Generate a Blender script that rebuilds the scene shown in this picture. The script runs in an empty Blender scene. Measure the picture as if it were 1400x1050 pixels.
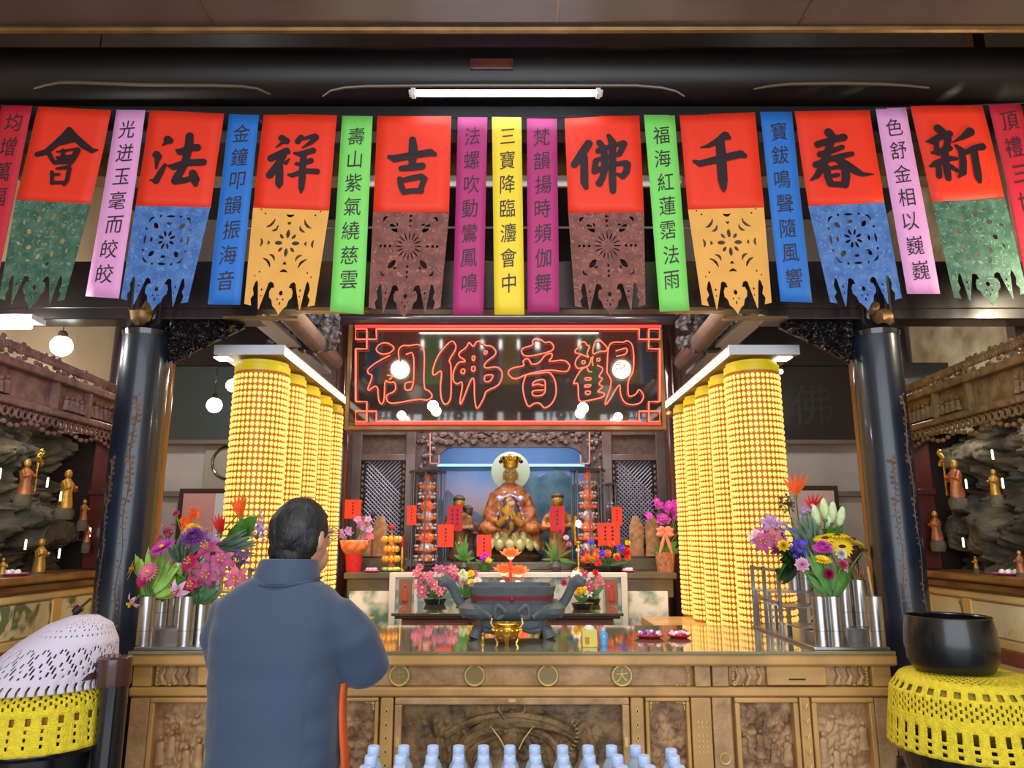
import bpy, bmesh, math, random
import numpy as np
from mathutils import Vector, Matrix, noise

random.seed(7)
SC = bpy.context.scene
COL = SC.collection
PI = math.pi
R = math.radians

# ---------------------------------------------------------------- camera
FPX, PITCH, EYE = 1000.0, R(11.75), 1.55
cam_data = bpy.data.cameras.new('camera')
cam_data.sensor_width = 36.0
cam_data.lens = 36.0 * FPX / 1400.0
cam_data.clip_start = 0.05
camera = bpy.data.objects.new('camera', cam_data)
camera.location = (0, 0, EYE)
camera.rotation_euler = (R(90) + PITCH, 0, 0)
COL.objects.link(camera)
SC.camera = camera

# ---------------------------------------------------------------- world, exposure
SC.view_settings.view_transform = 'Standard'
SC.view_settings.look = 'None'
SC.view_settings.gamma = 1.0
SC.view_settings.use_curve_mapping = False
SC.view_settings.exposure = 0.45
world = bpy.data.worlds.new('daylight'); SC.world = world
world.use_nodes = True
wb = world.node_tree.nodes['Background']
wb.inputs['Color'].default_value = (0.75, 0.87, 1.0, 1)
wb.inputs['Strength'].default_value = 0.5
try:
    SC.cycles.use_denoising = True
    SC.cycles.max_bounces = 8
    SC.cycles.sample_clamp_indirect = 6.0
except Exception:
    pass

# ---------------------------------------------------------------- large lights
def area(name, loc, rot, sx, sy, watts, col):
    l = bpy.data.lights.new(name, 'AREA'); l.shape = 'RECTANGLE'; l.size = sx; l.size_y = sy
    l.energy = watts; l.color = col
    o = bpy.data.objects.new(name, l); o.location = loc; o.rotation_euler = rot
    COL.objects.link(o); return o
def bulb_light(name, loc, watts, col, r=0.06):
    l = bpy.data.lights.new(name, 'POINT'); l.energy = watts; l.color = col; l.shadow_soft_size = r
    o = bpy.data.objects.new(name, l); o.location = loc; COL.objects.link(o); return o
area('daylight_opening', (0, -2.9, 2.3), (R(90), 0, 0), 7.0, 4.0, 250, (0.90, 0.95, 1.0))
area('hall_ceiling_lamp', (0, 1.6, 4.3), (0, 0, 0), 3.0, 0.5, 45, (1.0, 0.95, 0.88))
area('shrine_fill_light', (-0.03, 6.55, 3.1), (R(12), 0, 0), 2.2, 0.3, 34, (1.0, 0.90, 0.82))  # unseen light added to brighten the shrine; it has no fixture
area('altar_fill_light', (-0.03, 5.1, 3.55), (0, 0, 0), 1.8, 0.5, 40, (1.0, 0.88, 0.72))  # unseen warm fill added over the altar tables, without a fixture
area('niche_fill_light', (-0.03, 7.25, 2.62), (R(38), 0, 0), 1.5, 0.15, 7, (0.72, 0.84, 1.0))  # bluish fill added behind the frieze to brighten the backdrop
for s_ in (-1, 1): area('canopy_fill_light', (s_*2.62, 3.6, 2.12), (0, R(-35)*s_, 0), 0.08, 1.9, 2.8, (1.0, 0.93, 0.8))  # fill added under each canopy to brighten the grotto rock

# ---------------------------------------------------------------- measuring helpers
CP, SP_ = math.cos(PITCH), math.sin(PITCH)
def ray(x, y):
    u, v = (x - 700) / FPX, (525 - y) / FPX
    return u, CP - v * SP_, SP_ + v * CP
def P(x, y, Y):
    d = ray(x, y); k = Y / d[1]
    return Vector((d[0] * k, Y, EYE + d[2] * k))
def PXp(x, y, X):
    d = ray(x, y); k = X / d[0]
    return Vector((X, d[1] * k, EYE + d[2] * k))
def XatZ(x, Y, z):
    """world x of picture column x for a point at depth Y and height z"""
    return (x - 700) / FPX * (Y * CP + (z - EYE) * SP_)
def mpp(Y, z=1.5):
    """metres per picture pixel at depth Y"""
    return (Y * CP + (z - EYE) * SP_) / FPX

# ---------------------------------------------------------------- materials
MATS = {}
def M(name, col, rough=0.5, metal=0.0, var=0.0, scale=6.0, col2=None, bump=0.0, bscale=None, emis=None, estr=0.0,
      coat=0.0, trans=0.0, ior=1.45, spec=0.5, stretch=None, alpha=1.0, contrast=None, sheen=0.0):
    m = bpy.data.materials.new(name); m.use_nodes = True
    nt = m.node_tree; b = nt.nodes['Principled BSDF']
    def setin(k, v):
        if k in b.inputs: b.inputs[k].default_value = v
    setin('Base Color', (*col, 1)); setin('Roughness', rough); setin('Metallic', metal)
    setin('Coat Weight', coat); setin('Coat Roughness', 0.06); setin('Transmission Weight', trans); setin('IOR', ior)
    setin('Specular IOR Level', spec); setin('Alpha', alpha); setin('Sheen Weight', sheen)
    if emis: setin('Emission Color', (*emis, 1)); setin('Emission Strength', estr)
    if var or col2 or bump:
        tc = nt.nodes.new('ShaderNodeTexCoord'); mp = nt.nodes.new('ShaderNodeMapping')
        nt.links.new(tc.outputs['Object'], mp.inputs['Vector'])
        if stretch: mp.inputs['Scale'].default_value = stretch
    if var or col2:
        nz = nt.nodes.new('ShaderNodeTexNoise'); nz.inputs['Scale'].default_value = scale; nz.inputs['Detail'].default_value = 5
        nt.links.new(mp.outputs['Vector'], nz.inputs['Vector'])
        rp = nt.nodes.new('ShaderNodeValToRGB')
        lo, hi = contrast or (0.35, 0.65)
        rp.color_ramp.elements[0].position = lo; rp.color_ramp.elements[1].position = hi
        a = col; c2 = col2 or tuple(min(1, c * (1 + var)) for c in col)
        if not col2: a = tuple(c * (1 - var) for c in col)
        rp.color_ramp.elements[0].color = (*a, 1); rp.color_ramp.elements[1].color = (*c2, 1)
        nt.links.new(nz.outputs['Fac'], rp.inputs['Fac']); nt.links.new(rp.outputs['Color'], b.inputs['Base Color'])
    if bump:
        nb = nt.nodes.new('ShaderNodeTexNoise'); nb.inputs['Scale'].default_value = bscale or scale * 3; nb.inputs['Detail'].default_value = 4
        nt.links.new(mp.outputs['Vector'], nb.inputs['Vector'])
        bp = nt.nodes.new('ShaderNodeBump'); bp.inputs['Strength'].default_value = bump; bp.inputs['Distance'].default_value = 0.02
        nt.links.new(nb.outputs['Fac'], bp.inputs['Height']); nt.links.new(bp.outputs['Normal'], b.inputs['Normal'])
    MATS[name] = m
    return m
def S(r, g, b):
    f = lambda c: (c / 255 / 12.92) if c <= 10 else ((c / 255 + 0.055) / 1.055) ** 2.4
    return (f(r), f(g), f(b))
def E(name, col, s):
    return M(name, (0.02, 0.02, 0.02), emis=col, estr=s)

# ---------------------------------------------------------------- mesh building
ORG = {}
class MB:
    def __init__(s): s.v = []; s.f = []
    def add(s, vs, fs):
        o = len(s.v); s.v += [tuple(p) for p in vs]; s.f += [tuple(i + o for i in f) for f in fs]; return s
    def box(s, x0, x1, y0, y1, z0, z1):
        vs = [(x0,y0,z0),(x1,y0,z0),(x1,y1,z0),(x0,y1,z0),(x0,y0,z1),(x1,y0,z1),(x1,y1,z1),(x0,y1,z1)]
        return s.add(vs, [(3,2,1,0),(4,5,6,7),(0,1,5,4),(1,2,6,5),(2,3,7,6),(3,0,4,7)])
    def obox(s, c, size, m=None):
        hx, hy, hz = size[0]/2, size[1]/2, size[2]/2
        vs = [Vector(p) for p in [(-hx,-hy,-hz),(hx,-hy,-hz),(hx,hy,-hz),(-hx,hy,-hz),(-hx,-hy,hz),(hx,-hy,hz),(hx,hy,hz),(-hx,hy,hz)]]
        if m is not None: vs = [m @ p for p in vs]
        return s.add([p + Vector(c) for p in vs], [(3,2,1,0),(4,5,6,7),(0,1,5,4),(1,2,6,5),(2,3,7,6),(3,0,4,7)])
    def lathe(s, prof, n=32, c=(0,0,0), m=None, cap=True, sx=1.0, sy=1.0):
        vs, fs = [], []
        for r, z in prof:
            for i in range(n):
                a = 2*PI*i/n; vs.append(Vector((r*math.cos(a)*sx, r*math.sin(a)*sy, z)))
        for j in range(len(prof)-1):
            for i in range(n):
                k = (i+1) % n
                fs.append((j*n+i, j*n+k, (j+1)*n+k, (j+1)*n+i))
        if cap:
            if prof[0][0] > 1e-5: fs.append(tuple(reversed(range(n))))
            if prof[-1][0] > 1e-5: fs.append(tuple(range((len(prof)-1)*n, len(prof)*n)))
        if m is not None: vs = [m @ p for p in vs]
        return s.add([p + Vector(c) for p in vs], fs)
    def tube(s, pts, r, n=8, closed=False, cap=True):
        pts = [Vector(p) for p in pts]; N = len(pts)
        if N < 2: return s
        rs = list(r) if isinstance(r, (list, tuple)) else [r]*N
        tang = []
        for i in range(N):
            if closed: t = pts[(i+1) % N] - pts[i-1]
            else: t = pts[min(i+1, N-1)] - pts[max(i-1, 0)]
            tang.append(t.normalized() if t.length > 1e-9 else Vector((0,0,1)))
        up = Vector((0,0,1)) if abs(tang[0].z) < 0.9 else Vector((1,0,0))
        nrm = (up - tang[0]*up.dot(tang[0])).normalized()
        vs, fs = [], []
        for i in range(N):
            nrm = nrm - tang[i]*nrm.dot(tang[i])
            nrm = nrm.normalized() if nrm.length > 1e-6 else tang[i].orthogonal().normalized()
            bn = tang[i].cross(nrm)
            for k in range(n):
                a = 2*PI*k/n
                vs.append(pts[i] + (nrm*math.cos(a) + bn*math.sin(a))*rs[i])
        for i in range(N if closed else N-1):
            j = (i+1) % N
            for k in range(n):
                l = (k+1) % n
                fs.append((i*n+k, i*n+l, j*n+l, j*n+k))
        if cap and not closed:
            fs.append(tuple(reversed(range(n)))); fs.append(tuple(range((N-1)*n, N*n)))
        return s.add(vs, fs)
    def ball(s, c, r, nu=16, nv=10, m=None):
        if not isinstance(r, (tuple, list)): r = (r, r, r)
        vs = [Vector((0,0,-r[2]))]; fs = []
        for j in range(1, nv):
            t = -PI/2 + PI*j/nv
            for i in range(nu):
                a = 2*PI*i/nu
                vs.append(Vector((r[0]*math.cos(t)*math.cos(a), r[1]*math.cos(t)*math.sin(a), r[2]*math.sin(t))))
        vs.append(Vector((0,0,r[2]))); L = len(vs)-1
        for i in range(nu):
            k = (i+1) % nu
            fs.append((0, 1+k, 1+i)); fs.append((L, L-nu+i, L-nu+k))
            for j in range(nv-2):
                a = 1+j*nu
                fs.append((a+i, a+k, a+nu+k, a+nu+i))
        if m is not None: vs = [m @ p for p in vs]
        return s.add([p + Vector(c) for p in vs], fs)
    def grid(s, fn, nu, nv, skip=None):
        vs = [Vector(fn(i/nu, j/nv)) for j in range(nv+1) for i in range(nu+1)]
        fs = []
        for j in range(nv):
            for i in range(nu):
                if skip and skip(i, j): continue
                a = j*(nu+1)+i
                fs.append((a, a+1, a+nu+2, a+nu+1))
        return s.add(vs, fs)
    def build(s, name, mat, parent=None, label=None, smooth=40, bevel=0.0, solid=0.0, local=False, sub=0):
        me = bpy.data.meshes.new(name)
        org = Vector((0,0,0))
        if not local:
            if parent is not None: org = ORG[parent.name]
            elif s.v:
                a = np.array(s.v); lo, hi = a.min(0), a.max(0)
                org = Vector(((lo[0]+hi[0])/2, (lo[1]+hi[1])/2, lo[2]))
        me.from_pydata([(p[0]-org[0], p[1]-org[1], p[2]-org[2]) for p in s.v], [], s.f)
        me.validate(); me.update()
        if smooth:
            me.polygons.foreach_set('use_smooth', [True]*len(me.polygons))
            me.set_sharp_from_angle(angle=R(smooth))
        me.materials.append(mat)
        o = bpy.data.objects.new(name, me); COL.objects.link(o)
        if parent is not None: o.parent = parent; ORG[o.name] = org
        else: o.location = org; ORG[o.name] = org
        if bevel:
            md = o.modifiers.new('bevel', 'BEVEL'); md.width = bevel; md.segments = 2; md.limit_method = 'ANGLE'; md.angle_limit = R(50)
        if solid:
            md = o.modifiers.new('solid', 'SOLIDIFY'); md.thickness = solid; md.offset = 0
        if sub:
            md = o.modifiers.new('sub', 'SUBSURF'); md.levels = sub; md.render_levels = sub
        if label: o['label'] = label
        return o
def remesh(mb, voxel, it=4, fac=0.5):
    me = bpy.data.meshes.new('t'); me.from_pydata(mb.v, [], mb.f); me.update()
    o = bpy.data.objects.new('t', me); COL.objects.link(o)
    md = o.modifiers.new('r', 'REMESH'); md.mode = 'VOXEL'; md.voxel_size = voxel
    if it:
        ms = o.modifiers.new('s', 'SMOOTH'); ms.iterations = it; ms.factor = fac
    dg = bpy.context.evaluated_depsgraph_get(); dg.update()
    m2 = bpy.data.meshes.new_from_object(o.evaluated_get(dg))
    out = MB(); out.v = [tuple(v.co) for v in m2.vertices]; out.f = [tuple(p.vertices) for p in m2.polygons]
    bpy.data.objects.remove(o); bpy.data.meshes.remove(me); bpy.data.meshes.remove(m2)
    return out
def displace(mb, amp, scale, seed=0.0, octs=3):
    out = []
    me = bpy.data.meshes.new('t'); me.from_pydata(mb.v, [], mb.f); me.update()
    ns = [v.normal.copy() for v in me.vertices]; bpy.data.meshes.remove(me)
    for p, n in zip(mb.v, ns):
        q = Vector(p)*scale + Vector((seed, seed*1.7, -seed))
        d = noise.fractal(q, 1.0, 2.0, octs)
        out.append(tuple(Vector(p) + n*d*amp))
    mb.v = out; return mb
def fill2d(loops, ext=0.0):
    cu = bpy.data.curves.new('c', 'CURVE'); cu.dimensions = '2D'; cu.fill_mode = 'BOTH'; cu.extrude = ext
    for lp in loops:
        sp = cu.splines.new('POLY'); sp.points.add(len(lp)-1)
        for q, pt in zip(lp, sp.points): pt.co = (q[0], q[1], 0, 1)
        sp.use_cyclic_u = True
    o = bpy.data.objects.new('c', cu); COL.objects.link(o)
    dg = bpy.context.evaluated_depsgraph_get(); dg.update()
    m2 = bpy.data.meshes.new_from_object(o.evaluated_get(dg))
    vs = [tuple(v.co) for v in m2.vertices]; fs = [tuple(p.vertices) for p in m2.polygons]
    bpy.data.objects.remove(o); bpy.data.curves.remove(cu); bpy.data.meshes.remove(m2)
    return vs, fs
_glyph = {}
def glyph(ch):
    """a character as flat mesh, centred, fitted to about 1 x 1, written with a slight upward brush slant"""
    if ch in _glyph: return _glyph[ch]
    c = bpy.data.curves.new('t', 'FONT'); c.body = ch; c.size = 1.0; c.offset = 0.0
    o = bpy.data.objects.new('t', c); COL.objects.link(o)
    dg = bpy.context.evaluated_depsgraph_get(); dg.update()
    m2 = bpy.data.meshes.new_from_object(o.evaluated_get(dg))
    a = np.array([v.co[:2] for v in m2.vertices]); fs = [tuple(p.vertices) for p in m2.polygons]
    bpy.data.objects.remove(o); bpy.data.curves.remove(c); bpy.data.meshes.remove(m2)
    a = a - (a.min(0)+a.max(0))/2
    a = a / 0.93
    a[:,1] += a[:,0]*0.10
    a[:,0] += a[:,1]*0.03
    _glyph[ch] = (a, fs)
    return _glyph[ch]
def contours(strokes, lo, hi, n=150):
    """outline loops of the union of brush strokes [(x,y,width)...]"""
    xs = np.linspace(lo[0], hi[0], n); ys = np.linspace(lo[1], hi[1], n)
    X, Y = np.meshgrid(xs, ys); F = np.full(X.shape, -1e9)
    for st in strokes:
        if len(st) == 1: st = [st[0], (st[0][0]+1e-6, st[0][1], st[0][2])]
        for (x0,y0,w0),(x1,y1,w1) in zip(st, st[1:]):
            dx, dy = x1-x0, y1-y0; L2 = dx*dx+dy*dy+1e-18
            t = np.clip(((X-x0)*dx+(Y-y0)*dy)/L2, 0, 1)
            d = np.hypot(X-x0-t*dx, Y-y0-t*dy)
            F = np.maximum(F, (w0+(w1-w0)*t)/2 - d)
    F[0,:] = F[-1,:] = -1; F[:,0] = F[:,-1] = -1
    nxt = {}; pos = {}
    def cr(i, j, k, l):
        key = (min((i,j),(k,l)), max((i,j),(k,l)))
        a, b = F[j,i], F[l,k]; t = a/(a-b)
        pos[key] = (xs[i]+(xs[k]-xs[i])*t, ys[j]+(ys[l]-ys[j])*t); return key
    pos_ = F > 0
    for j in range(n-1):
        for i in range(n-1):
            c = (pos_[j,i]) | (pos_[j,i+1] << 1) | (pos_[j+1,i+1] << 2) | (pos_[j+1,i] << 3)
            if c in (0, 15): continue
            e = [(i,j,i+1,j),(i+1,j,i+1,j+1),(i+1,j+1,i,j+1),(i,j+1,i,j)]
            segs = {1:[(3,0)],2:[(0,1)],3:[(3,1)],4:[(1,2)],5:[(3,2),(1,0)],6:[(0,2)],7:[(3,2)],8:[(2,3)],9:[(2,0)],10:[(0,3),(2,1)],11:[(2,1)],12:[(1,3)],13:[(1,0)],14:[(0,3)]}[int(c)]
            for a, b in segs: nxt[cr(*e[a])] = cr(*e[b])
    loops = []
    while nxt:
        k0 = next(iter(nxt)); lp = []; k = k0
        while k in nxt: lp.append(pos[k]); k = nxt.pop(k)
        if len(lp) > 8:
            q = [tuple((np.array(lp[i-1])+2*np.array(lp[i])+np.array(lp[(i+1) % len(lp)]))/4) for i in range(len(lp))]
            loops.append(q[::2] if len(q) > 24 else q)
    return loops

# ---------------------------------------------------------------- things
def thing(name, label, cat, loc=(0,0,0), rotz=0.0, group=None):
    o = bpy.data.objects.new(name, None); COL.objects.link(o)
    o.empty_display_size = 0.05
    o.location = loc; o.rotation_euler = (0,0,rotz); o['label'] = label; o['category'] = cat
    if group: o['group'] = group
    ORG[o.name] = Vector(loc); return o
def tag(o, label, cat, group=None):
    o['label'] = label; o['category'] = cat
    if group: o['group'] = group
    return o
def struct(o):
    o['kind'] = 'structure'; return o
def dup(root, loc, rotz=None, label=None, group=None):
    r = root.copy(); COL.objects.link(r); r.location = loc
    if rotz is not None: r.rotation_euler = (0,0,rotz)
    if label: r['label'] = label
    if group: r['group'] = group
    ORG[r.name] = Vector(loc)
    for ch in list(root.children):
        c = ch.copy(); COL.objects.link(c); c.parent = r
        for g in list(ch.children):
            d = g.copy(); COL.objects.link(d); d.parent = c
    return r
ORD = ['first','second','third','fourth','fifth','sixth','seventh','eighth','ninth','tenth','eleventh','twelfth','thirteenth']

# ================================================================ MATERIALS
darkwood = M('dark_lacquered_wood', S(34,24,24), 0.35, var=0.25, scale=5, coat=0.3)
ceilwood = M('brown_ceiling_board', S(98,80,72), 0.5, var=0.12, scale=2, stretch=(1,0.2,1))
goldtrim = M('dull_gold_trim', S(124,92,54), 0.4, metal=0.5, var=0.2)
blackgloss = M('black_gloss_paint', S(20,22,28), 0.18, coat=0.6)
columnmat = M('blue_black_lacquer', S(22,31,46), 0.3, coat=0.25, var=0.3, scale=3)
vinemat = M('faded_gold_relief', S(104,78,62), 0.6, metal=0.1, var=0.35, scale=30)
brownpost = M('polished_brown_wood', S(140,92,52), 0.3, var=0.2, scale=4, stretch=(4,4,0.4), coat=0.4)
maroon = M('maroon_wood', S(82,34,28), 0.35, var=0.2, coat=0.3)
beige = M('beige_plaster', S(206,184,150), 0.8, var=0.14, scale=1.6, bump=0.1)
stonewall = M('mottled_stone_wall', S(150,130,96), 0.7, col2=S(236,224,190), scale=3.5, bump=0.3, contrast=(0.3,0.7))
greywall = M('grey_plaster', S(184,178,176), 0.75, var=0.12, scale=1.5)
floortile = M('floor_tile', S(118,104,92), 0.25, var=0.12, scale=3)
carvedbrown = M('carved_brown_wood', S(128,92,88), 0.45, var=0.35, scale=14, bump=0.4)
carvedolive = M('carved_olive_brown_wood', S(124,96,62), 0.42, var=0.35, scale=14, bump=0.4)
rockmat = M('grotto_rock', S(44,39,32), 0.85, col2=S(112,100,80), scale=7, bump=0.7, contrast=(0.35,0.75))
goldstat = M('gilt_figure', S(186,136,56), 0.4, metal=0.5, var=0.3, scale=20)
copperstat = M('copper_coloured_figure', S(176,104,62), 0.45, metal=0.35, var=0.3, scale=20)
tablewood = M('honey_carved_wood', S(190,146,86), 0.42, var=0.16, scale=5, coat=0.25)
tablewood_mid = M('walnut_relief_wood', S(160,122,82), 0.5, col2=S(196,158,114), scale=9, bump=0.35)
reliefwood = M('brown_relief_wood', S(112,80,56), 0.55, col2=S(186,146,104), scale=16, bump=0.5)
darkrelief = M('dark_relief_wood', S(72,54,34), 0.5, col2=S(138,108,70), scale=12, bump=0.45)
goldpaint = M('pale_gilt_paint', S(212,184,112), 0.45, metal=0.3)
glasstop = M('glass_table_top', S(128,124,96), 0.05, spec=0.9, coat=1.0)
darkglasstop = M('dark_glass_table_top', S(84,84,66), 0.06, spec=0.8, coat=1.0)
steel = M('brushed_steel', S(180,178,178), 0.3, metal=1.0)
stonegrey = M('dark_grey_stone', S(86,94,100), 0.5, var=0.12, scale=8, bump=0.15)
redline = M('dark_red_paint', S(130,34,40), 0.5)
brass = M('polished_brass', S(214,170,74), 0.25, metal=0.9, var=0.2, scale=30)
whitemarble = M('white_painted_stone', S(222,218,208), 0.4)
greenmarble = M('green_veined_marble', S(104,146,124), 0.3, col2=S(240,240,232), scale=6, contrast=(0.38,0.55))
olivewood = M('olive_dark_wood', S(96,84,66), 0.35, var=0.2, coat=0.3)
redpaper = M('vermilion_paper', S(232,58,30), 0.6)
crimsonpaper = M('crimson_paper', S(196,32,46), 0.6)
inkmat = M('black_ink', S(38,18,26), 0.6)
inksoft = M('brush_ink', S(52,38,46), 0.6)
leafgreen = M('leaf_green', S(74,128,52), 0.5, var=0.3, scale=12)
leafdark = M('dark_leaf_green', S(44,86,40), 0.45, var=0.3, scale=12)
leaflight = M('light_leaf_green', S(132,176,72), 0.5, var=0.25, scale=12)
leafgrey = M('grey_green_leaf', S(120,146,124), 0.55, var=0.25, scale=12)
stemgreen = M('stem_green', S(86,124,58), 0.5)
FL = {k: M('petal_' + k, S(*c), 0.55, var=0.14, scale=30) for k, c in dict(
    magenta=(204,70,180), pink=(206,100,136), lilypink=(172,74,124), palepink=(232,180,212), yellow=(246,206,30), purple=(120,60,140), violet=(96,70,200),
    orange=(242,98,30), red=(216,36,44), white=(236,232,226), crimson=(168,30,86), lavender=(186,140,206), brown=(84,46,24), gold=(226,170,40), greenwhite=(206,224,170), orchid=(198,40,190)).items()}
skin = M('skin', S(196,144,116), 0.5)
hairmat = M('black_hair_with_grey', S(16,17,20), 0.5, col2=S(70,73,80), scale=10, contrast=(0.5,0.95), stretch=(3,3,1), bump=0.3, bscale=60)
jacketmat = M('slate_blue_jacket_cloth', S(49,65,90), 0.75, var=0.06, scale=3, bump=0.08, bscale=120, sheen=0.2)
jacketlining = M('orange_lining', S(214,92,44), 0.7)
trousermat = M('dark_grey_trousers', S(48,50,58), 0.8)
shoemat = M('black_shoes', S(24,24,26), 0.5)
yellowcrochet = M('yellow_crochet', S(226,202,44), 0.8, var=0.12, scale=50, bump=0.5, bscale=160)
whitelace = M('white_lace', S(206,196,214), 0.8, bump=0.3, bscale=160)
darkbrown = M('dark_brown_wood', S(66,40,34), 0.3, coat=0.4)
bottleplastic = M('pale_blue_bottle_plastic', S(206,228,244), 0.10, trans=0.5, ior=1.2)
capplastic = M('pale_blue_cap', S(176,198,240), 0.4)
clearglass = M('clear_case_glass', S(240,244,246), 0.02, trans=1.0, ior=1.01, spec=0.3)
amber = M('amber_tower_shell', S(150,92,26), 0.5, emis=S(214,120,24), estr=0.14)
cellglow = M('glowing_lamp_cell', S(226,184,96), 0.35, emis=S(255,214,112), estr=0.62)
towercap = M('yellow_plastic_cap', S(214,190,20), 0.4, emis=S(220,190,10), estr=0.12)
neonred = E('red_neon_glow', (1.9, 0.19, 0.10), 1.0)
signboard = M('black_glass_board', S(38,34,34), 0.05, spec=0.8, coat=1.0)
tubewhite = E('fluorescent_glow', (0.80, 0.88, 1.0), 14)
ledwhite = E('led_strip_glow', (1.0, 0.90, 0.72), 2.0)
ledblue = E('blue_white_led_glow', (0.30, 0.50, 1.0), 1.6)
globewhite = E('white_globe_glow', (0.93, 1.0, 0.95), 14)
globewarm = E('warm_globe_glow', (1.0, 0.9, 0.68), 60)
bulbwarm = E('warm_bulb_glow', (1.0, 0.86, 0.55), 14)
candleglow = E('candle_glow', (1.0, 0.86, 0.5), 2.2)
lotusglow = M('glowing_lotus_lamp', S(240,110,60), 0.4, emis=S(255,96,44), estr=0.55)
whitepaint = M('white_paint', S(214,216,222), 0.5)

def brocade(name, c1, c2, c3):
    m = M(name, c1, 0.6, col2=c2, scale=14, contrast=(0.4, 0.66), bump=0.15)
    nt = m.node_tree; b = nt.nodes['Principled BSDF']
    src = b.inputs['Base Color'].links[0].from_socket
    vo = nt.nodes.new('ShaderNodeTexNoise'); vo.inputs['Scale'].default_value = 26; vo.inputs['Detail'].default_value = 2; vo.inputs['Distortion'].default_value = 2.5
    tc = nt.nodes.new('ShaderNodeTexCoord'); nt.links.new(tc.outputs['Object'], vo.inputs['Vector'])
    rp = nt.nodes.new('ShaderNodeValToRGB'); rp.color_ramp.elements[0].position = 0.58; rp.color_ramp.elements[1].position = 0.68
    mx = nt.nodes.new('ShaderNodeMixRGB'); mx.inputs['Color2'].default_value = (*c3, 1)
    nt.links.new(vo.outputs['Fac'], rp.inputs['Fac']); nt.links.new(rp.outputs['Color'], mx.inputs['Fac'])
    nt.links.new(src, mx.inputs['Color1']); nt.links.new(mx.outputs['Color'], b.inputs['Base Color'])
    return m

# ================================================================ SETTING
tiewood = M('black_tie_beam_wood', S(9,8,10), 0.7)
struct(MB().box(-4.2, 4.2, -3.0, 10.0, -0.1, 0.0).build('floor', floortile))
struct(MB().box(-4.2, 4.2, -3.0, 3.68, 4.40, 4.5).build('ceiling', ceilwood))
struct(MB().box(-4.2, 4.2, 3.68, 10.0, 5.0, 5.1).build('ceiling_rear', darkwood))
struct(MB().box(-4.2, 4.2, 3.66, 3.70, 4.5, 5.0).build('trim_ceiling_step', darkwood))
struct(MB().box(-4.2, -4.1, -3.0, 10.0, 0, 5.0).build('wall_left', beige))
struct(MB().box(4.1, 4.2, -3.0, 10.0, 0, 5.0).build('wall_right', stonewall))
struct(MB().box(-4.2, 4.2, 9.0, 9.1, 0, 5.0).build('wall_back', greywall))
for s, nm in ((-1, 'left'), (1, 'right')):
    x0, x1 = sorted((s*1.62, s*4.1))
    struct(MB().box(x0, x1, 7.6, 7.7, 0, 5.0).build('wall_aisle_' + nm, greywall))
    struct(MB().box(x0, x1, 7.5, 7.6, 3.30, 3.75).build('trim_aisle_lintel_' + nm, darkwood, bevel=0.01))
struct(MB().tube([(-4.1, 3.675, 4.375), (4.1, 3.675, 4.385)], 0.022, 8).build('trim_ceiling_lip', goldtrim))
mbs = MB()
for x in (-1.7, 0.253, 1.63):
    mbs.box(x-0.004, x+0.004, -2.5, 3.66, 4.394, 4.402)
struct(mbs.build('trim_ceiling_joint', goldtrim))

# roof beams across the hall
t = thing('roof_beam', 'thick dark round roof beam running above the banners', 'beam', (0, 4.12, 4.17))
MB().tube([(-4.1, 4.12, 4.36), (4.1, 4.12, 4.36)], 0.19, 28).build('trunk', M('near_black_beam_wood', S(21,15,14), 0.42, var=0.3, scale=3), t)
highlightwood = M('relief_highlight_brown', S(92,74,58), 0.35, coat=0.3)  # paler brown stands for the highlight along the beam's carved edge
def crescent(pts, w):
    m = MB(); n = len(pts)
    p = [P(x, y, 3.93) for x, y in pts]
    m.tube(p, [w*0.7*(0.35 + 0.65*math.sin(PI*(i+0.5)/n)) for i in range(n)], 8)
    return m
for pts in ([(46,121),(60,117),(80,113),(110,113),(200,116),(290,117),(330,118),(352,121),(370,129)],
            [(441,132),(452,124),(470,120),(500,118),(600,117),(760,117),(870,117),(905,120),(925,125),(936,132)],
            [(1030,122),(1050,118),(1080,115),(1150,114),(1205,115),(1240,117),(1270,120)]):
    crescent(pts, 0.016).build('relief_highlight', highlightwood, t)
t = thing('tie_beam', 'square dark tie beam from which the banner row hangs', 'beam', (0, 4.06, 3.96))
MB().box(-4.1, 4.1, 4.05, 4.2, 3.97, 4.14).build('timber', tiewood, t, bevel=0.01)
t = thing('lintel_beam', 'dark lintel beam spanning the two columns behind the banners', 'beam', (0, 4.2, 2.83))
MB().box(-4.1, 4.1, 4.13, 4.24, 2.862, 3.16).build('timber', darkwood, t, bevel=0.008)
for a, b in ((-4.1, -1.5), (1.5, 4.1)): MB().box(a, b, 4.135, 4.30, 2.80, 2.87).build('lower_board', darkwood, t, bevel=0.006)
for a, b in ((-1.27, -0.84), (0.86, 1.24)):
    MB().box(a, b, 4.11, 4.15, 2.845, 2.865).build('gilt_edge', goldtrim, t)
    MB().box(a-0.42*(1 if a < 0 else -0.9), b-0.42*(1 if a < 0 else -0.9), 4.11, 4.15, 2.795, 2.812).build('gilt_edge', goldtrim, t)
t = thing('sign_beam', 'slim dark beam right above the neon sign', 'beam', (0, 5.95, 3.2))
MB().tube([(-1.75, 5.98, 3.365), (1.75, 5.98, 3.365)], 0.062, 16).build('trunk', M('purple_black_lacquer', S(52,44,56), 0.25, coat=0.5), t)
struct(MB().box(-4.1, 4.1, 5.55, 5.75, 4.45, 4.66).build('beam_rear_ceiling', M('tan_timber', S(120,96,72), 0.6, var=0.2)))
struct(MB().box(-4.1, 4.1, 6.9, 7.1, 3.75, 3.98).build('beam_shrine_front', darkwood))
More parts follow.
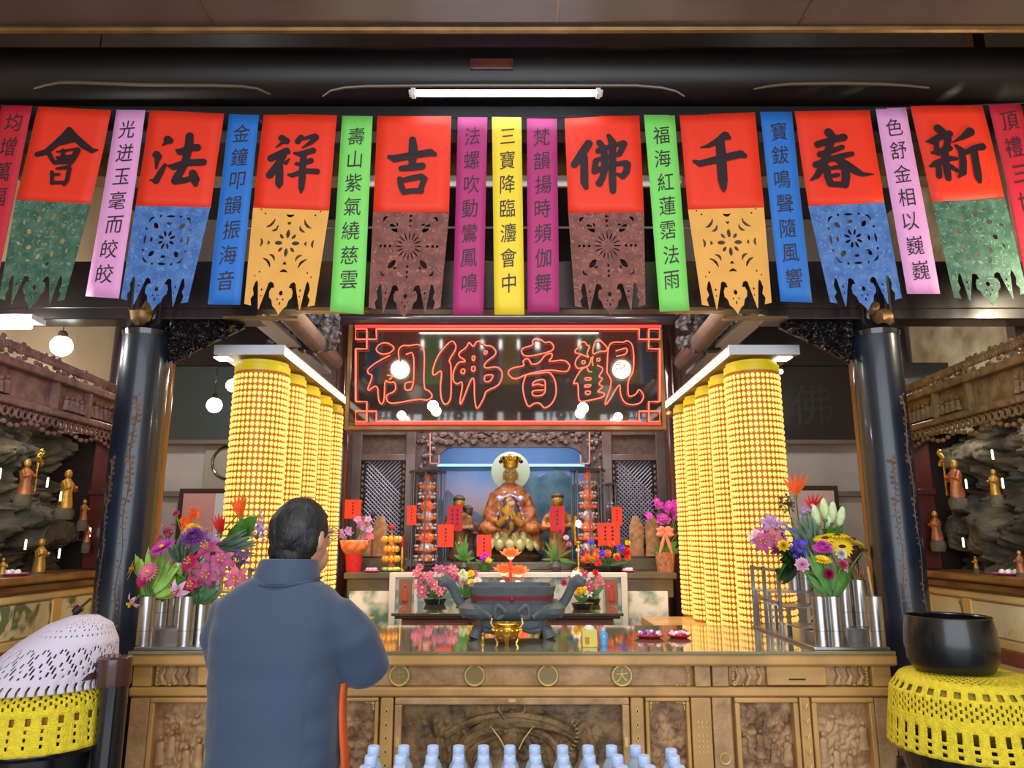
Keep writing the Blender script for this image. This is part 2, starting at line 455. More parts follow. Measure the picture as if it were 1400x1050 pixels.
# long fluorescent lamps glimpsed between the banners
t = thing('ceiling_strip_lamp', 'long white strip lamp glimpsed between the banners', 'lamp', (0, 5.4, 4.27))
MB().box(-1.35, 1.35, 5.36, 5.42, 4.31, 4.36).build('housing', whitepaint, t)
MB().tube([(-1.3, 5.385, 4.295), (1.3, 5.385, 4.295)], 0.014, 8).build('tube', E('strip_glow', (0.95, 0.9, 0.85), 0.4), t)
t = thing('ceiling_conduit', 'thin pale pipe crossing behind the banners below the strip lamp', 'pipe', (0, 5.4, 3.9))
MB().tube([(-2.2, 5.5, 3.98), (2.2, 5.5, 3.98)], 0.011, 8).build('pipe', M('dim_grey_pipe', S(112,108,112), 0.5), t)

# fluorescent lamp over the banners
pl, pr = P(565, 127, 3.84), P(818, 127, 3.84)
t = thing('fluorescent_lamp', 'lit fluorescent tube lamp fixed under the round roof beam', 'lamp', ((pl.x+pr.x)/2, 3.86, pl.z))
MB().tube([pl, pr], 0.017, 12).build('tube', tubewhite, t)
MB().box(pl.x-0.03, pr.x+0.03, 3.86, 3.91, pl.z+0.018, pl.z+0.034).build('housing', whitepaint, t)
for p in (pl, pr):
    MB().box(p.x-0.012, p.x+0.012, 3.822, 3.87, p.z-0.019, p.z+0.022).build('lamp_holder', whitepaint, t)
p = P(672, 84, 3.9)
t = thing('small_plaque', 'tiny framed reddish plaque on the round roof beam', 'plaque', (p.x, 3.93, p.z-0.05))
MB().box(p.x-0.13, p.x+0.13, 3.915, 3.935, p.z-0.035, p.z+0.035).build('frame', darkbrown, t, bevel=0.004)
MB().box(p.x-0.11, p.x+0.11, 3.905, 3.916, p.z-0.02, p.z+0.02).build('face', maroon, t)

# columns
def column(x, side):
    t = thing('column', f'blue-black lacquered round column beside the {"lace-covered drum" if side<0 else "black singing bowl"}', 'column', (x, 4.2, 0))
    MB().lathe([(0.135,0.2),(0.137,1.5),(0.132,2.72)], 40, (x,4.2,0)).build('shaft', columnmat, t)
    MB().lathe([(0.21,0),(0.21,0.06),(0.17,0.1),(0.19,0.15),(0.15,0.2)], 40, (x,4.2,0)).build('base', stonegrey, t)
    m = MB().lathe([(0.135,2.70),(0.14,2.73),(0.125,2.75),(0.12,2.80),(0.12,3.4)], 32, (x,4.2,0)); m.build('neck', blackgloss, t)
    for k, ang in enumerate(((-118, -72) if side < 0 else (-108, -62))):
        m = MB(); a0 = R(ang); line = []
        zt = 2.35 if k else 2.0
        for i in range(int((zt-0.6)/0.03)):
            z = 0.62 + i*0.03
            a = a0 + math.sin(i*0.5)*0.05
            line.append((x+0.134*math.cos(a), 4.2+0.134*math.sin(a), z))
            for d in (-1, 1):
                if (i*7+d*3) % 5 == 0: continue
                a2 = a + d*(0.07+0.04*math.sin(i*1.7)); sz = 0.7+0.5*abs(math.sin(i*2.3+d))
                m.ball((x+0.1335*math.cos(a2), 4.2+0.1335*math.sin(a2), z+0.01*d), (0.004, 0.014*sz, 0.011*sz), 6, 4, Matrix.Rotation(a2, 3, 'Z') @ Matrix.Rotation(0.6*d, 3, 'X'))
        m.tube(line, 0.0045, 5)
        m.build('vine_relief', vinemat, t)
    m = MB()
    m.ball((x+0.02*side*-1, 4.05, 2.79), (0.06,0.04,0.05), 10, 6); m.ball((x-0.06*side, 4.06, 2.84), (0.04,0.03,0.05), 8, 6)
    displace(m, 0.02, 30, 3).build('gilt_carving', goldtrim, t)
column(-2.165, -1); column(2.155, 1)
for s in (-1, 1):
    t = thing('door_post', f'polished brown post just behind the column on the {"lace drum" if s<0 else "singing bowl"} side', 'post', (s*2.30, 4.75, 0))
    MB().lathe([(0.052,0),(0.052,2.83)], 20, (s*2.30,4.75,0)).build('shaft', brownpost, t)
    MB().box(s*2.30-0.09, s*2.30+0.09, 4.66, 4.84, 2.78, 2.83).build('cap', darkwood, t)

# carved corner brackets under the lintel
def bracket(x0, x1, side):
    t = thing('carved_bracket', f'black lacquered openwork bracket tucked between lintel and {"column near the lace drum" if side<0 else "column near the singing bowl"}', 'bracket', ((x0+x1)/2, 4.24, 2.60))
    m = MB(); sd = 5.0 if side < 0 else 9.0
    def surf(u, v):
        x = x0 + (x1-x0)*u; zb = 2.835 - 0.275*(1 - 0.75*max(0, u-0.1)); z = 2.835 + (zb-2.835)*v
        h = abs(noise.noise(Vector((x*22, sd, z*22))))*0.9 + 0.6*abs(noise.noise(Vector((x*45, sd, z*45))))
        return (x, 4.215 - 0.085*h, z + 0.012*math.sin(x*60)*v)
    m.grid(surf, 110, 70)
    m.build('scrollwork', M(f'glossy_black_carving_{"a" if side<0 else "b"}', S(26,22,22), 0.28, coat=0.5), t, smooth=60)
    m = MB(); ex = [(x0,4.2,2.835),(x1,4.2,2.835),(x1,4.2,2.78),(x0+(x1-x0)*0.5,4.2,2.68),(x0,4.2,2.56)]
    m.add([Vector(p)+Vector((0,0.05,0)) for p in ex]+[Vector(p)+Vector((0,0.08,0)) for p in ex], [(4,3,2,1,0),(5,6,7,8,9)]+[(i,(i+1)%5,(i+1)%5+5,i+5) for i in range(5)])
    m.build('backing', darkwood, t)
bracket(-2.03, -1.62, -1); bracket(2.02, 1.62, 1)

# sloping round purlins over the lamp towers, with their pale boards
for s in (-1, 1):
    who = 'towers behind the worshipper' if s < 0 else 'towers facing the sunflowers'
    xa = s*1.47 - 0.03
    t = thing('purlin', f'round reddish beam running back above the golden {who}', 'beam', (xa, 5.2, 2.95))
    MB().tube([(xa, 4.4, 3.03), (xa*1.0, 6.0, 2.99)], 0.074, 20).build('trunk', M('warm_beam_wood' + str(s), S(96,80,74), 0.4, var=0.15, coat=0.3), t)
    t = thing('ceiling_board', f'pale grey plank beside the round beam over the {who}', 'plank', (xa+s*0.2, 5.2, 2.95))
    MB().box(min(xa+s*0.12, xa+s*0.27), max(xa+s*0.12, xa+s*0.27), 4.38, 6.4, 2.97, 3.0).build('board', M('pale_board' + str(s), S(176,176,186), 0.5), t)
# inner beams and bracket sets over the shrine
def bracket_set(x, Y, z, k):
    t = thing('bracket_cluster', ['carved roof bracket cluster above the neon sign nearer the worshipper','carved roof bracket cluster above the neon sign nearer the sunflowers'][k], 'bracket', (x, Y, z))
    m = MB(); rnd = random.Random(k+3)
    for i in range(5):
        w = 0.10 + 0.05*i
        m.box(x-w/2, x+w/2, Y-0.05, Y+0.05, z+i*0.07, z+i*0.07+0.045)
    m.build('bracket_arms', darkwood, t, bevel=0.008)
    m = MB()
    for i in range(90):
        m.ball((x + rnd.uniform(-0.26,0.26), Y-0.05+rnd.uniform(-.02,.02), z + rnd.uniform(-0.02,0.4)), (rnd.uniform(0.03,0.06), 0.02, rnd.uniform(0.02,0.035)), 7, 5)
    displace(remesh(m, 0.012, 1), 0.025, 30, 2).build('carving', M('blue_grey_carving' + str(k), S(66,62,72), 0.5, var=0.5, scale=20), t)
bracket_set(-1.60, 5.5, 2.95, 0); bracket_set(1.56, 5.5, 2.95, 1)

# ================================================================ BANNERS
BY = 3.90
def warp(x): return 0.003*math.sin(x*7.0)
def bil(q, s, t_):
    a = q[0].lerp(q[1], s); b = q[3].lerp(q[2], s); return a.lerp(b, t_)
def quadP(c): return [P(x, y, BY) for x, y in c]
def cloth_quad(mb, q, n=6, k=10, dy=0.0):
    def fn(u, v):
        p = bil(q, u, v); return (p.x, BY + warp(p.x) + dy + 0.003*math.sin(v*5+p.x*3), p.z)
    return mb.grid(fn, n, k)
def on_cloth(q, s, t_, dy):
    p = bil(q, s, t_); return (p.x, BY + warp(p.x) + dy + 0.003*math.sin(t_*5+p.x*3), p.z)
def on_lace(q, s, t_):
    p = bil(q, s, t_); a = 0.5*(q[0].x+q[1].x); return (p.x, BY + warp(a) + 0.003*math.sin(5+a*3) + 0.012*t_, p.z)
def petal_loop(cx, cy, L, W, ang, n=10, bend=0.0):
    out = []
    for i in range(n):
        a = 2*PI*i/n; x = math.cos(a)*L*0.55; y = math.sin(a)*W*0.66*(1-0.3*abs(math.cos(a)))
        y += bend*(x/(L*0.55))**2
        out.append((cx + x*math.cos(ang) - y*math.sin(ang), cy + x*math.sin(ang) + y*math.cos(ang)))
    return out
LACE_OUT = [(0,0),(1,0),(1,.94),(.90,.955),(.92,.89),(.88,.85),(.90,.79),(.875,.73),(.85,.71),(.835,.74),(.80,.99),(.79,.99),(.70,.77),(.69,.735),(.66,.72),(.62,.735),(.60,.78),(.64,.78),(.665,.82),(.66,.87),(.62,.90),(.60,.955),(.55,.985),
            (.5,1.04),(.45,.985),(.40,.955),(.38,.90),(.34,.87),(.335,.82),(.36,.78),(.40,.78),(.38,.735),(.34,.72),(.31,.735),(.30,.77),(.21,.99),(.20,.99),(.165,.74),(.15,.71),(.125,.73),(.10,.79),(.12,.85),(.08,.89),(.10,.955),(0,.94)]
def lace_loops(kind):
    A = 1.25   # height of the lace panel in widths
    cx, cy = 0.5, 0.34*A
    H = []
    if kind == 0:      # orange: eight-petal flower with crescents
        for k in range(8):
            a = k*PI/4; big = k % 2 == 0
            H.append(petal_loop(cx+0.115*math.cos(a), cy+0.115*math.sin(a), 0.10 if big else 0.07, 0.045 if big else 0.034, a))
        for k in range(8):
            a = k*PI/4; diag = k % 2 == 1
            for d, L in ((0.235, 0.11 if diag else 0.05), (0.325, 0.15 if diag else 0.10)):
                if not diag: d = d*1.04
                H.append(petal_loop(cx+d*math.cos(a), cy+d*math.sin(a), L, 0.030, a+PI/2, bend=-0.028 if diag else -0.02))
        for sx in (-1, 1):
            for sy in (-1, 1):
                H.append(petal_loop(cx+sx*0.33, cy+sy*0.36, 0.022, 0.02, 0.7)); H.append(petal_loop(cx+sx*0.39, cy+sy*0.41, 0.018, 0.018, 0.7))
    elif kind == 1:    # brown: four heavy corner leaves and radiating slits
        for k in range(16):
            a = k*PI/8; H.append(petal_loop(cx+0.13*math.cos(a), cy+0.13*math.sin(a), 0.10, 0.014, a))
        for sx in (-1, 1):
            for sy in (-1, 1):
                a = math.atan2(sy, sx)
                H.append(petal_loop(cx+sx*0.215, cy+sy*0.225, 0.13, 0.06, a)); H.append(petal_loop(cx+sx*0.17, cy+sy*0.27, 0.05, 0.022, a+0.5))
                H.append(petal_loop(cx+sx*0.34, cy+sy*0.35, 0.08, 0.028, a+PI/2, bend=0.02))
        for k in range(4):
            a = k*PI/2
            for d in (0.25, 0.32, 0.38): H.append(petal_loop(cx+d*math.cos(a), cy+d*math.sin(a), 0.035, 0.03, a))
    elif kind == 2:    # blue: square rosette
        for k in range(8):
            a = k*PI/4+PI/8; H.append(petal_loop(cx+0.085*math.cos(a), cy+0.085*math.sin(a), 0.075, 0.03, a))
        for k in range(4):
            a = k*PI/2
            H.append(petal_loop(cx+0.21*math.cos(a), cy+0.21*math.sin(a), 0.035, 0.06, a)); H.append(petal_loop(cx+0.30*math.cos(a), cy+0.30*math.sin(a), 0.03, 0.10, a, bend=0.0))
            a += PI/4
            H.append(petal_loop(cx+0.25*math.cos(a), cy+0.25*math.sin(a), 0.085, 0.05, a)); H.append(petal_loop(cx+0.37*math.cos(a), cy+0.37*math.sin(a), 0.10, 0.025, a+PI/2, bend=0.02))
            for d in (-0.12, 0.12): H.append(petal_loop(cx+0.33*math.cos(a+d*3), cy+0.33*math.sin(a+d*3), 0.03, 0.03, a))
    else:              # green: scattered cuts
        for k in range(10):
            a = k*PI/5; H.append(petal_loop(cx+0.10*math.cos(a), cy+0.10*math.sin(a), 0.04, 0.02, a))
        for k in range(8):
            a = k*PI/4+0.2; H.append(petal_loop(cx+0.25*math.cos(a), cy+0.25*math.sin(a), 0.07, 0.05, a+0.5)); H.append(petal_loop(cx+0.38*math.cos(a+.3), cy+0.34*math.sin(a+.3), 0.06, 0.03, a+1.1))
    H.append(petal_loop(0.5, 0.83*A, 0.05, 0.05, 0)); H.append(petal_loop(0.46, 0.89*A, 0.02, 0.02, 0)); H.append(petal_loop(0.54, 0.89*A, 0.02, 0.02, 0)); H.append(petal_loop(0.5, 0.93*A, 0.02, 0.035, 0))
    for x in (0.225, 0.765):
        H.append(petal_loop(x, 0.80*A, 0.03, 0.02, 1.57)); H.append(petal_loop(x, 0.86*A, 0.02, 0.015, 1.57))
    H = [[(x, y/A) for x, y in lp] for lp in H]
    H = [lp for lp in H if all(0.02 < x < 0.98 and y < 0.98 for x, y in lp)]
    # subdivide straight sides so the cloth can wave
    out = []
    for i, p in enumerate(LACE_OUT):
        q = LACE_OUT[(i+1) % len(LACE_OUT)]
        n = max(1, int(math.hypot(p[0]-q[0], p[1]-q[1])/0.12))
        out += [(p[0]+(q[0]-p[0])*k/n, p[1]+(q[1]-p[1])*k/n) for k in range(n)]
    return [out] + H
LACE = {k: fill2d([[(x, y) for x, y in lp] for lp in lace_loops(k)]) for k in range(4)}

banred = M('vermilion_banner_paper', S(236,54,28), 0.6, bump=0.05, bscale=30)
lacemats = [M('apricot_cut_paper', S(226,166,80), 0.65, var=0.05),
            brocade('maroon_brocade', S(104,54,48), S(136,76,68), S(158,102,84)),
            brocade('blue_brocade', S(58,98,168), S(82,124,186), S(104,144,190)),
            brocade('green_brocade', S(52,88,72), S(82,118,96), S(112,150,124))]
def big_banner(ch, strokes, org, quad, low, kind, label):
    q = quadP(quad); ql = [q[3], q[2], P(*low[1], BY), P(*low[0], BY)]
    cz = min(p.z for p in ql)
    t = thing('prayer_banner', label, 'banner', ((q[0].x+q[1].x)/2, BY, cz), group='large vermilion banners with one character each')
    cloth_quad(MB(), q).build('upper_panel', banred, t, solid=0.002)
    vs, fs = LACE[kind]
    m = MB(); m.add([on_lace(ql, x, y) for x, y, z in vs], fs)
    m.build('cut_paper_fringe', lacemats[kind], t, smooth=0, solid=0.002)
    st = []
    for s in strokes:
        o = []
        for x, y, w in s:
            p = P(org[0]+x/10.5, org[1]+y/10.5, BY-0.004)
            o.append((p.x, p.z, (w*1.12+6)/10.5*mpp(BY, 3.7)))
        st.append(o)
    xs = [p[0] for s in st for p in s]; zs = [p[1] for s in st for p in s]
    lo = (min(xs)-0.04, min(zs)-0.04); hi = (max(xs)+0.04, max(zs)+0.04)
    vs, fs = fill2d(contours(st, lo, hi))
    m = MB(); m.add([(x, BY + warp(x) - 0.0095, z) for x, z, _ in vs], fs)
    m.build('brush_character', inkmat, t)
CH = {
'會': [[(575,130,70),(500,230,85),(380,340,80),(250,450,70),(120,490,62)],[(575,130,70),(660,240,85),(780,350,90),(900,430,60),(985,420,12)],[(560,200,90),(600,280,50)],[(380,340,60),(640,275,60)],
      [(285,470,55),(330,560,50),(370,610,45)],[(370,600,45),(590,595,45)],[(690,430,75),(620,560,70),(590,620,40)],[(490,430,48),(480,600,48)],[(400,450,20),(700,400,30)],[(400,530,26),(600,505,26)],[(430,570,50),(560,560,40)],
      [(330,740,42),(330,900,42)],[(400,690,30),(570,665,48)],[(575,690,52),(545,850,46),(500,920,34)],[(345,890,40),(520,890,42)],[(380,775,32),(430,772,32)]],
'法': [[(365,275,95),(400,295,80)],[(290,362,10),(340,320,45)],[(205,495,95),(230,525,90)],[(218,570,60),(200,690,24)],[(330,640,40),(270,740,72),(200,870,84)],[(115,862,12),(180,860,45)],
      [(680,225,95),(675,340,105),(645,470,100),(620,600,95),(560,720,95),(490,840,105)],[(490,430,24),(545,455,85),(700,395,85),(790,390,92)],[(375,655,24),(450,670,85),(620,612,85),(870,598,92)],[(480,870,105),(600,865,75),(720,830,70)],[(725,760,95),(755,850,115),(765,920,60)]],
'祥': [[(370,200,80),(440,245,85)],[(285,338,8),(380,270,40)],[(220,490,95),(320,440,85),(440,385,85),(470,405,50)],[(400,450,80),(320,580,95),(200,730,95)],[(335,560,95),(340,700,95),(335,850,95)],[(335,860,80),(335,900,40)],[(430,560,50),(480,505,20)],
      [(650,195,70),(605,250,75)],[(860,195,85),(790,270,60),(670,345,15)],[(690,215,40),(850,165,50)],[(555,420,30),(640,435,70),(820,385,80)],[(580,575,40),(650,575,60),(790,530,75)],[(470,730,28),(530,735,60),(700,675,60),(880,685,72)],[(690,430,75),(675,600,80),(665,800,85),(655,920,70),(650,985,20)]],
'吉': [[(515,170,85),(525,300,115),(515,450,100),(510,560,80)],[(180,415,50),(260,440,95),(520,390,90),(770,355,95),(830,380,60)],[(355,580,70),(500,565,85),(650,548,90)],[(330,730,60),(350,830,72),(390,920,72)],[(370,750,55),(520,718,75),(640,695,70),(690,730,70)],[(680,740,75),(645,840,66),(625,905,66)],[(400,915,66),(520,900,66),(640,905,68)]],
'佛': [[(310,230,105),(230,350,110),(150,470,100),(105,530,90)],[(245,430,95),(250,600,95),(250,780,98),(275,855,65)],[(465,215,75),(530,310,85),(540,450,85),(540,600,85),(510,720,80),(465,800,90)],[(600,120,55),(650,210,95),(655,400,90),(650,600,90),(655,800,92),(660,910,75)],
      [(450,335,75),(560,290,60),(700,250,55),(810,225,75)],[(820,235,80),(760,370,70)],[(420,470,65),(560,430,50),(760,385,55)],[(415,480,75),(395,620,75)],[(395,630,75),(560,560,60),(700,525,60),(850,510,75)],[(870,530,85),(850,640,85),(800,700,80)],[(800,705,75),(715,665,30)]],
'千': [[(540,165,110),(430,245,85),(300,310,50),(185,335,10)],[(590,195,60)],[(90,530,36),(180,565,80),(400,510,92),(640,455,98),(760,430,100),(815,455,65)],[(465,250,110),(480,400,120),(490,600,125),(505,800,118),(515,900,80),(522,958,26)]],
'春': [[(365,170,110),(420,220,85),(370,400,95),(330,520,95),(280,650,95),(200,790,75),(105,858,18)],[(205,345,85),(400,280,80),(580,240,100)],[(240,485,75),(400,440,60),(560,380,62)],[(175,635,75),(350,565,70),(550,510,75),(700,475,60)],[(500,560,85),(620,630,100),(760,725,95),(850,770,60),(1015,770,8)],
      [(345,680,75),(350,800,85),(390,900,85)],[(390,685,40),(560,655,60)],[(605,680,100),(615,800,105),(600,920,95)],[(430,790,50),(500,778,50)],[(390,915,70),(600,920,80)]],
'新': [[(275,165,95),(335,215,100)],[(110,357,14),(200,350,85),(330,280,90),(440,250,95)],[(255,350,60),(260,480,65)],[(425,330,85),(400,440,80)],[(190,520,30),(280,520,80),(450,455,72)],[(370,480,95),(385,620,95),(410,780,90),(430,890,75)],[(165,712,30),(250,680,90),(420,605,75),(540,605,50)],[(290,740,70),(295,855,75)],[(470,720,60),(550,775,55)],
      [(740,220,120),(630,300,65),(490,368,10)],[(535,415,30),(620,490,85),(640,640,90),(640,800,90),(565,880,14)],[(690,510,70),(800,450,75),(920,430,95)],[(800,500,90),(830,680,92),(860,850,92),(880,930,55)]],
}
big_banner('會', CH['會'], (40,165), [(53,146),(152,151),(124,279),(22,273)], [(-5,416),(84,417)], 3, 'vermilion banner reading 會 with green brocade fringe above the lace drum')
big_banner('法', CH['法'], (195,165), [(205,151),(306,155),(288,284),(186,282)], [(163,416),(254,421)], 2, 'vermilion banner reading 法 with blue brocade fringe above the column by the lace drum')
big_banner('祥', CH['祥'], (350,170), [(360,155),(461,158),(450,288),(346,284)], [(332,423),(428,425)], 0, 'vermilion banner reading 祥 with apricot cut-paper fringe over the towers behind the worshipper')
big_banner('吉', CH['吉'], (515,175), [(516,158.6),(617,159.5),(614,291),(510,289.4)], [(503,428),(601,428)], 1, 'vermilion banner reading 吉 with maroon brocade fringe on the worshipper side of the yellow strip')
big_banner('佛', CH['佛'], (775,175), [(772,159.5),(874,158),(880.4,290.3),(777,291.5)], [(787,426),(883,424)], 1, 'vermilion banner reading 佛 with maroon brocade fringe on the sunflower side of the yellow strip')
big_banner('千', CH['千'], (940,170), [(929,157),(1031.7,154),(1044.7,283),(940.8,286.4)], [(962,424),(1057,421)], 0, 'vermilion banner reading 千 with apricot cut-paper fringe over the towers by the sunflowers')
big_banner('春', CH['春'], (1098,165), [(1086,153),(1189,149.6),(1209,277),(1105,282)], [(1138,421),(1236,415)], 2, 'vermilion banner reading 春 with blue brocade fringe above the column by the singing bowl')
big_banner('新', CH['新'], (1255,160), [(1244.6,145.3),(1343.6,142.9),(1374,271),(1273.5,276)], [(1308,415),(1408,408)], 3, 'vermilion banner reading 新 with green brocade fringe above the singing bowl')

stripcol = dict(crimson=S(196,34,52), pink=S(228,158,212), blue=S(40,112,200), green=S(124,214,100), magenta=S(172,46,112), yellow=S(238,208,52))
stripmat = {k: M(k + '_banner_paper', c, 0.6, bump=0.05, bscale=30) for k, c in stripcol.items()}
def strip(text, color, quad, label, t0=0.045, t1=0.945, soft=True):
    q = quadP(quad)
    t = thing('couplet_strip', label, 'banner', ((q[0].x+q[1].x)/2, BY, min(p.z for p in q)), group='narrow couplet strips between the banners')
    cloth_quad(MB(), q, 4, 14).build('paper', stripmat[color], t, solid=0.002)
    w = ((q[1]-q[0]).length + (q[2]-q[3]).length)/2; h = ((q[3]-q[0]).length + (q[2]-q[1]).length)/2
    n = len(text); step = (t1-t0)/n
    ch_w = 0.53; ch_h = step*h*0.80/w
    m = MB()
    rnd = random.Random(ord(text[0]))
    for i, c in enumerate(text):
        a, fs = glyph(c)
        tc_ = t0 + step*(i+0.5); jx = rnd.uniform(-0.03, 0.03)
        vs = [on_cloth(q, 0.5 + jx + x*ch_w, tc_ - y*step*0.76, -0.0045) for x, y in a]
        m.add(vs, fs)
    m.build('brush_writing', inksoft, t)
ex = lambda a, b, k: (a[0]+(b[0]-a[0])*k, a[1]+(b[1]-a[1])*k)
strip('均增萬福', 'crimson', [(3,145),(45,145.5),(-1,372),(-46,372)], 'crimson strip reading 均增萬福 at the drum end of the banner row', 0.03, 0.64)
strip('光迸玉毫而皎皎', 'pink', [(159.5,150),(199,151),(163,408.5),(117,405)], 'pink strip reading 光迸玉毫而皎皎 between the 會 and 法 banners with green and blue fringes')
strip('金鐘叩韻振海音', 'blue', [(313,154),(354,155),(328,416.5),(284,416)], 'blue strip reading 金鐘叩韻振海音 between the 法 and 祥 banners above the worshipper')
strip('壽山紫氣繞慈雲', 'green', [(468,158.6),(509.5,159),(497,429.6),(451,426)], 'lime green strip reading 壽山紫氣繞慈雲 above the worshipper side of the neon sign', 0.05, 0.90)
strip('法螺吹動鸞鳳鳴', 'magenta', [(626,161),(666.4,161),(661,430.5),(619,430.5)], 'magenta strip reading 法螺吹動鸞鳳鳴 between the 吉 banner and the yellow strip', 0.04, 0.91)
strip('三寶降臨灋會中', 'yellow', [(672.6,160.4),(712.8,160.4),(717,430.5),(676,430.5)], 'yellow strip reading 三寶降臨灋會中 in the middle of the row', 0.04, 0.91)
strip('梵韻揚時頻伽舞', 'magenta', [(720.4,161),(761.5,161),(764.7,427),(721.3,427)], 'magenta strip reading 梵韻揚時頻伽舞 between the yellow strip and the 佛 banner', 0.04, 0.92)
strip('福海紅蓮霑法雨', 'green', [(880.3,157),(922.5,157),(943,424.5),(902,426)], 'lime green strip reading 福海紅蓮霑法雨 above the sunflower side of the neon sign', 0.05, 0.91)
strip('寶鈸鳴聲隨風響', 'blue', [(1038.8,153.6),(1082,153.6),(1110,414),(1067,412.4)], 'blue strip reading 寶鈸鳴聲隨風響 between the 千 and 春 banners toward the singing bowl')
strip('色舒金相以巍巍', 'pink', [(1197.3,148),(1238.5,146.8),(1284.8,402),(1240,402)], 'pink strip reading 色舒金相以巍巍 between the 春 and 新 banners toward the singing bowl')
strip('頂禮三世一', 'crimson', [(1352,141.3),(1395.5,139.8),(1450,380),(1404,385)], 'crimson strip reading 頂禮三世一 at the singing-bowl end of the banner row', 0.03, 0.80)
t = thing('banner_cord', 'thin sagging cord along the top of the banner row', 'cord', (0, 3.91, 3.95))
MB().tube([P(x, y, 3.905) for x, y in ((-40,142),(50,146),(200,151.5),(350,156),(520,159.5),(700,161.5),(880,158.5),(1060,155),(1200,149.5),(1350,143),(1440,139))], 0.005, 6).build('cord', darkwood, t)
for x, y in ((-30,142.5), (350,156), (700,161.5), (1050,155), (1430,139.5)):
    p = P(x, y, 3.905)
    MB().tube([p, (p.x, 4.055, 4.0)], 0.004, 6).build('tie', darkwood, t)

# ================================================================ NEON SIGN
SY = 6.0
def sg(x, y, dy=-0.05): 
    p = P(x, y, SY); return Vector((p.x, SY + dy, p.z))
c0, c1 = sg(483, 446), sg(905, 583)
t = thing('neon_sign', 'black glass neon sign outlined in red reading 祖佛音觀', 'sign', ((c0.x+c1.x)/2, SY, c1.z))
MB().box(c0.x, c1.x, SY-0.012, SY+0.10, c1.z, c0.z).build('board', signboard, t)
m = MB()
for a, b in (((c0.x-0.03, c0.z+0.03),(c1.x+0.03, c0.z)), ((c0.x-0.03, c1.z),(c1.x+0.03, c1.z-0.03))):
    m.box(a[0], b[0], SY-0.03, SY+0.11, b[1], a[1])
m.box(c0.x-0.03, c0.x, SY-0.03, SY+0.11, c1.z, c0.z); m.box(c1.x, c1.x+0.03, SY-0.03, SY+0.11, c1.z, c0.z)
m.build('frame', goldtrim, t)
def sA(pts): return [sg(490+x/6.667, 450+y/6.667) for x, y in pts]
def sB(pts): return [sg(690+x/6.667, 450+y/6.667) for x, y in pts]
def smoothline(p, closed):
    for _ in range(2):
        q = []; n = len(p)
        if not closed: q.append(p[0])
        for i in range(n if closed else n-1):
            a, b = p[i], p[(i+1) % n]
            q += [a.lerp(b, 0.22), a.lerp(b, 0.78)]
        if not closed: q.append(p[-1])
        p = q
    return p
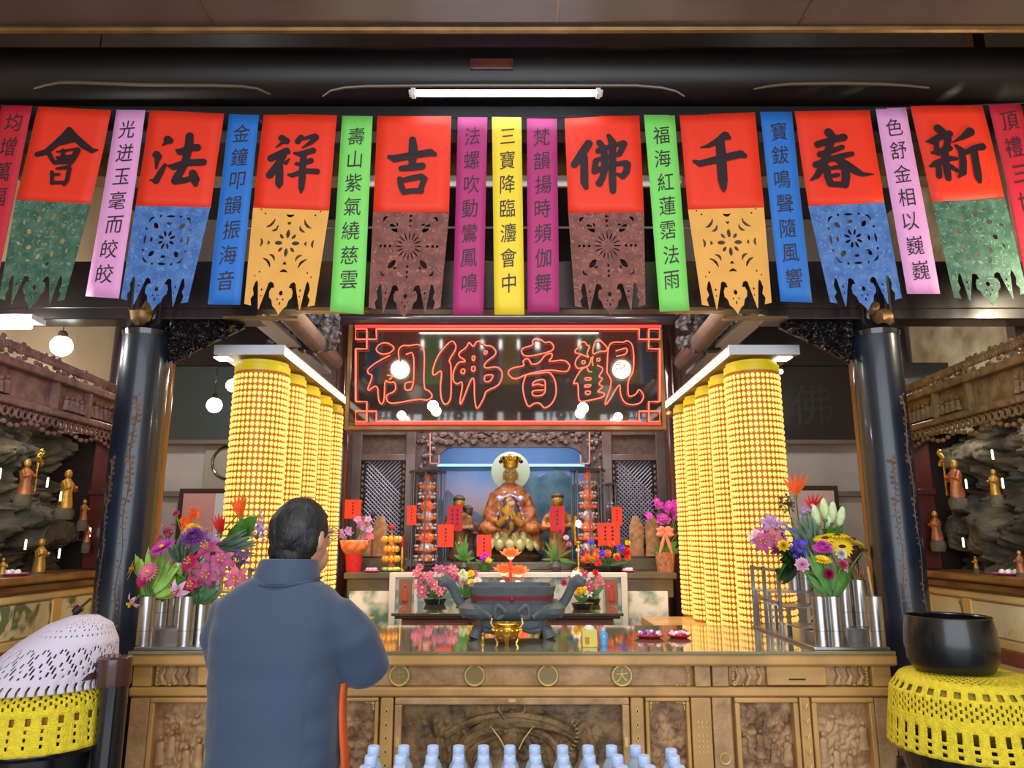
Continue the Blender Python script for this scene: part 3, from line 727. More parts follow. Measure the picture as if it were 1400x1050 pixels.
NE = [
('祖', sA, [([(170,190),(200,150),(250,135),(300,150),(340,185),(300,230),(230,245),(180,220)],1),
   ([(300,250),(180,310),(90,380),(100,420),(145,430),(80,590),(185,510),(190,650),(215,700),(245,665),(250,470),(290,500),(345,490),(350,575),(260,610),(270,670),(320,690),(560,645),(640,660),(685,620),(650,570),(600,555),(610,230),(590,170),(545,150),(480,165),(410,160),(370,200),(380,300)],0),
   ([(440,245),(515,215),(510,560),(430,570),(430,500),(495,490)],0),([(270,430),(330,440),(290,470)],0)]),
('佛', sA, [([(860,105),(905,180),(825,300),(850,330),(850,620),(830,680),(790,700),(760,650),(750,540),(770,375),(690,440),(680,400),(700,320),(750,220)],1),
   ([(915,230),(990,180),(1010,125),(1050,180),(1080,120),(1130,130),(1155,165),(1220,165),(1270,235),(1150,320),(1150,372),(1270,350),(1320,410),(1290,520),(1160,575),(1150,630),(1080,755),(1060,640),(1060,460),(1030,460),(940,700),(925,680),(960,480),(900,515),(865,480),(870,390),(915,310),(980,310),(970,290),(925,265)],1),
   ([(1150,205),(1185,220),(1150,248)],1),([(1040,258),(1066,258),(1060,298),(1040,298)],1),([(940,378),(975,375),(970,417),(938,415)],1),([(1035,352),(1066,352),(1066,392),(1035,396)],1),([(1150,430),(1240,425),(1200,490),(1150,490)],1)]),
('音', sB, [([(250,120),(280,95),(330,110),(365,140),(410,125),(450,170),(430,215),(190,270),(145,215),(165,185),(260,160)],1),
   ([(170,325),(165,300),(205,275),(235,310),(240,335),(310,325),(370,240),(430,232),(430,270),(385,312),(540,290),(595,340),(575,390),(540,402),(400,380),(200,420),(90,475),(25,420),(50,370),(180,345)],1),
   ([(190,430),(160,530),(180,640),(215,725),(270,680),(325,685),(360,735),(430,690),(470,600),(460,480),(410,400),(330,412),(220,420)],1),
   ([(250,520),(265,485),(355,465),(370,500),(365,610),(255,622),(245,570),(355,565)],0),([(250,525),(300,510),(355,525)],0)]),
('觀', sB, [([(635,205),(680,175),(690,130),(730,130),(745,165),(775,160),(740,240),(770,275),(690,240),(640,230)],1),
   ([(795,205),(820,120),(860,108),(890,140),(930,180),(925,215),(860,215),(800,245)],1),
   ([(690,245),(650,280),(635,330),(660,375),(720,360),(765,345),(785,270)],0),([(700,300),(728,300),(726,328),(700,328)],1),([(835,278),(862,278),(860,304),(835,304)],1),([(800,260),(790,310),(800,345)],0),
   ([(740,350),(680,390),(610,520),(665,490),(668,650),(690,672),(760,660),(890,632),(910,595),(840,580)],0),([(740,350),(760,400),(790,400)],0),
   ([(835,340),(900,370),(845,450),(893,455),(845,515),(893,530),(840,580)],0),
   ([(725,455),(780,452),(780,475),(730,478)],1),([(722,520),(782,515),(775,535),(725,540)],1),([(728,575),(780,575),(770,605),(735,605)],1),
   ([(925,405),(930,290),(935,200),(955,140),(1010,130),(1070,135),(1110,115),(1155,150),(1170,250),(1165,400),(1115,480),(1115,600),(1130,628),(1190,605),(1215,550),(1265,620),(1230,685),(1150,702),(1080,680),(1045,600),(1045,490),(930,690),(900,700),(975,490),(925,405)],0),
   ([(1005,212),(1110,180),(1105,240),(1010,262)],0),([(1010,320),(1100,310),(1095,345),(1010,360)],0)])]
for ch, fn, lines in NE:
    m = MB()
    for pts, cl in lines: m.tube(smoothline(fn(pts), cl), 0.0052, 6, closed=bool(cl))
    m.build('neon_character', neonred, t)
m = MB()
def px(pts, cl=False, r=0.008): m.tube([sg(x, y) for x, y in pts], r, 6, closed=cl)
for fx in (0, 1):
    for fy in (0, 1):
        X = lambda a: 485+a if not fx else 903.5-a
        Yy = lambda a: 449+a if not fy else 580.5-a
        px([(X(3),Yy(3)),(X(18),Yy(3)),(X(18),Yy(17)),(X(3),Yy(17))], True, 0.007)
        px([(X(31),Yy(3)),(X(31),Yy(17)),(X(3),Yy(17))], False, 0.007)
        px([(X(18),Yy(3)),(X(18),Yy(30)),(X(3),Yy(30))], False, 0.007)
px([(516,452),(873,452)]); px([(516,577.5),(873,577.5)]); px([(488,479),(488,550)]); px([(900.5,479),(900.5,550)])
m.build('neon_border', neonred, t)
m = MB()
px([(487,448.5),(902,448.5)], False, 0.015); px([(487,580.5),(902,580.5)], False, 0.012)
m.build('red_tube', E('deep_red_neon_glow', (0.8, 0.035, 0.03), 1.0), t)
m = MB()
for x in (560, 830):
    a = sg(x, 447, 0.05); m.tube([a, (a.x, 5.98, 3.33)], 0.012, 8)
m.build('hanger', darkwood, t)

# two large globes reflect in the sign's black glass; added small bulbs imitate reflections
def globe(name, label, loc, r, mat, watts, col, drop, cat='lamp'):
    t = thing(name, label, cat, loc)
    MB().ball(loc, r, 20, 14).build('bulb', mat, t)
    MB().lathe([(r*0.45, r*0.82),(r*0.45, r*1.25),(r*0.3, r*1.5)], 14, loc).build('socket', darkbrown, t)
    MB().tube([(loc[0],loc[1],loc[2]+r*1.45),(loc[0],loc[1],loc[2]+drop)], 0.004, 6).build('cord', darkwood, t)
    return t
for k, (x, y) in enumerate(((547,505),(850,505))):
    p = P(x, y, 7.15); loc = Vector((p.x, 2*(SY-0.012)-7.15, p.z))
    globe('globe_lamp', ['warm globe lamp before the sign on the worshipper side, mirrored in its glass', 'warm globe lamp before the sign on the sunflower side, mirrored in its glass'][k], loc, 0.085, globewarm, 0, (1,.9,.7), 5.0-loc.z)
for k, (x, y, r, lab) in enumerate(((592,555,0.045,'small white-bright bulb standing in for a lamp reflection, worshipper side, nearer the middle'),(797,558,0.045,'small white-bright bulb standing in for a lamp reflection, sunflower side, nearer the middle'),
                                  (549,568,0.036,'smaller yellow bulb standing in for a lamp reflection near the worshipper-side sign corner'),(845,570,0.036,'smaller yellow bulb standing in for a lamp reflection near the sunflower-side sign corner'))):
    p = P(x, y, 5.86)
    t = thing('sign_reflection_bulb', lab, 'lamp', p)  # added bulb set where a lamp reflection shows in the glass
    MB().ball(p, r, 16, 12).build('bulb', bulbwarm, t)
    MB().tube([p, (p.x, 5.99, p.z-0.01)], 0.008, 6).build('stem', brass, t)

# ================================================================ LAMP TOWERS
def make_tower(loc):
    x, y = loc[0], loc[1]
    t = thing('lamp_tower', '', 'lamp tower', loc)
    MB().lathe([(0.165,0),(0.165,1.66)], 48, loc).build('shell', amber, t)
    MB().lathe([(0.172,1.655),(0.172,1.70),(0.160,1.705),(0.160,1.725)], 40, loc).build('cap', towercap, t)
    m = MB(); rows, cols = 42, 34
    base = MB().ball((0,0,0), (0.0135,0.010,0.0165), 6, 4)
    for j in range(rows):
        z = 0.03 + j*0.0388
        for i in range(cols):
            a = 2*PI*i/cols
            mm = Matrix.Rotation(a-PI/2, 3, 'Z'); c = Vector((x+0.168*math.cos(a), y+0.168*math.sin(a), loc[2]+z))
            m.add([(mm @ Vector(v)) + c for v in base.v], base.f)
    m.build('lamp_cells', cellglow, t, smooth=80)
    return t
first = None
for s, cx, side in ((-1,-1.62,'behind the worshipper'),(1,1.555,'beside the sunflower bouquet')):
    for k in range(5):
        loc = Vector((cx, 4.64+0.385*k, 0.92))
        lab = f'golden tower of tiny lamps, {ORD[k]} from the front, {side}'
        if first is None: first = make_tower(loc); first['label'] = lab; first['group'] = 'golden lamp towers'; tw = first
        else: tw = dup(first, loc, None, lab, 'golden lamp towers')
    t = thing('tower_cabinet', f'low tan wooden cabinet under the golden lamp towers {side}', 'cabinet', (cx, 5.4, 0))
    xi, xo = cx - s*0.52, cx + s*0.30
    a, b = min(xi, xo), max(xi, xo)
    MB().box(a, b, 4.46, 6.12, 0.86, 0.92).build('top', tablewood, t, bevel=0.008)
    MB().box(a+0.04, b-0.04, 4.50, 6.08, 0.0, 0.86).build('body', darkbrown, t)
    t = thing('tower_plinth', f'small dark plinth under the rearmost golden tower {side}', 'plinth', (cx, 6.3, 0))
    pa_, pb_ = sorted((s*1.45, s*1.86)); MB().box(pa_, pb_, 6.13, 6.42, 0.0, 0.92).build('block', darkbrown, t, bevel=0.006)
    t = thing('light_tray', f'slim white-edged light tray over the golden towers {side}', 'light', (cx, 5.4, 2.66))
    a, b = sorted((cx-s*0.20, cx+s*0.24))
    MB().box(a, b, 4.44, 6.45, 2.665, 2.72).build('board', M('tray_board'+str(s), S(150,120,84), 0.5), t)
    xe = cx - s*0.205
    MB().box(xe-0.008, xe+0.008, 4.43, 6.45, 2.655, 2.70).build('led_strip', ledwhite, t)
    MB().box(a, b, 4.425, 4.44, 2.66, 2.72).build('end_board', whitepaint, t)
    xo_ = cx + s*0.2
    MB().box(xo_-0.07, xo_+0.02, 4.5, 4.6, 2.655, 2.664).build('lamp_panel', E('tray_glow'+str(s), (0.9,0.95,1.0), 3), t)
    p = P(318, 527, 4.98) if s < 0 else P(1067, 508, 4.98)
    t = thing('spot_bulb', 'warm bulb half hidden by the nearest tower behind the worshipper' if s < 0 else 'tiny white bulb at the top of the nearest tower by the sunflowers', 'lamp', p)
    MB().ball(p, 0.045 if s < 0 else 0.018, 14, 10).build('bulb', bulbwarm, t)
    MB().tube([p, (p.x, p.y, 2.63), (cx+s*0.18, p.y, 2.68)], 0.006, 6).build('stem', darkwood, t)

# ================================================================ AISLE ENDS BEHIND THE COLUMNS
for s in (-1, 1):
    a, b = sorted((s*1.75, s*3.62))
    t = thing('name_board', 'dark lacquered board with faint writing on the far wall' if s > 0 else 'dark greenish board behind the white globe lamp', 'board', ((a+b)/2, 7.45, 2.5))
    MB().box(a, b, 7.42, 7.48, 2.50, 3.28).build('face', M('board_face'+str(s), S(28,26,26) if s > 0 else S(52,62,62), 0.35, coat=0.3), t)
    MB().box(a, b, 7.40, 7.43, 2.47, 2.51).build('lower_edge', M('board_edge'+str(s), S(110,96,92), 0.4), t)
    if s > 0:
        m = MB()
        for ch, cx, w in (('佛', 3.08, 0.42), ('光', 2.52, 0.40)):
            g, fs = glyph(ch); m.add([(cx+x*w, 7.415, 2.88+y*w) for x, y in g], fs)
        m.build('faint_writing', M('faint_ink', S(42,40,38), 0.5), t)
    struct(MB().box(a, b, 7.52, 7.6, 1.95, 2.0).build('trim_aisle_rail_' + ('left' if s < 0 else 'right'), M('rail'+str(s), S(120,112,110), 0.5)))
t = thing('framed_poster', 'pinkish framed poster on the wall beside the nearest tower', 'poster', (-3.05, 7.5, 1.3))
a, b = P(246, 668, 7.5), P(306, 760, 7.5)
MB().box(a.x, b.x+0.25, 7.5, 7.56, b.z, a.z).build('frame', darkbrown, t)
MB().box(a.x+0.05, b.x+0.2, 7.485, 7.5, b.z+0.05, a.z-0.05).build('picture', M('pink_poster', S(214,160,158), 0.35, var=0.06, scale=1.5), t)
MB().box(b.x-0.12, b.x+0.05, 7.475, 7.486, b.z+0.05, a.z-0.05).build('white_panel', whitepaint, t)
t = thing('framed_poster', 'pale pink framed poster on the wall behind the lily buds', 'poster', (3.1, 7.5, 1.3))
a, b = P(1086, 664, 7.5), P(1151, 730, 7.5)
MB().box(a.x-0.2, b.x, 7.5, 7.56, b.z, a.z).build('frame', darkbrown, t)
MB().box(a.x-0.15, b.x-0.05, 7.485, 7.5, b.z+0.05, a.z-0.05).build('picture', M('pale_poster', S(222,196,196), 0.35, var=0.06, scale=1.5), t)
p = P(312, 632, 7.5)
t = thing('ring_panel', 'grey wall panel with a dark ring beside the nearest tower', 'panel', (p.x, 7.5, p.z-0.3))
MB().box(p.x-0.26, p.x+0.3, 7.53, 7.58, p.z-0.3, p.z+0.26).build('face', M('panel_grey', S(160,154,140), 0.5), t, bevel=0.01)
MB().tube([(p.x+0.17*math.cos(a*PI/14), 7.52, p.z+0.17*math.sin(a*PI/14)) for a in range(28)], 0.014, 8, closed=True).build('ring', darkbrown, t)
p = P(293, 554, 5.6)
globe('globe_lamp', 'white globe lamp shining before the dark greenish board', p, 0.058, globewhite, 0, (.9,1,.95), 5.0-p.z)
p = P(84, 473, 4.3)
globe('globe_lamp', 'white globe lamp over the lace-drum side altar', p, 0.062, globewhite, 0, (.9,1,.95), 5.0-p.z)
bulb_light('side_globe_light', (-2.85, 4.0, 2.75), 28, (0.95, 1.0, 0.95))
bulb_light('other_side_fill_light', (3.15, 3.6, 2.95), 26, (1.0, 0.86, 0.6))  # added fill without any globe; brightens the mottled wall
bulb_light('aisle_light', (-2.7, 6.3, 2.9), 26, (1.0, 0.97, 0.95))
bulb_light('other_aisle_light', (2.7, 6.3, 2.9), 16, (1.0, 0.97, 0.95))
p = P(8, 437, 3.9)
t = thing('ceiling_lamp', 'bright white lamp at the end of the lintel above the lace-drum altar', 'lamp', p)
MB().box(p.x-0.16, p.x+0.05, 4.0, 4.06, p.z-0.012, p.z+0.022).build('diffuser', globewhite, t, bevel=0.01)
MB().box(p.x-0.18, p.x+0.08, 3.99, 4.12, p.z+0.03, p.z+0.06).build('housing', whitepaint, t)

# ================================================================ INNER SHRINE
for s in (-1, 1):
    t = thing('shrine_post', f'dark maroon round post at the end of the golden towers {"behind the worshipper" if s<0 else "by the purple orchid"}', 'post', (s*1.515-0.03, 6.62, 0))
    MB().lathe([(0.085,0),(0.085,3.8)], 24, (s*1.515-0.03, 6.62, 0)).build('shaft', M('maroon_post'+str(s), S(70,40,40), 0.2, coat=0.6), t)
    MB().lathe([(0.12,0),(0.12,0.1),(0.09,0.16)], 24, (s*1.515-0.03, 6.62, 0)).build('base', stonegrey, t)
    MB().lathe([(0.088,2.6),(0.10,2.63),(0.088,2.66)], 24, (s*1.515-0.03, 6.62, 0)).build('band', goldtrim, t)
shrinewood = M('grey_brown_shrine_wood', S(92,74,72), 0.4, var=0.2, coat=0.2)
def lattice(s):
    xa, xb = sorted((s*0.93-0.03, s*1.44-0.03)); Y = 6.95
    t = thing('lattice_screen', f'carved wooden lattice screen behind the {"pink orchid pot" if s<0 else "purple orchid pot"}', 'screen', ((xa+xb)/2, Y, 1.2))
    m = MB()
    for x in (xa, xb): m.box(x-0.045, x+0.045, Y-0.04, Y+0.04, 1.2, 3.75)
    for z in (1.24, 1.5, 2.28, 2.52, 2.70): m.box(xa, xb, Y-0.03, Y+0.03, z-0.03, z+0.03)
    m.build('frame', shrinewood, t, bevel=0.006)
    MB().box(xa+0.04, xb-0.04, Y, Y+0.02, 2.31, 2.49).build('upper_panel', M('screen_panel'+str(s), S(80,62,58), 0.5, var=0.3, scale=20), t)
    MB().box(xa+0.04, xb-0.04, Y, Y+0.02, 2.70, 3.75).build('head_panel', shrinewood, t)
    m = MB(); w = xb-xa-0.16; x0 = xa+0.08
    n = 9
    for i in range(-18, 20):
        for d in (1, -1):
            pts = []
            za = 1.53; zb = 2.25; H = zb-za; sx = x0 + i*w/n
            L = []
            for k in range(41):
                z = za + H*k/40; x = sx + d*(z-za)
                if x0 <= x <= x0+w: L.append((x, Y+0.004*d, z))
            if len(L) > 1: m.tube([L[0], L[-1]], 0.006, 4)
    m.build('lattice', M('pale_lattice'+str(s), S(150,150,168), 0.4), t)
    MB().box(xa+0.05, xb-0.05, Y+0.03, Y+0.05, 1.53, 2.25).build('backing', M('lattice_backing'+str(s), S(52,46,56), 0.6), t)
    m = MB()
    for x in (xa+0.06, xb-0.06):
        for k in range(12): m.ball((x, Y-0.02, 1.58+k*0.056), (0.016,0.016,0.02), 6, 4)
    m.build('carved_edge', M('carved_edge'+str(s), S(104,84,74), 0.5), t)
    struct(MB().box(xa-0.5 if s < 0 else xb, xa if s < 0 else xb+0.5, Y-0.02, Y+0.05, 0.0, 3.75).build('wall_shrine_' + ('left' if s < 0 else 'right'), shrinewood))
lattice(-1); lattice(1)
# carved niche front
t = thing('carved_niche', 'carved dark niche front with rounded opening framing the statue', 'niche', (-0.03, 7.0, 1.2))
def rz(x, y): q = P(x, y, 7.0); return (q.x, q.z)
o = [rz(566,580),(rz(566,580)[0],1.2)]
TL, TR = rz(566, 560), rz(830, 560)
oL, oR, oT = rz(597, 660)[0], rz(800, 660)[0], rz(700, 612)[1]
outer = [(TL[0],1.27),(TL[0],3.2),(TR[0],3.2),(TR[0],1.27)]
rr = 0.16; arc = []
for k in range(9):
    a = PI - k*PI/16; arc.append((oL+rr+rr*math.cos(a), oT-rr+rr*math.sin(a)))
for k in range(9):
    a = PI/2 - k*PI/16; arc.append((oR-rr+rr*math.cos(a), oT-rr+rr*math.sin(a)))
loop = outer[:2] + outer[2:] + [(oR,1.27)] + list(reversed(arc)) + [(oL,1.27)]
vs, fs = fill2d([loop], 0.03)
m = MB(); m.add([(x, 7.0+z, y) for x, y, z in vs], fs); m.build('frame_board', M('niche_wood', S(78,62,62), 0.45, var=0.35, scale=14, bump=0.4), t)
m = MB(); rnd = random.Random(3)
for i in range(240):
    x = rnd.uniform(TL[0]+0.05, TR[0]-0.05); z = rnd.uniform(oT+0.04, oT+0.30)
    r_ = rnd.uniform(0.012, 0.032); m.ball((x, 6.965, z), (r_*1.3, r_*0.8, r_), 6, 4)
for s in (-1, 1):
    for i in range(60):
        xx = (oL-0.10 if s < 0 else oR+0.10) + rnd.uniform(-0.07, 0.07); r_ = rnd.uniform(0.012, 0.026)
        m.ball((xx, 6.965, rnd.uniform(1.5, oT+0.1)), (r_, r_*0.8, r_*1.3), 6, 4)
m.build('carved_frieze', M('frieze_carving', S(92,74,72), 0.4, var=0.4, scale=24, coat=0.2), t)
m = MB()
for s in (-1, 1):
    for (xa, ya, xb, yb) in ((588,592,588,634),(588,634,600,634),(600,634,600,622)):
        if s > 0: xa, xb = 1394-xa, 1394-xb
        a, b = P(xa, ya, 6.95), P(xb, yb, 6.95); m.tube([a, b], 0.008, 6)
m.build('key_fret', M('pinkish_fret', S(176,126,116), 0.5), t)
# niche interior and painted backdrop
pm = bpy.data.materials.new('painted_sky_backdrop'); pm.use_nodes = True
nt = pm.node_tree; bs = nt.nodes['Principled BSDF']; bs.inputs['Roughness'].default_value = 0.4
tc = nt.nodes.new('ShaderNodeTexCoord'); sx = nt.nodes.new('ShaderNodeSeparateXYZ'); nt.links.new(tc.outputs['Object'], sx.inputs[0])
nz = nt.nodes.new('ShaderNodeTexNoise'); nz.inputs['Scale'].default_value = 2.2; nz.inputs['Detail'].default_value = 6; nt.links.new(tc.outputs['Object'], nz.inputs['Vector'])
ad = nt.nodes.new('ShaderNodeMath'); ad.operation = 'MULTIPLY_ADD'; ad.inputs[1].default_value = 0.45; nt.links.new(nz.outputs['Fac'], ad.inputs[0]); nt.links.new(sx.outputs['Z'], ad.inputs[2])
rp = nt.nodes.new('ShaderNodeValToRGB'); nt.links.new(ad.outputs[0], rp.inputs['Fac'])
els = rp.color_ramp.elements; els[0].position = 0.35; els[0].color = (*S(96,132,150), 1); els[1].position = 1.0; els[1].color = (*S(88,138,206), 1)
for pos, c in ((0.55, S(226,176,166)), (0.66, S(190,176,200)), (0.8, S(112,152,196))):
    e = els.new(pos); e.color = (*c, 1)
mp = nt.nodes.new('ShaderNodeMath'); mp.operation = 'MULTIPLY'; mp.inputs[1].default_value = 0.62
nt.links.remove(rp.inputs['Fac'].links[0]); nt.links.new(ad.outputs[0], mp.inputs[0]); nt.links.new(mp.outputs[0], rp.inputs['Fac'])
nt.links.new(rp.outputs['Color'], bs.inputs['Base Color'])
t = thing('painted_backdrop', 'painted blue sky and mountain backdrop behind the crowned statue', 'painting', (-0.03, 8.1, 1.2))
MB().box(-1.25, 1.19, 8.1, 8.13, 1.2, 2.85).build('sky_painting', pm, t)
def mount(pts, mat, nm, y):
    vs, fs = fill2d([pts], 0.004); m = MB(); m.add([(x, y+z, zz) for x, zz, z in vs], fs); m.build(nm, mat, t)
mount([(-0.03,1.2),(-0.03,2.0),(0.12,2.28),(0.3,2.18),(0.5,2.3),(0.75,2.1),(0.95,2.14),(1.15,1.9),(1.15,1.2)], M('painted_mountain', S(70,104,116), 0.5, col2=S(120,150,160), scale=5), 'painted_mountain', 8.085)
mount([(-1.2,1.2),(-1.2,1.62),(-0.95,1.85),(-0.7,2.05),(-0.55,1.9),(-0.3,1.75),(-0.05,1.7),(0.2,1.85),(0.2,1.2)], M('painted_hills', S(104,122,142), 0.5, col2=S(160,164,180), scale=5), 'painted_hill', 8.075)
struct(MB().box(-1.3, 1.24, 8.13, 8.2, 0.9, 3.2).build('wall_niche', darkwood))
t = thing('niche_tube_lamp', 'bluish tube lamp along the top of the painted sky', 'lamp', (-0.03, 8.0, 2.3))
zl = P(700, 636, 8.0).z
MB().tube([(-0.95, 8.0, zl), (-0.2, 8.0, zl)], 0.014, 8).build('tube', ledblue, t); MB().tube([(0.14, 8.0, zl), (0.88, 8.0, zl)], 0.014, 8).build('tube', ledblue, t)
MB().box(-1.0, 0.94, 8.015, 8.06, zl-0.012, zl+0.02).build('housing', M('lamp_rail', S(120,150,200), 0.4), t)

# stepped shrine altar
t = thing('shrine_altar', 'wide olive-brown shrine altar with white framed front and marble insets', 'altar', (-0.03, 6.9, 0))
ZA = P(700, 783, 6.2).z
XL, XR = P(470, 783, 6.2).x, P(925, 783, 6.2).x
MB().box(XL, XR, 6.2, 7.9, ZA-0.05, ZA).build('top', olivewood, t, bevel=0.008)
MB().box(XL+0.05, XR-0.05, 6.3, 7.85, 0, ZA-0.05).build('body', M('altar_body', S(74,64,50), 0.5, var=0.2), t)
MB().box(XL+0.02, XR-0.02, 6.25, 6.31, ZA-0.2, ZA-0.05).build('apron', olivewood, t, bevel=0.006)
for a, b in ((478,537),(858,914)):
    pa, pb = P(a, 808, 6.24), P(b, 855, 6.24)
    MB().box(pa.x, pb.x, 6.22, 6.26, pb.z-0.1, pa.z).build('marble_inset', greenmarble, t)
pa, pb = P(532, 784, 6.1), P(860, 846, 6.1)
w0 = pa.x; w1 = pb.x
m = MB().box(w0, w1, 6.12, 6.19, ZA-0.035, ZA+0.004); m.box(w0, w0+0.05, 6.12, 6.19, 0.7, ZA-0.03); m.box(w1-0.05, w1, 6.12, 6.19, 0.7, ZA-0.03)
m.box(w0+0.2, w0+0.23, 6.13, 6.19, 0.7, ZA-0.03); m.box(w1-0.23, w1-0.2, 6.13, 6.19, 0.7, ZA-0.03)
m.build('white_frame', whitemarble, t, bevel=0.005)
MB().box(w0+0.05, w1-0.05, 6.15, 6.18, 0.7, ZA-0.03).build('painted_front', M('teal_painted_front', S(206,206,190), 0.4, col2=S(110,150,150), scale=8, contrast=(0.5,0.6)), t)
for x in (w0+0.13, w1-0.13):
    f = MB().box(x-0.05, x+0.05, 6.12, 6.15, ZA-0.24, ZA-0.05).build('picture_inset', M('inset_brown%d' % (x > 0), S(140,96,66), 0.5), t)
    m = MB(); m.ball((x, 6.12, ZA-0.10), (0.012,0.006,0.014), 8, 6); m.lathe([(0.012,0),(0.022,0.03),(0.028,0.10)][::-1], 10, (x, 6.12, ZA-0.115), Matrix.Scale(-1, 3, (0,0,1)), sy=0.4)
    m.build('painted_figure', M('inset_figure%d' % (x > 0), S(178,70,56), 0.5), f)
ZS = ZA + 0.10
for a, b in ((-1.40, -0.80), (0.74, 1.34)):
    MB().box(a, b, 6.62, 6.92, ZA, ZS).build('step', olivewood, t, bevel=0.006)
MB().box(-0.8, 0.74, 6.75, 7.9, ZA, ZA+0.06).build('dais', olivewood, t, bevel=0.006)

# middle table with the glass top
t = thing('glass_topped_table', 'dark carved table with a dark glass top behind the stone censer', 'table', (-0.03, 5.6, 0))
MB().box(-0.80, 0.74, 5.05, 6.05, 1.032, 1.05).build('glass_top', darkglasstop, t, bevel=0.003)
MB().box(-0.78, 0.72, 5.07, 6.03, 1.012, 1.032).build('frame_top', darkbrown, t, bevel=0.004)
MB().box(-0.74, 0.68, 5.11, 6.0, 0.80, 1.012).build('carcass', M('redbrown_wood', S(110,58,38), 0.35, var=0.2, coat=0.4), t, bevel=0.01)
drawerwood = M('red_brown_drawer', S(132,70,42), 0.35, var=0.2, coat=0.3)
MB().box(-0.27, 0.21, 5.09, 5.12, 0.84, 0.985).build('front_board', drawerwood, t, bevel=0.006)
for a, b in ((-0.73,-0.29),(0.23,0.67)):
    d = MB().box(a, b, 5.085, 5.12, 0.84, 0.985).build('drawer', drawerwood, t, bevel=0.006)
    MB().tube([(a+0.05,5.08,0.95),(a+(b-a)/2,5.07,0.975),(b-0.05,5.08,0.95)], 0.010, 6).build('carved_arch', brownpost, d)
for x in (-0.7, 0.64):
    for y in (5.15, 5.95): MB().box(x-0.04, x+0.04, y-0.04, y+0.04, 0, 0.8).build('leg', darkbrown, t, bevel=0.006)

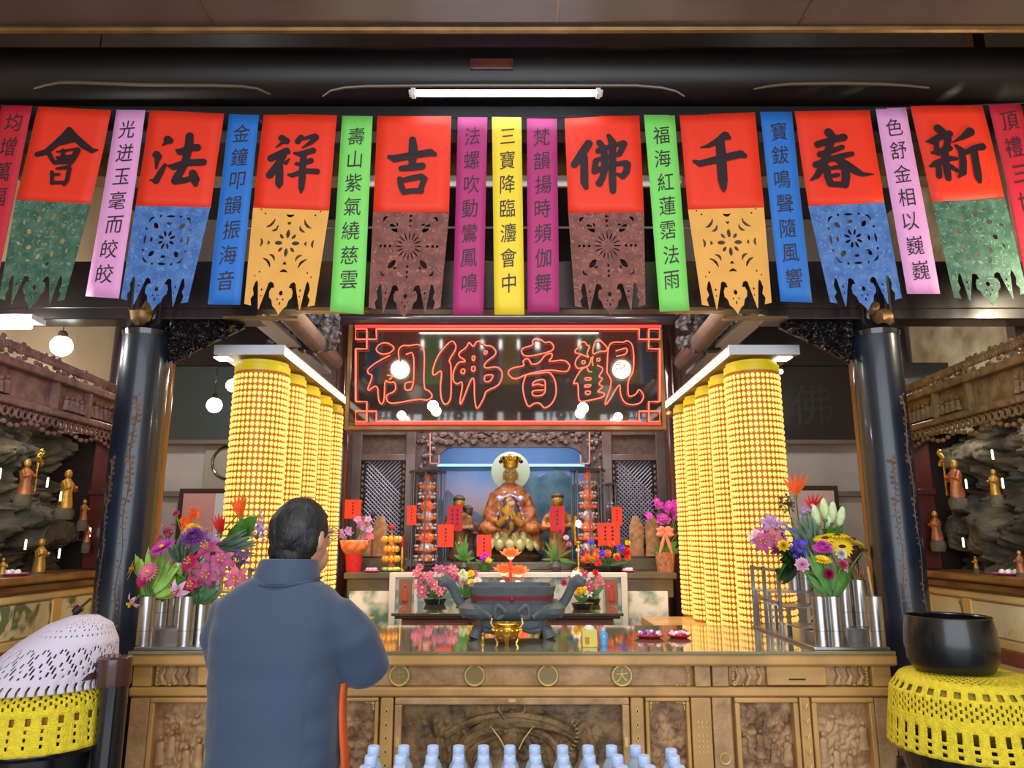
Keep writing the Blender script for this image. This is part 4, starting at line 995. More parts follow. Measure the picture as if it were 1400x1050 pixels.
# ================================================================ STATUES
def seated_statue():
    b = Vector((-0.02, 7.3, ZA+0.06))
    t = thing('guanyin_statue', 'crowned seated statue in orange robe before the pale halo', 'statue', b)
    pk = lambda x, y: P(x, y, 7.3)
    head = pk(698, 648); k = mpp(7.3)
    # pedestal and lotus
    MB().lathe([(0.30,0),(0.33,0.05),(0.26,0.09),(0.22,0.14),(0.27,0.2)], 32, b, sy=0.8).build('pedestal', M('dark_gilt_pedestal', S(96,78,56), 0.4, metal=0.4, var=0.4, scale=18), t)
    m = MB()
    for row, (r, z, n, s) in enumerate(((0.27,0.20,18,1.0),(0.25,0.26,16,0.9),(0.31,0.16,20,1.0))):
        for i in range(n):
            a = 2*PI*(i+0.5*row)/n
            m.ball((b.x+r*math.cos(a), b.y+0.8*r*math.sin(a), b.z+z), (0.05*s,0.03*s,0.07*s), 8, 6, Matrix.Rotation(a+PI/2, 3, 'Z') @ Matrix.Rotation(R(-25), 3, 'X'))
    m.build('lotus_petals', M('pale_green_gold_lotus', S(176,166,110), 0.4, metal=0.3, var=0.3), t)
    # robe
    m = MB()
    zc = head.z
    m.lathe([(0.05,zc-b.z-0.08),(0.12,zc-b.z-0.13),(0.18,zc-b.z-0.19),(0.215,zc-b.z-0.32),(0.245,zc-b.z-0.48),(0.285,0.36),(0.31,0.28),(0.27,0.24)][::-1], 36, b, sy=0.7)
    for s in (-1, 1):
        m.tube([(b.x+s*0.14,b.y,zc-0.2),(b.x+s*0.205,b.y-0.06,zc-0.42),(b.x+s*0.11,b.y-0.20,zc-0.5)], [0.06,0.065,0.045], 12); m.tube([(b.x+s*0.20,b.y-0.08,zc-0.40),(b.x+s*0.25,b.y-0.12,zc-0.56),(b.x+s*0.27,b.y-0.14,zc-0.72)], [0.03,0.045,0.03], 10)
        m.ball((b.x+s*0.20, b.y-0.1, b.z+0.3), (0.13,0.13,0.07), 12, 8)
    r = displace(remesh(m, 0.012, 4), 0.016, 12, 2); r.build('robe', M('orange_brown_robe', S(126,54,28), 0.5, col2=S(178,106,44), scale=14, bump=0.3), t)
    # inner garment and belly ornaments
    MB().ball((b.x, b.y-0.17, zc-0.42), (0.115,0.085,0.22), 20, 14).build('inner_garment', M('gold_violet_garment', S(196,150,56), 0.45, metal=0.3, col2=S(96,70,84), scale=12, contrast=(0.45,0.55)), t)
    m = MB()
    for s in (-1, 1):
        m.tube([(b.x+s*(0.05+0.016*i), b.y-0.22+0.008*i, zc-0.2-0.05*i) for i in range(9)], 0.006, 6); m.tube([(b.x, b.y-0.225, zc-0.21), (b.x+s*0.10, b.y-0.23, zc-0.26)], 0.006, 6)
        for i in range(9): m.ball((b.x+s*(0.05+0.016*i), b.y-0.22+0.008*i, zc-0.2-0.05*i), 0.018, 8, 6)
        m.ball((b.x+s*0.10, b.y-0.23, zc-0.26), 0.036, 10, 8)
    m.build('necklace', M('silver_violet_beads', S(190,170,190), 0.35, metal=0.4, var=0.3, scale=40), t)
    m = MB()
    for s in (-1, 1):
        m.tube([(b.x+s*0.11,b.y-0.26,zc-0.5),(b.x+s*0.03,b.y-0.29,zc-0.44)], [0.035,0.028], 10)
        for f in range(5):
            m.tube([(b.x+s*(0.045-f*0.006),b.y-0.29-0.006*f,zc-0.45),(b.x+s*0.01,b.y-0.3-0.004*f,zc-0.39+0.012*f)], [0.009,0.006], 6)
    m.build('hands', goldstat, t)
    # head
    m = MB(); m.ball(head, (0.066,0.075,0.088), 20, 16); m.tube([head+Vector((0,0.01,-0.16)), head], [0.05,0.045], 12)
    m.ball(head+Vector((0,-0.074,-0.005)), (0.011,0.016,0.024), 8, 6)
    for s in (-1, 1): m.ball(head+Vector((s*0.068,0.01,-0.02)), (0.012,0.02,0.05), 8, 6)
    m.ball(head+Vector((0,-0.066,-0.045)), (0.018,0.012,0.008), 8, 6)
    h = remesh(m, 0.008, 2).build('head', M('gilt_face', S(206,168,104), 0.4, metal=0.35), t)
    m = MB()
    for s in (-1, 1): m.tube([head+Vector((s*0.014,-0.073,0.012)), head+Vector((s*0.03,-0.071,0.008)), head+Vector((s*0.045,-0.060,0.012))], 0.0022, 6)
    m.build('eyes', inkmat, h)
    # crown
    ch = head+Vector((0,0.0,0.06))
    c = MB().lathe([(0.070,0.0),(0.076,0.04),(0.086,0.075),(0.088,0.09),(0.078,0.095)], 28, ch); 
    for i in range(7):
        a = PI + PI*i/6; c.ball(ch+Vector((0.086*math.cos(a),0.086*math.sin(a),0.09)), (0.019,0.016,0.032), 8, 6)
    c = c.build('crown', M('gold_crown', S(214,168,60), 0.3, metal=0.7, var=0.3, scale=30), t)
    m2 = MB()
    pomp = M('dark_red_pompom', S(84,30,50), 0.7)
    for x, y in ((684.5,631),(689,626),(697.5,623.5),(706.5,626),(712.5,631)):
        q = P(x, y, 7.24); MB().ball(q, 0.020, 10, 8).build('pompom', pomp, c); m2.tube([q, ch+Vector(((q.x-ch.x)*0.8,-0.05,0.09))], 0.003, 5)
    m2.build('wires', brass, c)
    hp = pk(698, 642)
    MB().lathe([(0.0,-0.006),(27.5*k,-0.006),(27.5*k,0.006),(0.0,0.006)], 48, (hp.x, 7.46, hp.z), Matrix.Rotation(R(90), 3, 'X')).build('halo', M('pale_halo', S(196,196,160), 0.5, emis=S(210,205,150), estr=0.0), t)
    MB().box(hp.x-0.015, hp.x+0.015, 7.44, 7.47, b.z+0.1, hp.z).build('halo_stand', darkwood, t)
seated_statue()
def small_statue(name, label, px_, yb, yt, Y, robe, face, zbase, hat=True, seat=None, group=None, cat='statue'):
    pt = P(px_, yt, Y); H = pt.z - zbase; b = Vector((pt.x, Y, zbase))
    t = thing(name, label, cat, b, group=group)
    m = MB()
    m.lathe([(0.16*H,0),(0.18*H,0.05*H),(0.13*H,0.3*H),(0.15*H,0.55*H),(0.13*H,0.7*H),(0.05*H,0.76*H)], 18, b, sy=0.75)
    for s in (-1, 1): m.tube([(b.x+s*0.15*H,b.y,b.z+0.66*H),(b.x+s*0.22*H,b.y-0.05*H,b.z+0.48*H),(b.x+s*0.05*H,b.y-0.17*H,b.z+0.48*H)], [0.045*H,0.05*H,0.03*H], 8)
    displace(remesh(m, H*0.025, 2), H*0.03, 8/H*0.6, 1).build('robe', robe, t)
    m = MB().ball((b.x,b.y-0.01*H,b.z+0.86*H), (0.085*H,0.09*H,0.105*H), 12, 10); m.ball((b.x,b.y-0.10*H,b.z+0.85*H), (0.018*H,0.025*H,0.03*H), 6, 5)
    m.build('head', face, t)
    if hat: MB().lathe([(0.088*H,0.90*H),(0.095*H,0.94*H),(0.06*H,0.98*H),(0.0,1.0*H)], 14, b).build('headdress', M('dark_headdress_%d' % len(MATS), S(74,58,48), 0.5), t)
    return t
cand = M('dark_face', S(60,46,44), 0.4)
small_statue('attendant_statue', 'small golden attendant statue beside the crimson card on the tall lantern case side', 628, 745, 676, 7.15, M('dim_gilt_robe', S(122,84,50), 0.45, metal=0.35, var=0.4, scale=16), goldstat, ZA+0.06)
small_statue('attendant_statue', 'small dark-faced attendant statue behind the leaning crimson card by the bright candle', 762, 745, 672, 7.15, M('orange_gilt_robe', S(160,98,54), 0.45, metal=0.3, var=0.3, scale=12), goldstat, ZA+0.06)
small_statue('guardian_statue', 'dark purple-clad guardian figure standing next to the pedestal', 640, 745, 690, 7.2, M('dark_purple_robe', S(78,48,62), 0.5, var=0.4, scale=14), cand, ZA+0.06)

# ================================================================ SHRINE OFFERINGS
def lantern_case(px_, yt, yb, Y, r, zb, label, deco, small=False):
    pt = P(px_, yt, Y); b = Vector((pt.x, Y, zb)); H = pt.z - zb
    t = thing('lantern_case', label, 'lantern', b)
    MB().lathe([(r*1.05,0),(r*1.05,0.03),(r,0.035)], 8, b).build('base', darkwood, t)
    MB().lathe([(r,H-0.02),(r*1.1,H-0.02),(r*1.08,H),(0.02,H+0.015),(0.0,H+0.03)], 8, b).build('roof', M('dark_case_top_%d' % px_, S(44,44,54), 0.3, coat=0.4), t)
    m = MB()
    for i in range(8):
        a = 2*PI*i/8; q = Vector((b.x+r*0.98*math.cos(a), b.y+r*0.98*math.sin(a), b.z+0.03)); m.tube([q, q+Vector((0,0,H-0.05))], 0.006, 6)
    m.build('edge_bars', darkbrown, t)
    MB().lathe([(r*0.95,0.035),(r*0.95,H-0.02)], 8, b, cap=False).build('glass', clearglass, t, smooth=10, solid=0)
    n = 8 if not small else 4
    tw = [MB() for _ in range(3)]
    for i in range(n):
        z = 0.06 + (H-0.14)*i/n; rr = r*0.50*(1-0.05*i)
        tw[i % 3].lathe([(rr*0.6,z),(rr,z+0.02),(rr*0.9,z+(H-0.14)/n*0.6),(rr*0.5,z+(H-0.14)/n*0.95)], 14, b)
        for k in range(9):
            a = 2*PI*k/9; tw[(i+1) % 3].ball((b.x+rr*1.15*math.cos(a), b.y+rr*1.15*math.sin(a), b.z+z+0.03), 0.014, 6, 5); a += 0.35; tw[1].ball((b.x+rr*1.3*math.cos(a), b.y+rr*1.3*math.sin(a), b.z+z+0.06), 0.012, 6, 5)
    tw[0].ball((b.x,b.y,b.z+H-0.06), (0.03,0.03,0.04), 10, 8)
    for mb, mt, nm in zip(tw, deco, ('lamp_tiers', 'silver_tiers', 'orange_tiers')): mb.build(nm, mt, t)
    return t
silverbead = M('silver_beads', S(220,214,220), 0.3, metal=0.5, var=0.3, scale=50)
orangebead = M('orange_lamp_body', S(238,96,40), 0.4, emis=S(255,90,30), estr=0.3)
pinkbead = M('copper_beads', S(206,120,84), 0.4, metal=0.2, var=0.3, scale=50)
lantern_case(585, 644, 770, 6.62, 0.155, ZA, 'octagonal glass lantern case with beaded lamp tower beside the lattice screen', (pinkbead, silverbead, orangebead))
lantern_case(803, 642, 770, 6.62, 0.150, ZA, 'octagonal glass lantern case with beaded lamp tower behind the big orange note', (orangebead, silverbead, pinkbead))
lantern_case(832, 662, 745, 6.95, 0.075, ZA, 'slim small lantern case behind the square orange card', (orangebead, silverbead, pinkbead), True)

def card(x0, x1, y0, y1, Y, mat, label, lines=2, zb=None):
    a, b = P(x0, y0, Y), P(x1, y1, Y)
    t = thing('paper_card', label, 'card', ((a.x+b.x)/2, Y, zb if zb is not None else ZA))
    m = MB(); m.box(a.x, b.x, Y-0.003, Y+0.003, b.z, a.z); m.build('sheet', mat, t)
    m = MB(); w = b.x-a.x; h = a.z-b.z
    for i in range(lines):
        xx = a.x + w*(i+1)/(lines+1)
        for k in range(4 if h > w else 2):
            z = a.z - h*(0.2+0.17*k); m.box(xx-w*0.045, xx+w*0.045, Y-0.006, Y-0.002, z-h*0.045, z+h*0.045)
    m.build('ink_marks', inkmat, t)
    MB().tube([((a.x+b.x)/2, Y+0.008, zb if zb is not None else ZA), ((a.x+b.x)/2, Y+0.008, a.z-0.03)], 0.004, 6).build('stick', darkbrown, t)
card(472, 493, 683, 709, 6.38, redpaper, 'vermilion paper card standing over the pink orchid in the red pot', 1)
card(557, 569, 691, 718, 6.45, redpaper, 'narrow vermilion card in front of the tall lantern case edge', 1)
card(612, 632, 691, 726, 6.55, crimsonpaper, 'crimson card standing before the small golden attendant', 2)
card(599, 620, 717, 748, 6.40, redpaper, 'vermilion card standing in front of the crimson card', 1)
card(652, 672, 731, 761, 6.40, redpaper, 'vermilion card standing below the seated statue above the lotus plant', 1)
card(752, 772, 692, 726, 6.55, crimsonpaper, 'crimson card leaning before the dark-faced attendant', 1)
card(817, 848, 715, 746, 6.42, redpaper, 'wide orange-red note above the colourful flower basket', 2)
card(836, 851, 693, 718, 6.52, redpaper, 'small square orange-red card beside the slim lantern case', 1)

# ---------------------------------------------------------------- flowers
def petals(mb, c, axis, n, L, W, lift=0.3, curl=0.0, rot=0.0, seg=3):
    axis = Vector(axis).normalized(); u = axis.orthogonal().normalized(); v = axis.cross(u)
    c = Vector(c)
    for i in range(n):
        a = rot + 2*PI*i/n; d = u*math.cos(a) + v*math.sin(a); w = axis.cross(d)
        vs, fs = [], []
        for j in range(seg+1):
            s = j/seg; wd = W*(math.sin(PI*min(1, 0.15+s*0.85))**0.8)*0.5 + 0.0006
            q = c + d*(L*s*math.cos(lift)) + axis*(L*s*math.sin(lift) - curl*L*s*s)
            vs += [q - w*wd + axis*wd*0.25, q, q + w*wd + axis*wd*0.25]
        for j in range(seg):
            o = j*3; fs += [(o,o+1,o+4,o+3),(o+1,o+2,o+5,o+4)]
        mb.add(vs, fs)
def leafblade(mb, a, b, W, bend=0.2, seg=5, side=(0,-1,0)):
    a, b = Vector(a), Vector(b); d = b-a; w = d.cross(Vector(side)).normalized() if d.cross(Vector(side)).length > 1e-5 else Vector((1,0,0))
    up = Vector(side)
    vs, fs = [], []
    for j in range(seg+1):
        s = j/seg; wd = W*0.5*math.sin(PI*(0.08+0.9*s)); q = a + d*s + up*(bend*d.length*s*(1-s))
        vs += [q-w*wd, q+up*wd*0.2, q+w*wd]
    for j in range(seg):
        o = j*3; fs += [(o,o+1,o+4,o+3),(o+1,o+2,o+5,o+4)]
    mb.add(vs, fs)
def stem_curve(a, b, sag=0.03):
    a, b = Vector(a), Vector(b); m = a.lerp(b, 0.5); m.x += (b.x-a.x)*0.12; m.z += sag
    return [a, a.lerp(m, 0.5)+Vector((0,0,sag*.3)), m, m.lerp(b, 0.5), b]
def flower(kind, label, pos, base, size, col, axis=(0,-0.6,0.6), ccol='gold', group=None):
    names = dict(daisy=('gerbera_daisy','flower'), sun=('sunflower','flower'), lily=('stargazer_lily','flower'), mum=('chrysanthemum','flower'), rose=('carnation','flower'), bud=('lily_bud','flower'), spike=('statice_spray','flower'), orchid=('orchid_spray','flower'), bird=('heliconia','flower'))
    nm, cat = names[kind]
    pos, base = Vector(pos), Vector(base); ax = Vector(axis).normalized()
    size *= {'lily': 0.92, 'mum': 0.95, 'sun': 1.2}.get(kind, 1.12)
    t = thing(nm, label, cat, base)
    MB().tube(stem_curve(base, pos), 0.0035, 6).build('stem', stemgreen, t)
    m = MB(); c = MB()
    if kind == 'daisy':
        petals(m, pos, ax, 20, size, size*0.26, 0.15, 0.1); petals(m, pos+ax*0.004, ax, 18, size*0.75, size*0.22, 0.35, 0.1, 0.15)
        c.ball(pos+ax*0.008, (size*0.2, size*0.2, size*0.14), 10, 6)
    elif kind == 'sun':
        petals(m, pos, ax, 18, size, size*0.30, 0.12, 0.15); petals(m, pos-ax*0.003, ax, 18, size*0.9, size*0.28, 0.02, 0.1, 0.17)
        c.ball(pos+ax*0.002, (size*0.30, size*0.30, size*0.14), 12, 8)
    elif kind == 'lily':
        petals(m, pos, ax, 3, size, size*0.46, 0.7, 0.75, 0, 5); petals(m, pos, ax, 3, size, size*0.36, 0.6, 0.7, PI/3, 5)
        for i in range(5):
            a = 2*PI*i/5; q = ax.orthogonal().normalized(); q = Matrix.Rotation(a, 3, ax) @ q
            c.tube([pos, pos + ax*size*0.5 + q*size*0.18], 0.0015, 4); c.ball(pos + ax*size*0.52 + q*size*0.19, 0.004, 6, 4)
    elif kind == 'mum':
        for r_ in range(6): petals(m, pos+ax*0.004*r_, ax, 22-2*r_, size*(1-0.12*r_), size*0.2, 0.05+0.24*r_, 0.05, r_*0.3)
        c.ball(pos+ax*size*0.12, size*0.3, 8, 6)
    elif kind == 'rose':
        for r_ in range(7): petals(m, pos+ax*0.003*r_, ax, 8, size*(1-0.09*r_), size*0.5, 0.3+0.18*r_, -0.1, r_*0.45)
        c.ball(pos, size*0.3, 8, 6)
    elif kind == 'bud':
        m.lathe([(0.002,0),(size*0.16,size*0.25),(size*0.2,size*0.6),(size*0.1,size*0.95),(0.0,size*1.05)], 10, pos, Vector((0,0,1)).rotation_difference(ax).to_matrix())
        c.lathe([(size*0.10,0),(size*0.14,size*0.12)], 8, pos-ax*0.01)
    elif kind == 'spike':
        rnd = random.Random(int(pos.x*1e4) & 0xffff)
        for i in range(34):
            q = pos + Vector((rnd.gauss(0,size*0.4), rnd.gauss(0,size*0.3), rnd.gauss(0,size*0.42)))
            petals(m, q, (rnd.uniform(-1,1),-0.6,rnd.random()), 5, size*0.2, size*0.13, 0.4)
            if i % 2: c.tube([pos-Vector((0,0,size*0.9)), q], 0.0014, 4)
    elif kind == 'orchid':
        rnd = random.Random(int(pos.x*1e4) & 0xffff)
        for i in range(9):
            q = pos + Vector((rnd.uniform(-1,1)*size*0.7, rnd.uniform(-.5,.5)*size*0.6, -size*1.6*i/8 + size*0.5))
            petals(m, q, (rnd.uniform(-.6,.6),-1,rnd.uniform(-.2,.5)), 5, size*0.42, size*0.34, 0.15, 0.1, rnd.random())
            c.ball(q+Vector((0,-0.004,0)), 0.004, 6, 4)
    elif kind == 'bird':
        for i in range(5):
            a = R(-50+22*i); leafblade(m, pos - Vector((0,0,size*0.5)), pos + Vector((math.sin(a)*size, -0.02*i, math.cos(a)*size*1.1)), size*0.26, 0.12)
        c.ball(pos-Vector((0,0,size*0.5)), (size*0.12, size*0.12, size*0.25), 8, 6)
    m.build('petals', FL[col], t, smooth=80)
    if c.v: c.build('centre', FL[ccol] if kind not in ('bud','bird','spike') else stemgreen, t)
    return t
def foliage(label, base, tips, W, mat, name='leaf_spray', bend=0.15):
    t = thing(name, label, 'leaves', base)
    m = MB()
    rj = random.Random(len(label)*31+len(tips))
    if len(tips) > 3: tips = list(tips) + [q + Vector((rj.uniform(-.03,.03), rj.uniform(-.03,.03), rj.uniform(-.03,.02))) for q in tips for _ in range(2)]; W *= 0.72
    for tip in tips:
        leafblade(m, Vector(base).lerp(Vector(tip), 0.25), tip, W*1.3, bend)
    m.build('leaves', mat, t, smooth=80)
    m = MB()
    for tip in tips: m.tube([base, Vector(base).lerp(Vector(tip), 0.6)], 0.002, 5)
    m.build('stems', stemgreen, t)
    return t
def potted(label, px_, zb, Y, pot, potr, poth, blooms, leaves, cat='potted plant', name='potted_flowers', wrap=None, vase=False):
    x = P(px_, 760, Y).x; b = Vector((x, Y, zb))
    t = thing(name, label, cat, b)
    if vase: MB().lathe([(potr*0.7,0),(potr,poth*0.4),(potr*0.6,poth*0.85),(potr*0.75,poth)], 18, b).build('vase', pot, t)
    else: MB().lathe([(potr*0.8,0),(potr,poth),(potr*0.9,poth),(potr*0.88,poth*0.9)], 20, b).build('pot', pot, t)
    top = b + Vector((0,0,poth))
    for (bx, by, dY, size, col, kind) in blooms:
        q = P(bx, by, Y+dY); m = MB()
        ax = Vector(((q.x-b.x)*1.2, -0.8, 0.4))
        if kind == 'mum':
            for r_ in range(4): petals(m, q+ax.normalized()*0.003*r_, ax, 10-r_, size*(1-0.15*r_), size*0.42, 0.1+0.3*r_, 0.05, r_*0.4)
        elif kind == 'orchid':
            petals(m, q, ax, 5, size, size*0.85, 0.15, 0.1, (bx*7) % 3)
        else:
            petals(m, q, ax, 6, size, size*0.45, 0.5, 0.5, (bx*3) % 2, 4)
        bl = m.build('blossom', FL[col], t, smooth=80)
        MB().ball(q+ax.normalized()*size*0.2, size*0.18, 6, 5).build('heart', FL['gold'], bl)
    m = MB()
    for (bx, by, dY, size, col, kind) in blooms: m.tube(stem_curve(top-Vector((0,0,0.02)), P(bx, by, Y+dY)), 0.0025, 5)
    m.build('stems', stemgreen, t)
    m = MB()
    for (lx, ly, W) in leaves: leafblade(m, top, P(lx, ly, Y-0.02), W)
    if m.v: m.build('leaves', leafgreen, t, smooth=80)
    if wrap:
        MB().lathe([(potr*1.0,poth*0.95),(potr*1.5,poth*1.3),(potr*1.7,poth*1.75)], 14, b, cap=False).build('wrapping', wrap, t, solid=0.002)
    return t
def rb(seed, n, x0, x1, y0, y1, size, cols, kind):
    rnd = random.Random(seed)
    return [(rnd.uniform(x0,x1), rnd.uniform(y0,y1), rnd.uniform(-0.06,0.06), size*rnd.uniform(0.8,1.2), rnd.choice(cols), kind) for _ in range(n)]
orangewrap = M('orange_print_wrapping', S(224,96,52), 0.5, col2=S(240,180,110), scale=16)
potted('pink orchid in a red pot at the end of the shrine altar', 484, ZA, 6.4, FL['red'], 0.075, 0.15, rb(1,16,462,508,709,736,0.035,['pink','lavender'],'orchid'), [(500,752,0.04),(472,750,0.04),(506,758,0.04)], wrap=orangewrap)
potted('purple orchid in a wicker pot with pink ribbon', 909, ZA, 6.4, M('wicker', S(186,122,86), 0.7, var=0.4, scale=40), 0.085, 0.16, rb(2,20,884,938,684,716,0.042,['orchid','magenta'],'orchid'), [(890,756,0.05),(926,740,0.06),(932,752,0.06),(895,745,0.05)])
p = P(909, 728, 6.28)
t = thing('ribbon_bow', 'pink striped ribbon bow tied round the wicker orchid pot', 'ribbon', (p.x, 6.29, ZA+0.1))
m = MB()
for a in (0.5, 1.0, 2.1, 2.6, 3.5, 5.9): leafblade(m, p, p+Vector((0.085*math.cos(a),-0.01,0.06*math.sin(a))), 0.05)
for s in (-1, 1): leafblade(m, p, p+Vector((s*0.06,-0.0,-0.2)), 0.03)
m.build('loops', M('pink_ribbon', S(232,140,112), 0.5, var=0.2, scale=60), t, solid=0.002)
potted('vase of grey-green foliage in front of the tall lantern case', 634, ZA, 6.45, M('dark_vase', S(70,66,64), 0.4), 0.05, 0.09, [(629,742,0,0.02,'white','lily')], [(622,740,.03),(628,733,.03),(640,742,.03),(646,752,.03),(650,762,.03),(620,758,.03),(638,730,.03),(644,770,.03)], vase=True, name='foliage_vase', cat='vase')
potted('yellow-green plant topped by a pink and yellow lotus under the vermilion card', 663, ZA, 6.4, M('green_pot', S(70,110,50), 0.5), 0.05, 0.06, [(663,762,-0.02,0.05,'orchid','mum'),(668,766,-0.05,0.03,'yellow','mum')], [(655,770,.03),(672,770,.03),(660,775,.03),(650,765,.03),(676,764,.03)])
potted('loose vase of drooping green stems with pale pink roses', 760, ZA, 6.4, M('grey_vase', S(90,84,88), 0.4), 0.05, 0.10, [(766,727,0,.03,'crimson','mum'),(774,735,0,.028,'palepink','mum'),(778,744,0,.028,'pink','mum'),(790,752,0,.022,'white','mum')], [(742,750,.02),(745,740,.02),(752,735,.02),(758,730,.02),(740,765,.02),(780,765,.02),(790,770,.025),(748,772,.02),(784,750,.02)], vase=True, name='flower_vase', cat='vase')
potted('colourful flower basket of violet, orange and red blossoms', 832, ZA, 6.38, blackgloss, 0.16, 0.05, rb(4,14,800,868,752,772,0.035,['orange','gold','red','orange','yellow'],'mum')+[(808,741,0,.035,'violet','mum'),(823,757,-.05,.04,'violet','mum'),(849,750,-.02,.048,'violet','mum'),(836,744,0,.035,'orange','mum'),(797,757,0,.035,'purple','mum'),(858,742,.02,.03,'yellow','mum'),(844,763,-.06,.036,'red','mum')], [(860,768,.03),(798,764,.03)], name='flower_basket', cat='flower basket')
# arrangements on the middle table
ZM = 1.05
potted('pink flower arrangement on the glass-topped table beside the upright censer handle', 596, ZM, 5.75, blackgloss, 0.09, 0.04, rb(5,22,570,620,774,812,0.048,['pink','lilypink','palepink','pink'],'lily')+[(574,776,0,.035,'pink','mum'),(606,779,0,.05,'lilypink','lily'),(598,778,0,.05,'lilypink','lily')], [(570,800,.05),(580,806,.05),(612,806,.05),(590,808,.05),(576,790,.04)], name='flower_arrangement', cat='flowers')
potted('yellow and white flower arrangement on the glass-topped table close to the foliage vase', 638, ZM, 5.85, blackgloss, 0.08, 0.04, rb(6,16,622,656,776,810,0.036,['yellow','greenwhite','white','pink','gold'],'mum'), [(624,800,.04),(650,800,.04),(636,790,.04)], name='flower_arrangement', cat='flowers')
potted('pink and white lily arrangement on the glass-topped table with a crimson carnation', 806, ZM, 5.75, blackgloss, 0.08, 0.04, rb(7,18,780,834,782,814,0.046,['palepink','white','pink','crimson'],'lily')+[(814,783,0,.03,'red','mum'),(771,797,0,.03,'crimson','mum')], [(790,806,.04),(826,800,.04),(812,792,.04)], name='flower_arrangement', cat='flowers')
potted('small yellow gerbera arrangement in a black tray beside the curled censer handle', 795, ZM, 5.35, blackgloss, 0.08, 0.04, [(787,803,0,.04,'yellow','mum'),(796,805,0,.04,'yellow','mum'),(791,809,-.03,.035,'gold','mum')], [(784,812,.03),(803,812,.03)], name='flower_arrangement', cat='flowers')

def pagoda(px_, Y, label):
    yt = 722; pt = P(px_, yt, Y); b = Vector((pt.x, Y, ZA)); H = pt.z-ZA
    t = thing('lotus_ornament', label, 'ornament', b)
    m = MB(); m2 = MB(); m3 = MB()
    for k in range(8):
        a = 2*PI*k/8; m3.ball((b.x+0.055*math.cos(a), b.y+0.055*math.sin(a), b.z+0.02), (0.03,0.03,0.02), 8, 6)
    for tier, (z, r) in enumerate(((0.08,0.06),(0.14,0.05),(0.20,0.07))):
        for k in range(9):
            a = 2*PI*k/9+tier; m.ball((b.x+r*math.cos(a), b.y+r*math.sin(a), b.z+z*H/0.27), (0.022,0.022,0.028), 8, 6)
    m2.lathe([(0.04,0.02),(0.035,0.1),(0.045,0.13),(0.035,0.17),(0.06,0.2),(0.02,0.24),(0.008,H)], 14, b)
    m3.build('coloured_base', M('turquoise_base', S(110,190,160), 0.5, col2=S(230,210,90), scale=18), t); m.build('gilt_petals', M('bright_gilt', S(236,176,70), 0.3, metal=0.5, emis=S(240,160,50), estr=0.15), t); m2.build('core', copperstat, t)
    MB().ball((b.x,b.y,b.z+H+0.01), (0.022,0.022,0.024), 10, 8).build('finial', FL['red'], t)
pagoda(536, 6.4, 'gilt lotus tower ornament with red finial beside the pink orchid')
def carvedwing(px_, Y, label):
    pt = P(px_, 706, Y); b = Vector((pt.x, Y, ZS)); H = pt.z-ZS
    t = thing('carved_ornament', label, 'ornament', b)
    for s in (-1, 1):
        m = MB(); m.lathe([(0.07,0),(0.065,H*0.3),(0.07,H*0.75),(0.03,H)], 12, b+Vector((s*0.07,0,0)), sy=0.4)
        displace(m, 0.015, 22, s).build('wing', M('pale_carved_wood%d%d' % (px_, s), S(190,142,100), 0.5, var=0.3, scale=26), t)
    MB().box(b.x-0.15, b.x+0.15, Y-0.05, Y+0.05, ZS, ZS+0.02).build('foot', darkbrown, t)
    MB().ball((b.x, Y-0.02, b.z+H*1.02), (0.02,0.02,0.03), 8, 6).build('knob', darkbrown, t)
carvedwing(510, 6.75, 'pale carved double ornament behind the pink orchid pot')
carvedwing(880, 6.75, 'pale carved double ornament beside the purple orchid')
t = thing('candle_lamp', 'slim golden candle lamp glowing before the lantern case', 'lamp', P(791, 770, 6.4))
b = Vector((P(791, 770, 6.4).x, 6.4, ZA))
MB().lathe([(0.05,0),(0.05,0.02),(0.012,0.04),(0.012,0.22),(0.03,0.24),(0.03,0.25)], 14, b).build('stand', brass, t)
ORG_ = b
MB().ball(P(791, 716, 6.4), (0.022,0.022,0.03), 10, 8).build('glow_bulb', bulbwarm, t)
MB().tube([P(787,745,6.4), P(785,720,6.4), P(787,705,6.4)], 0.012, 8).build('gilt_arm', brass, t)
b2 = Vector((P(547, 770, 6.4).x, 6.5, ZA))
t = thing('candle_stick', 'thin gilt candle holder beside the narrow vermilion card', 'candle', b2)
MB().lathe([(0.04,0),(0.04,0.015),(0.012,0.03),(0.018,0.12),(0.012,0.2)], 12, b2).build('stand', brass, t); MB().lathe([(0.010,0.2),(0.010,0.3)], 10, b2).build('candle', FL['red'], t)
for px_, lab, col in ((508, 'small plate of pink sweets by the red orchid pot', 'palepink'), (858, 'small plate of pale offerings by the flower basket', 'white')):
    b = Vector((P(px_, 780, 6.3).x, 6.3, ZA)); t = thing('offering_plate', lab, 'plate', b)
    MB().lathe([(0.04,0),(0.07,0.012),(0.065,0.014)], 20, b).build('plate', FL['pink'], t)
    m = MB()
    for k in range(7): m.ball(b+Vector((0.035*math.cos(k*1.1)*(k>0),0.03*math.sin(k*1.1),0.022)), 0.016, 8, 6)
    m.build('sweets', FL[col], t)
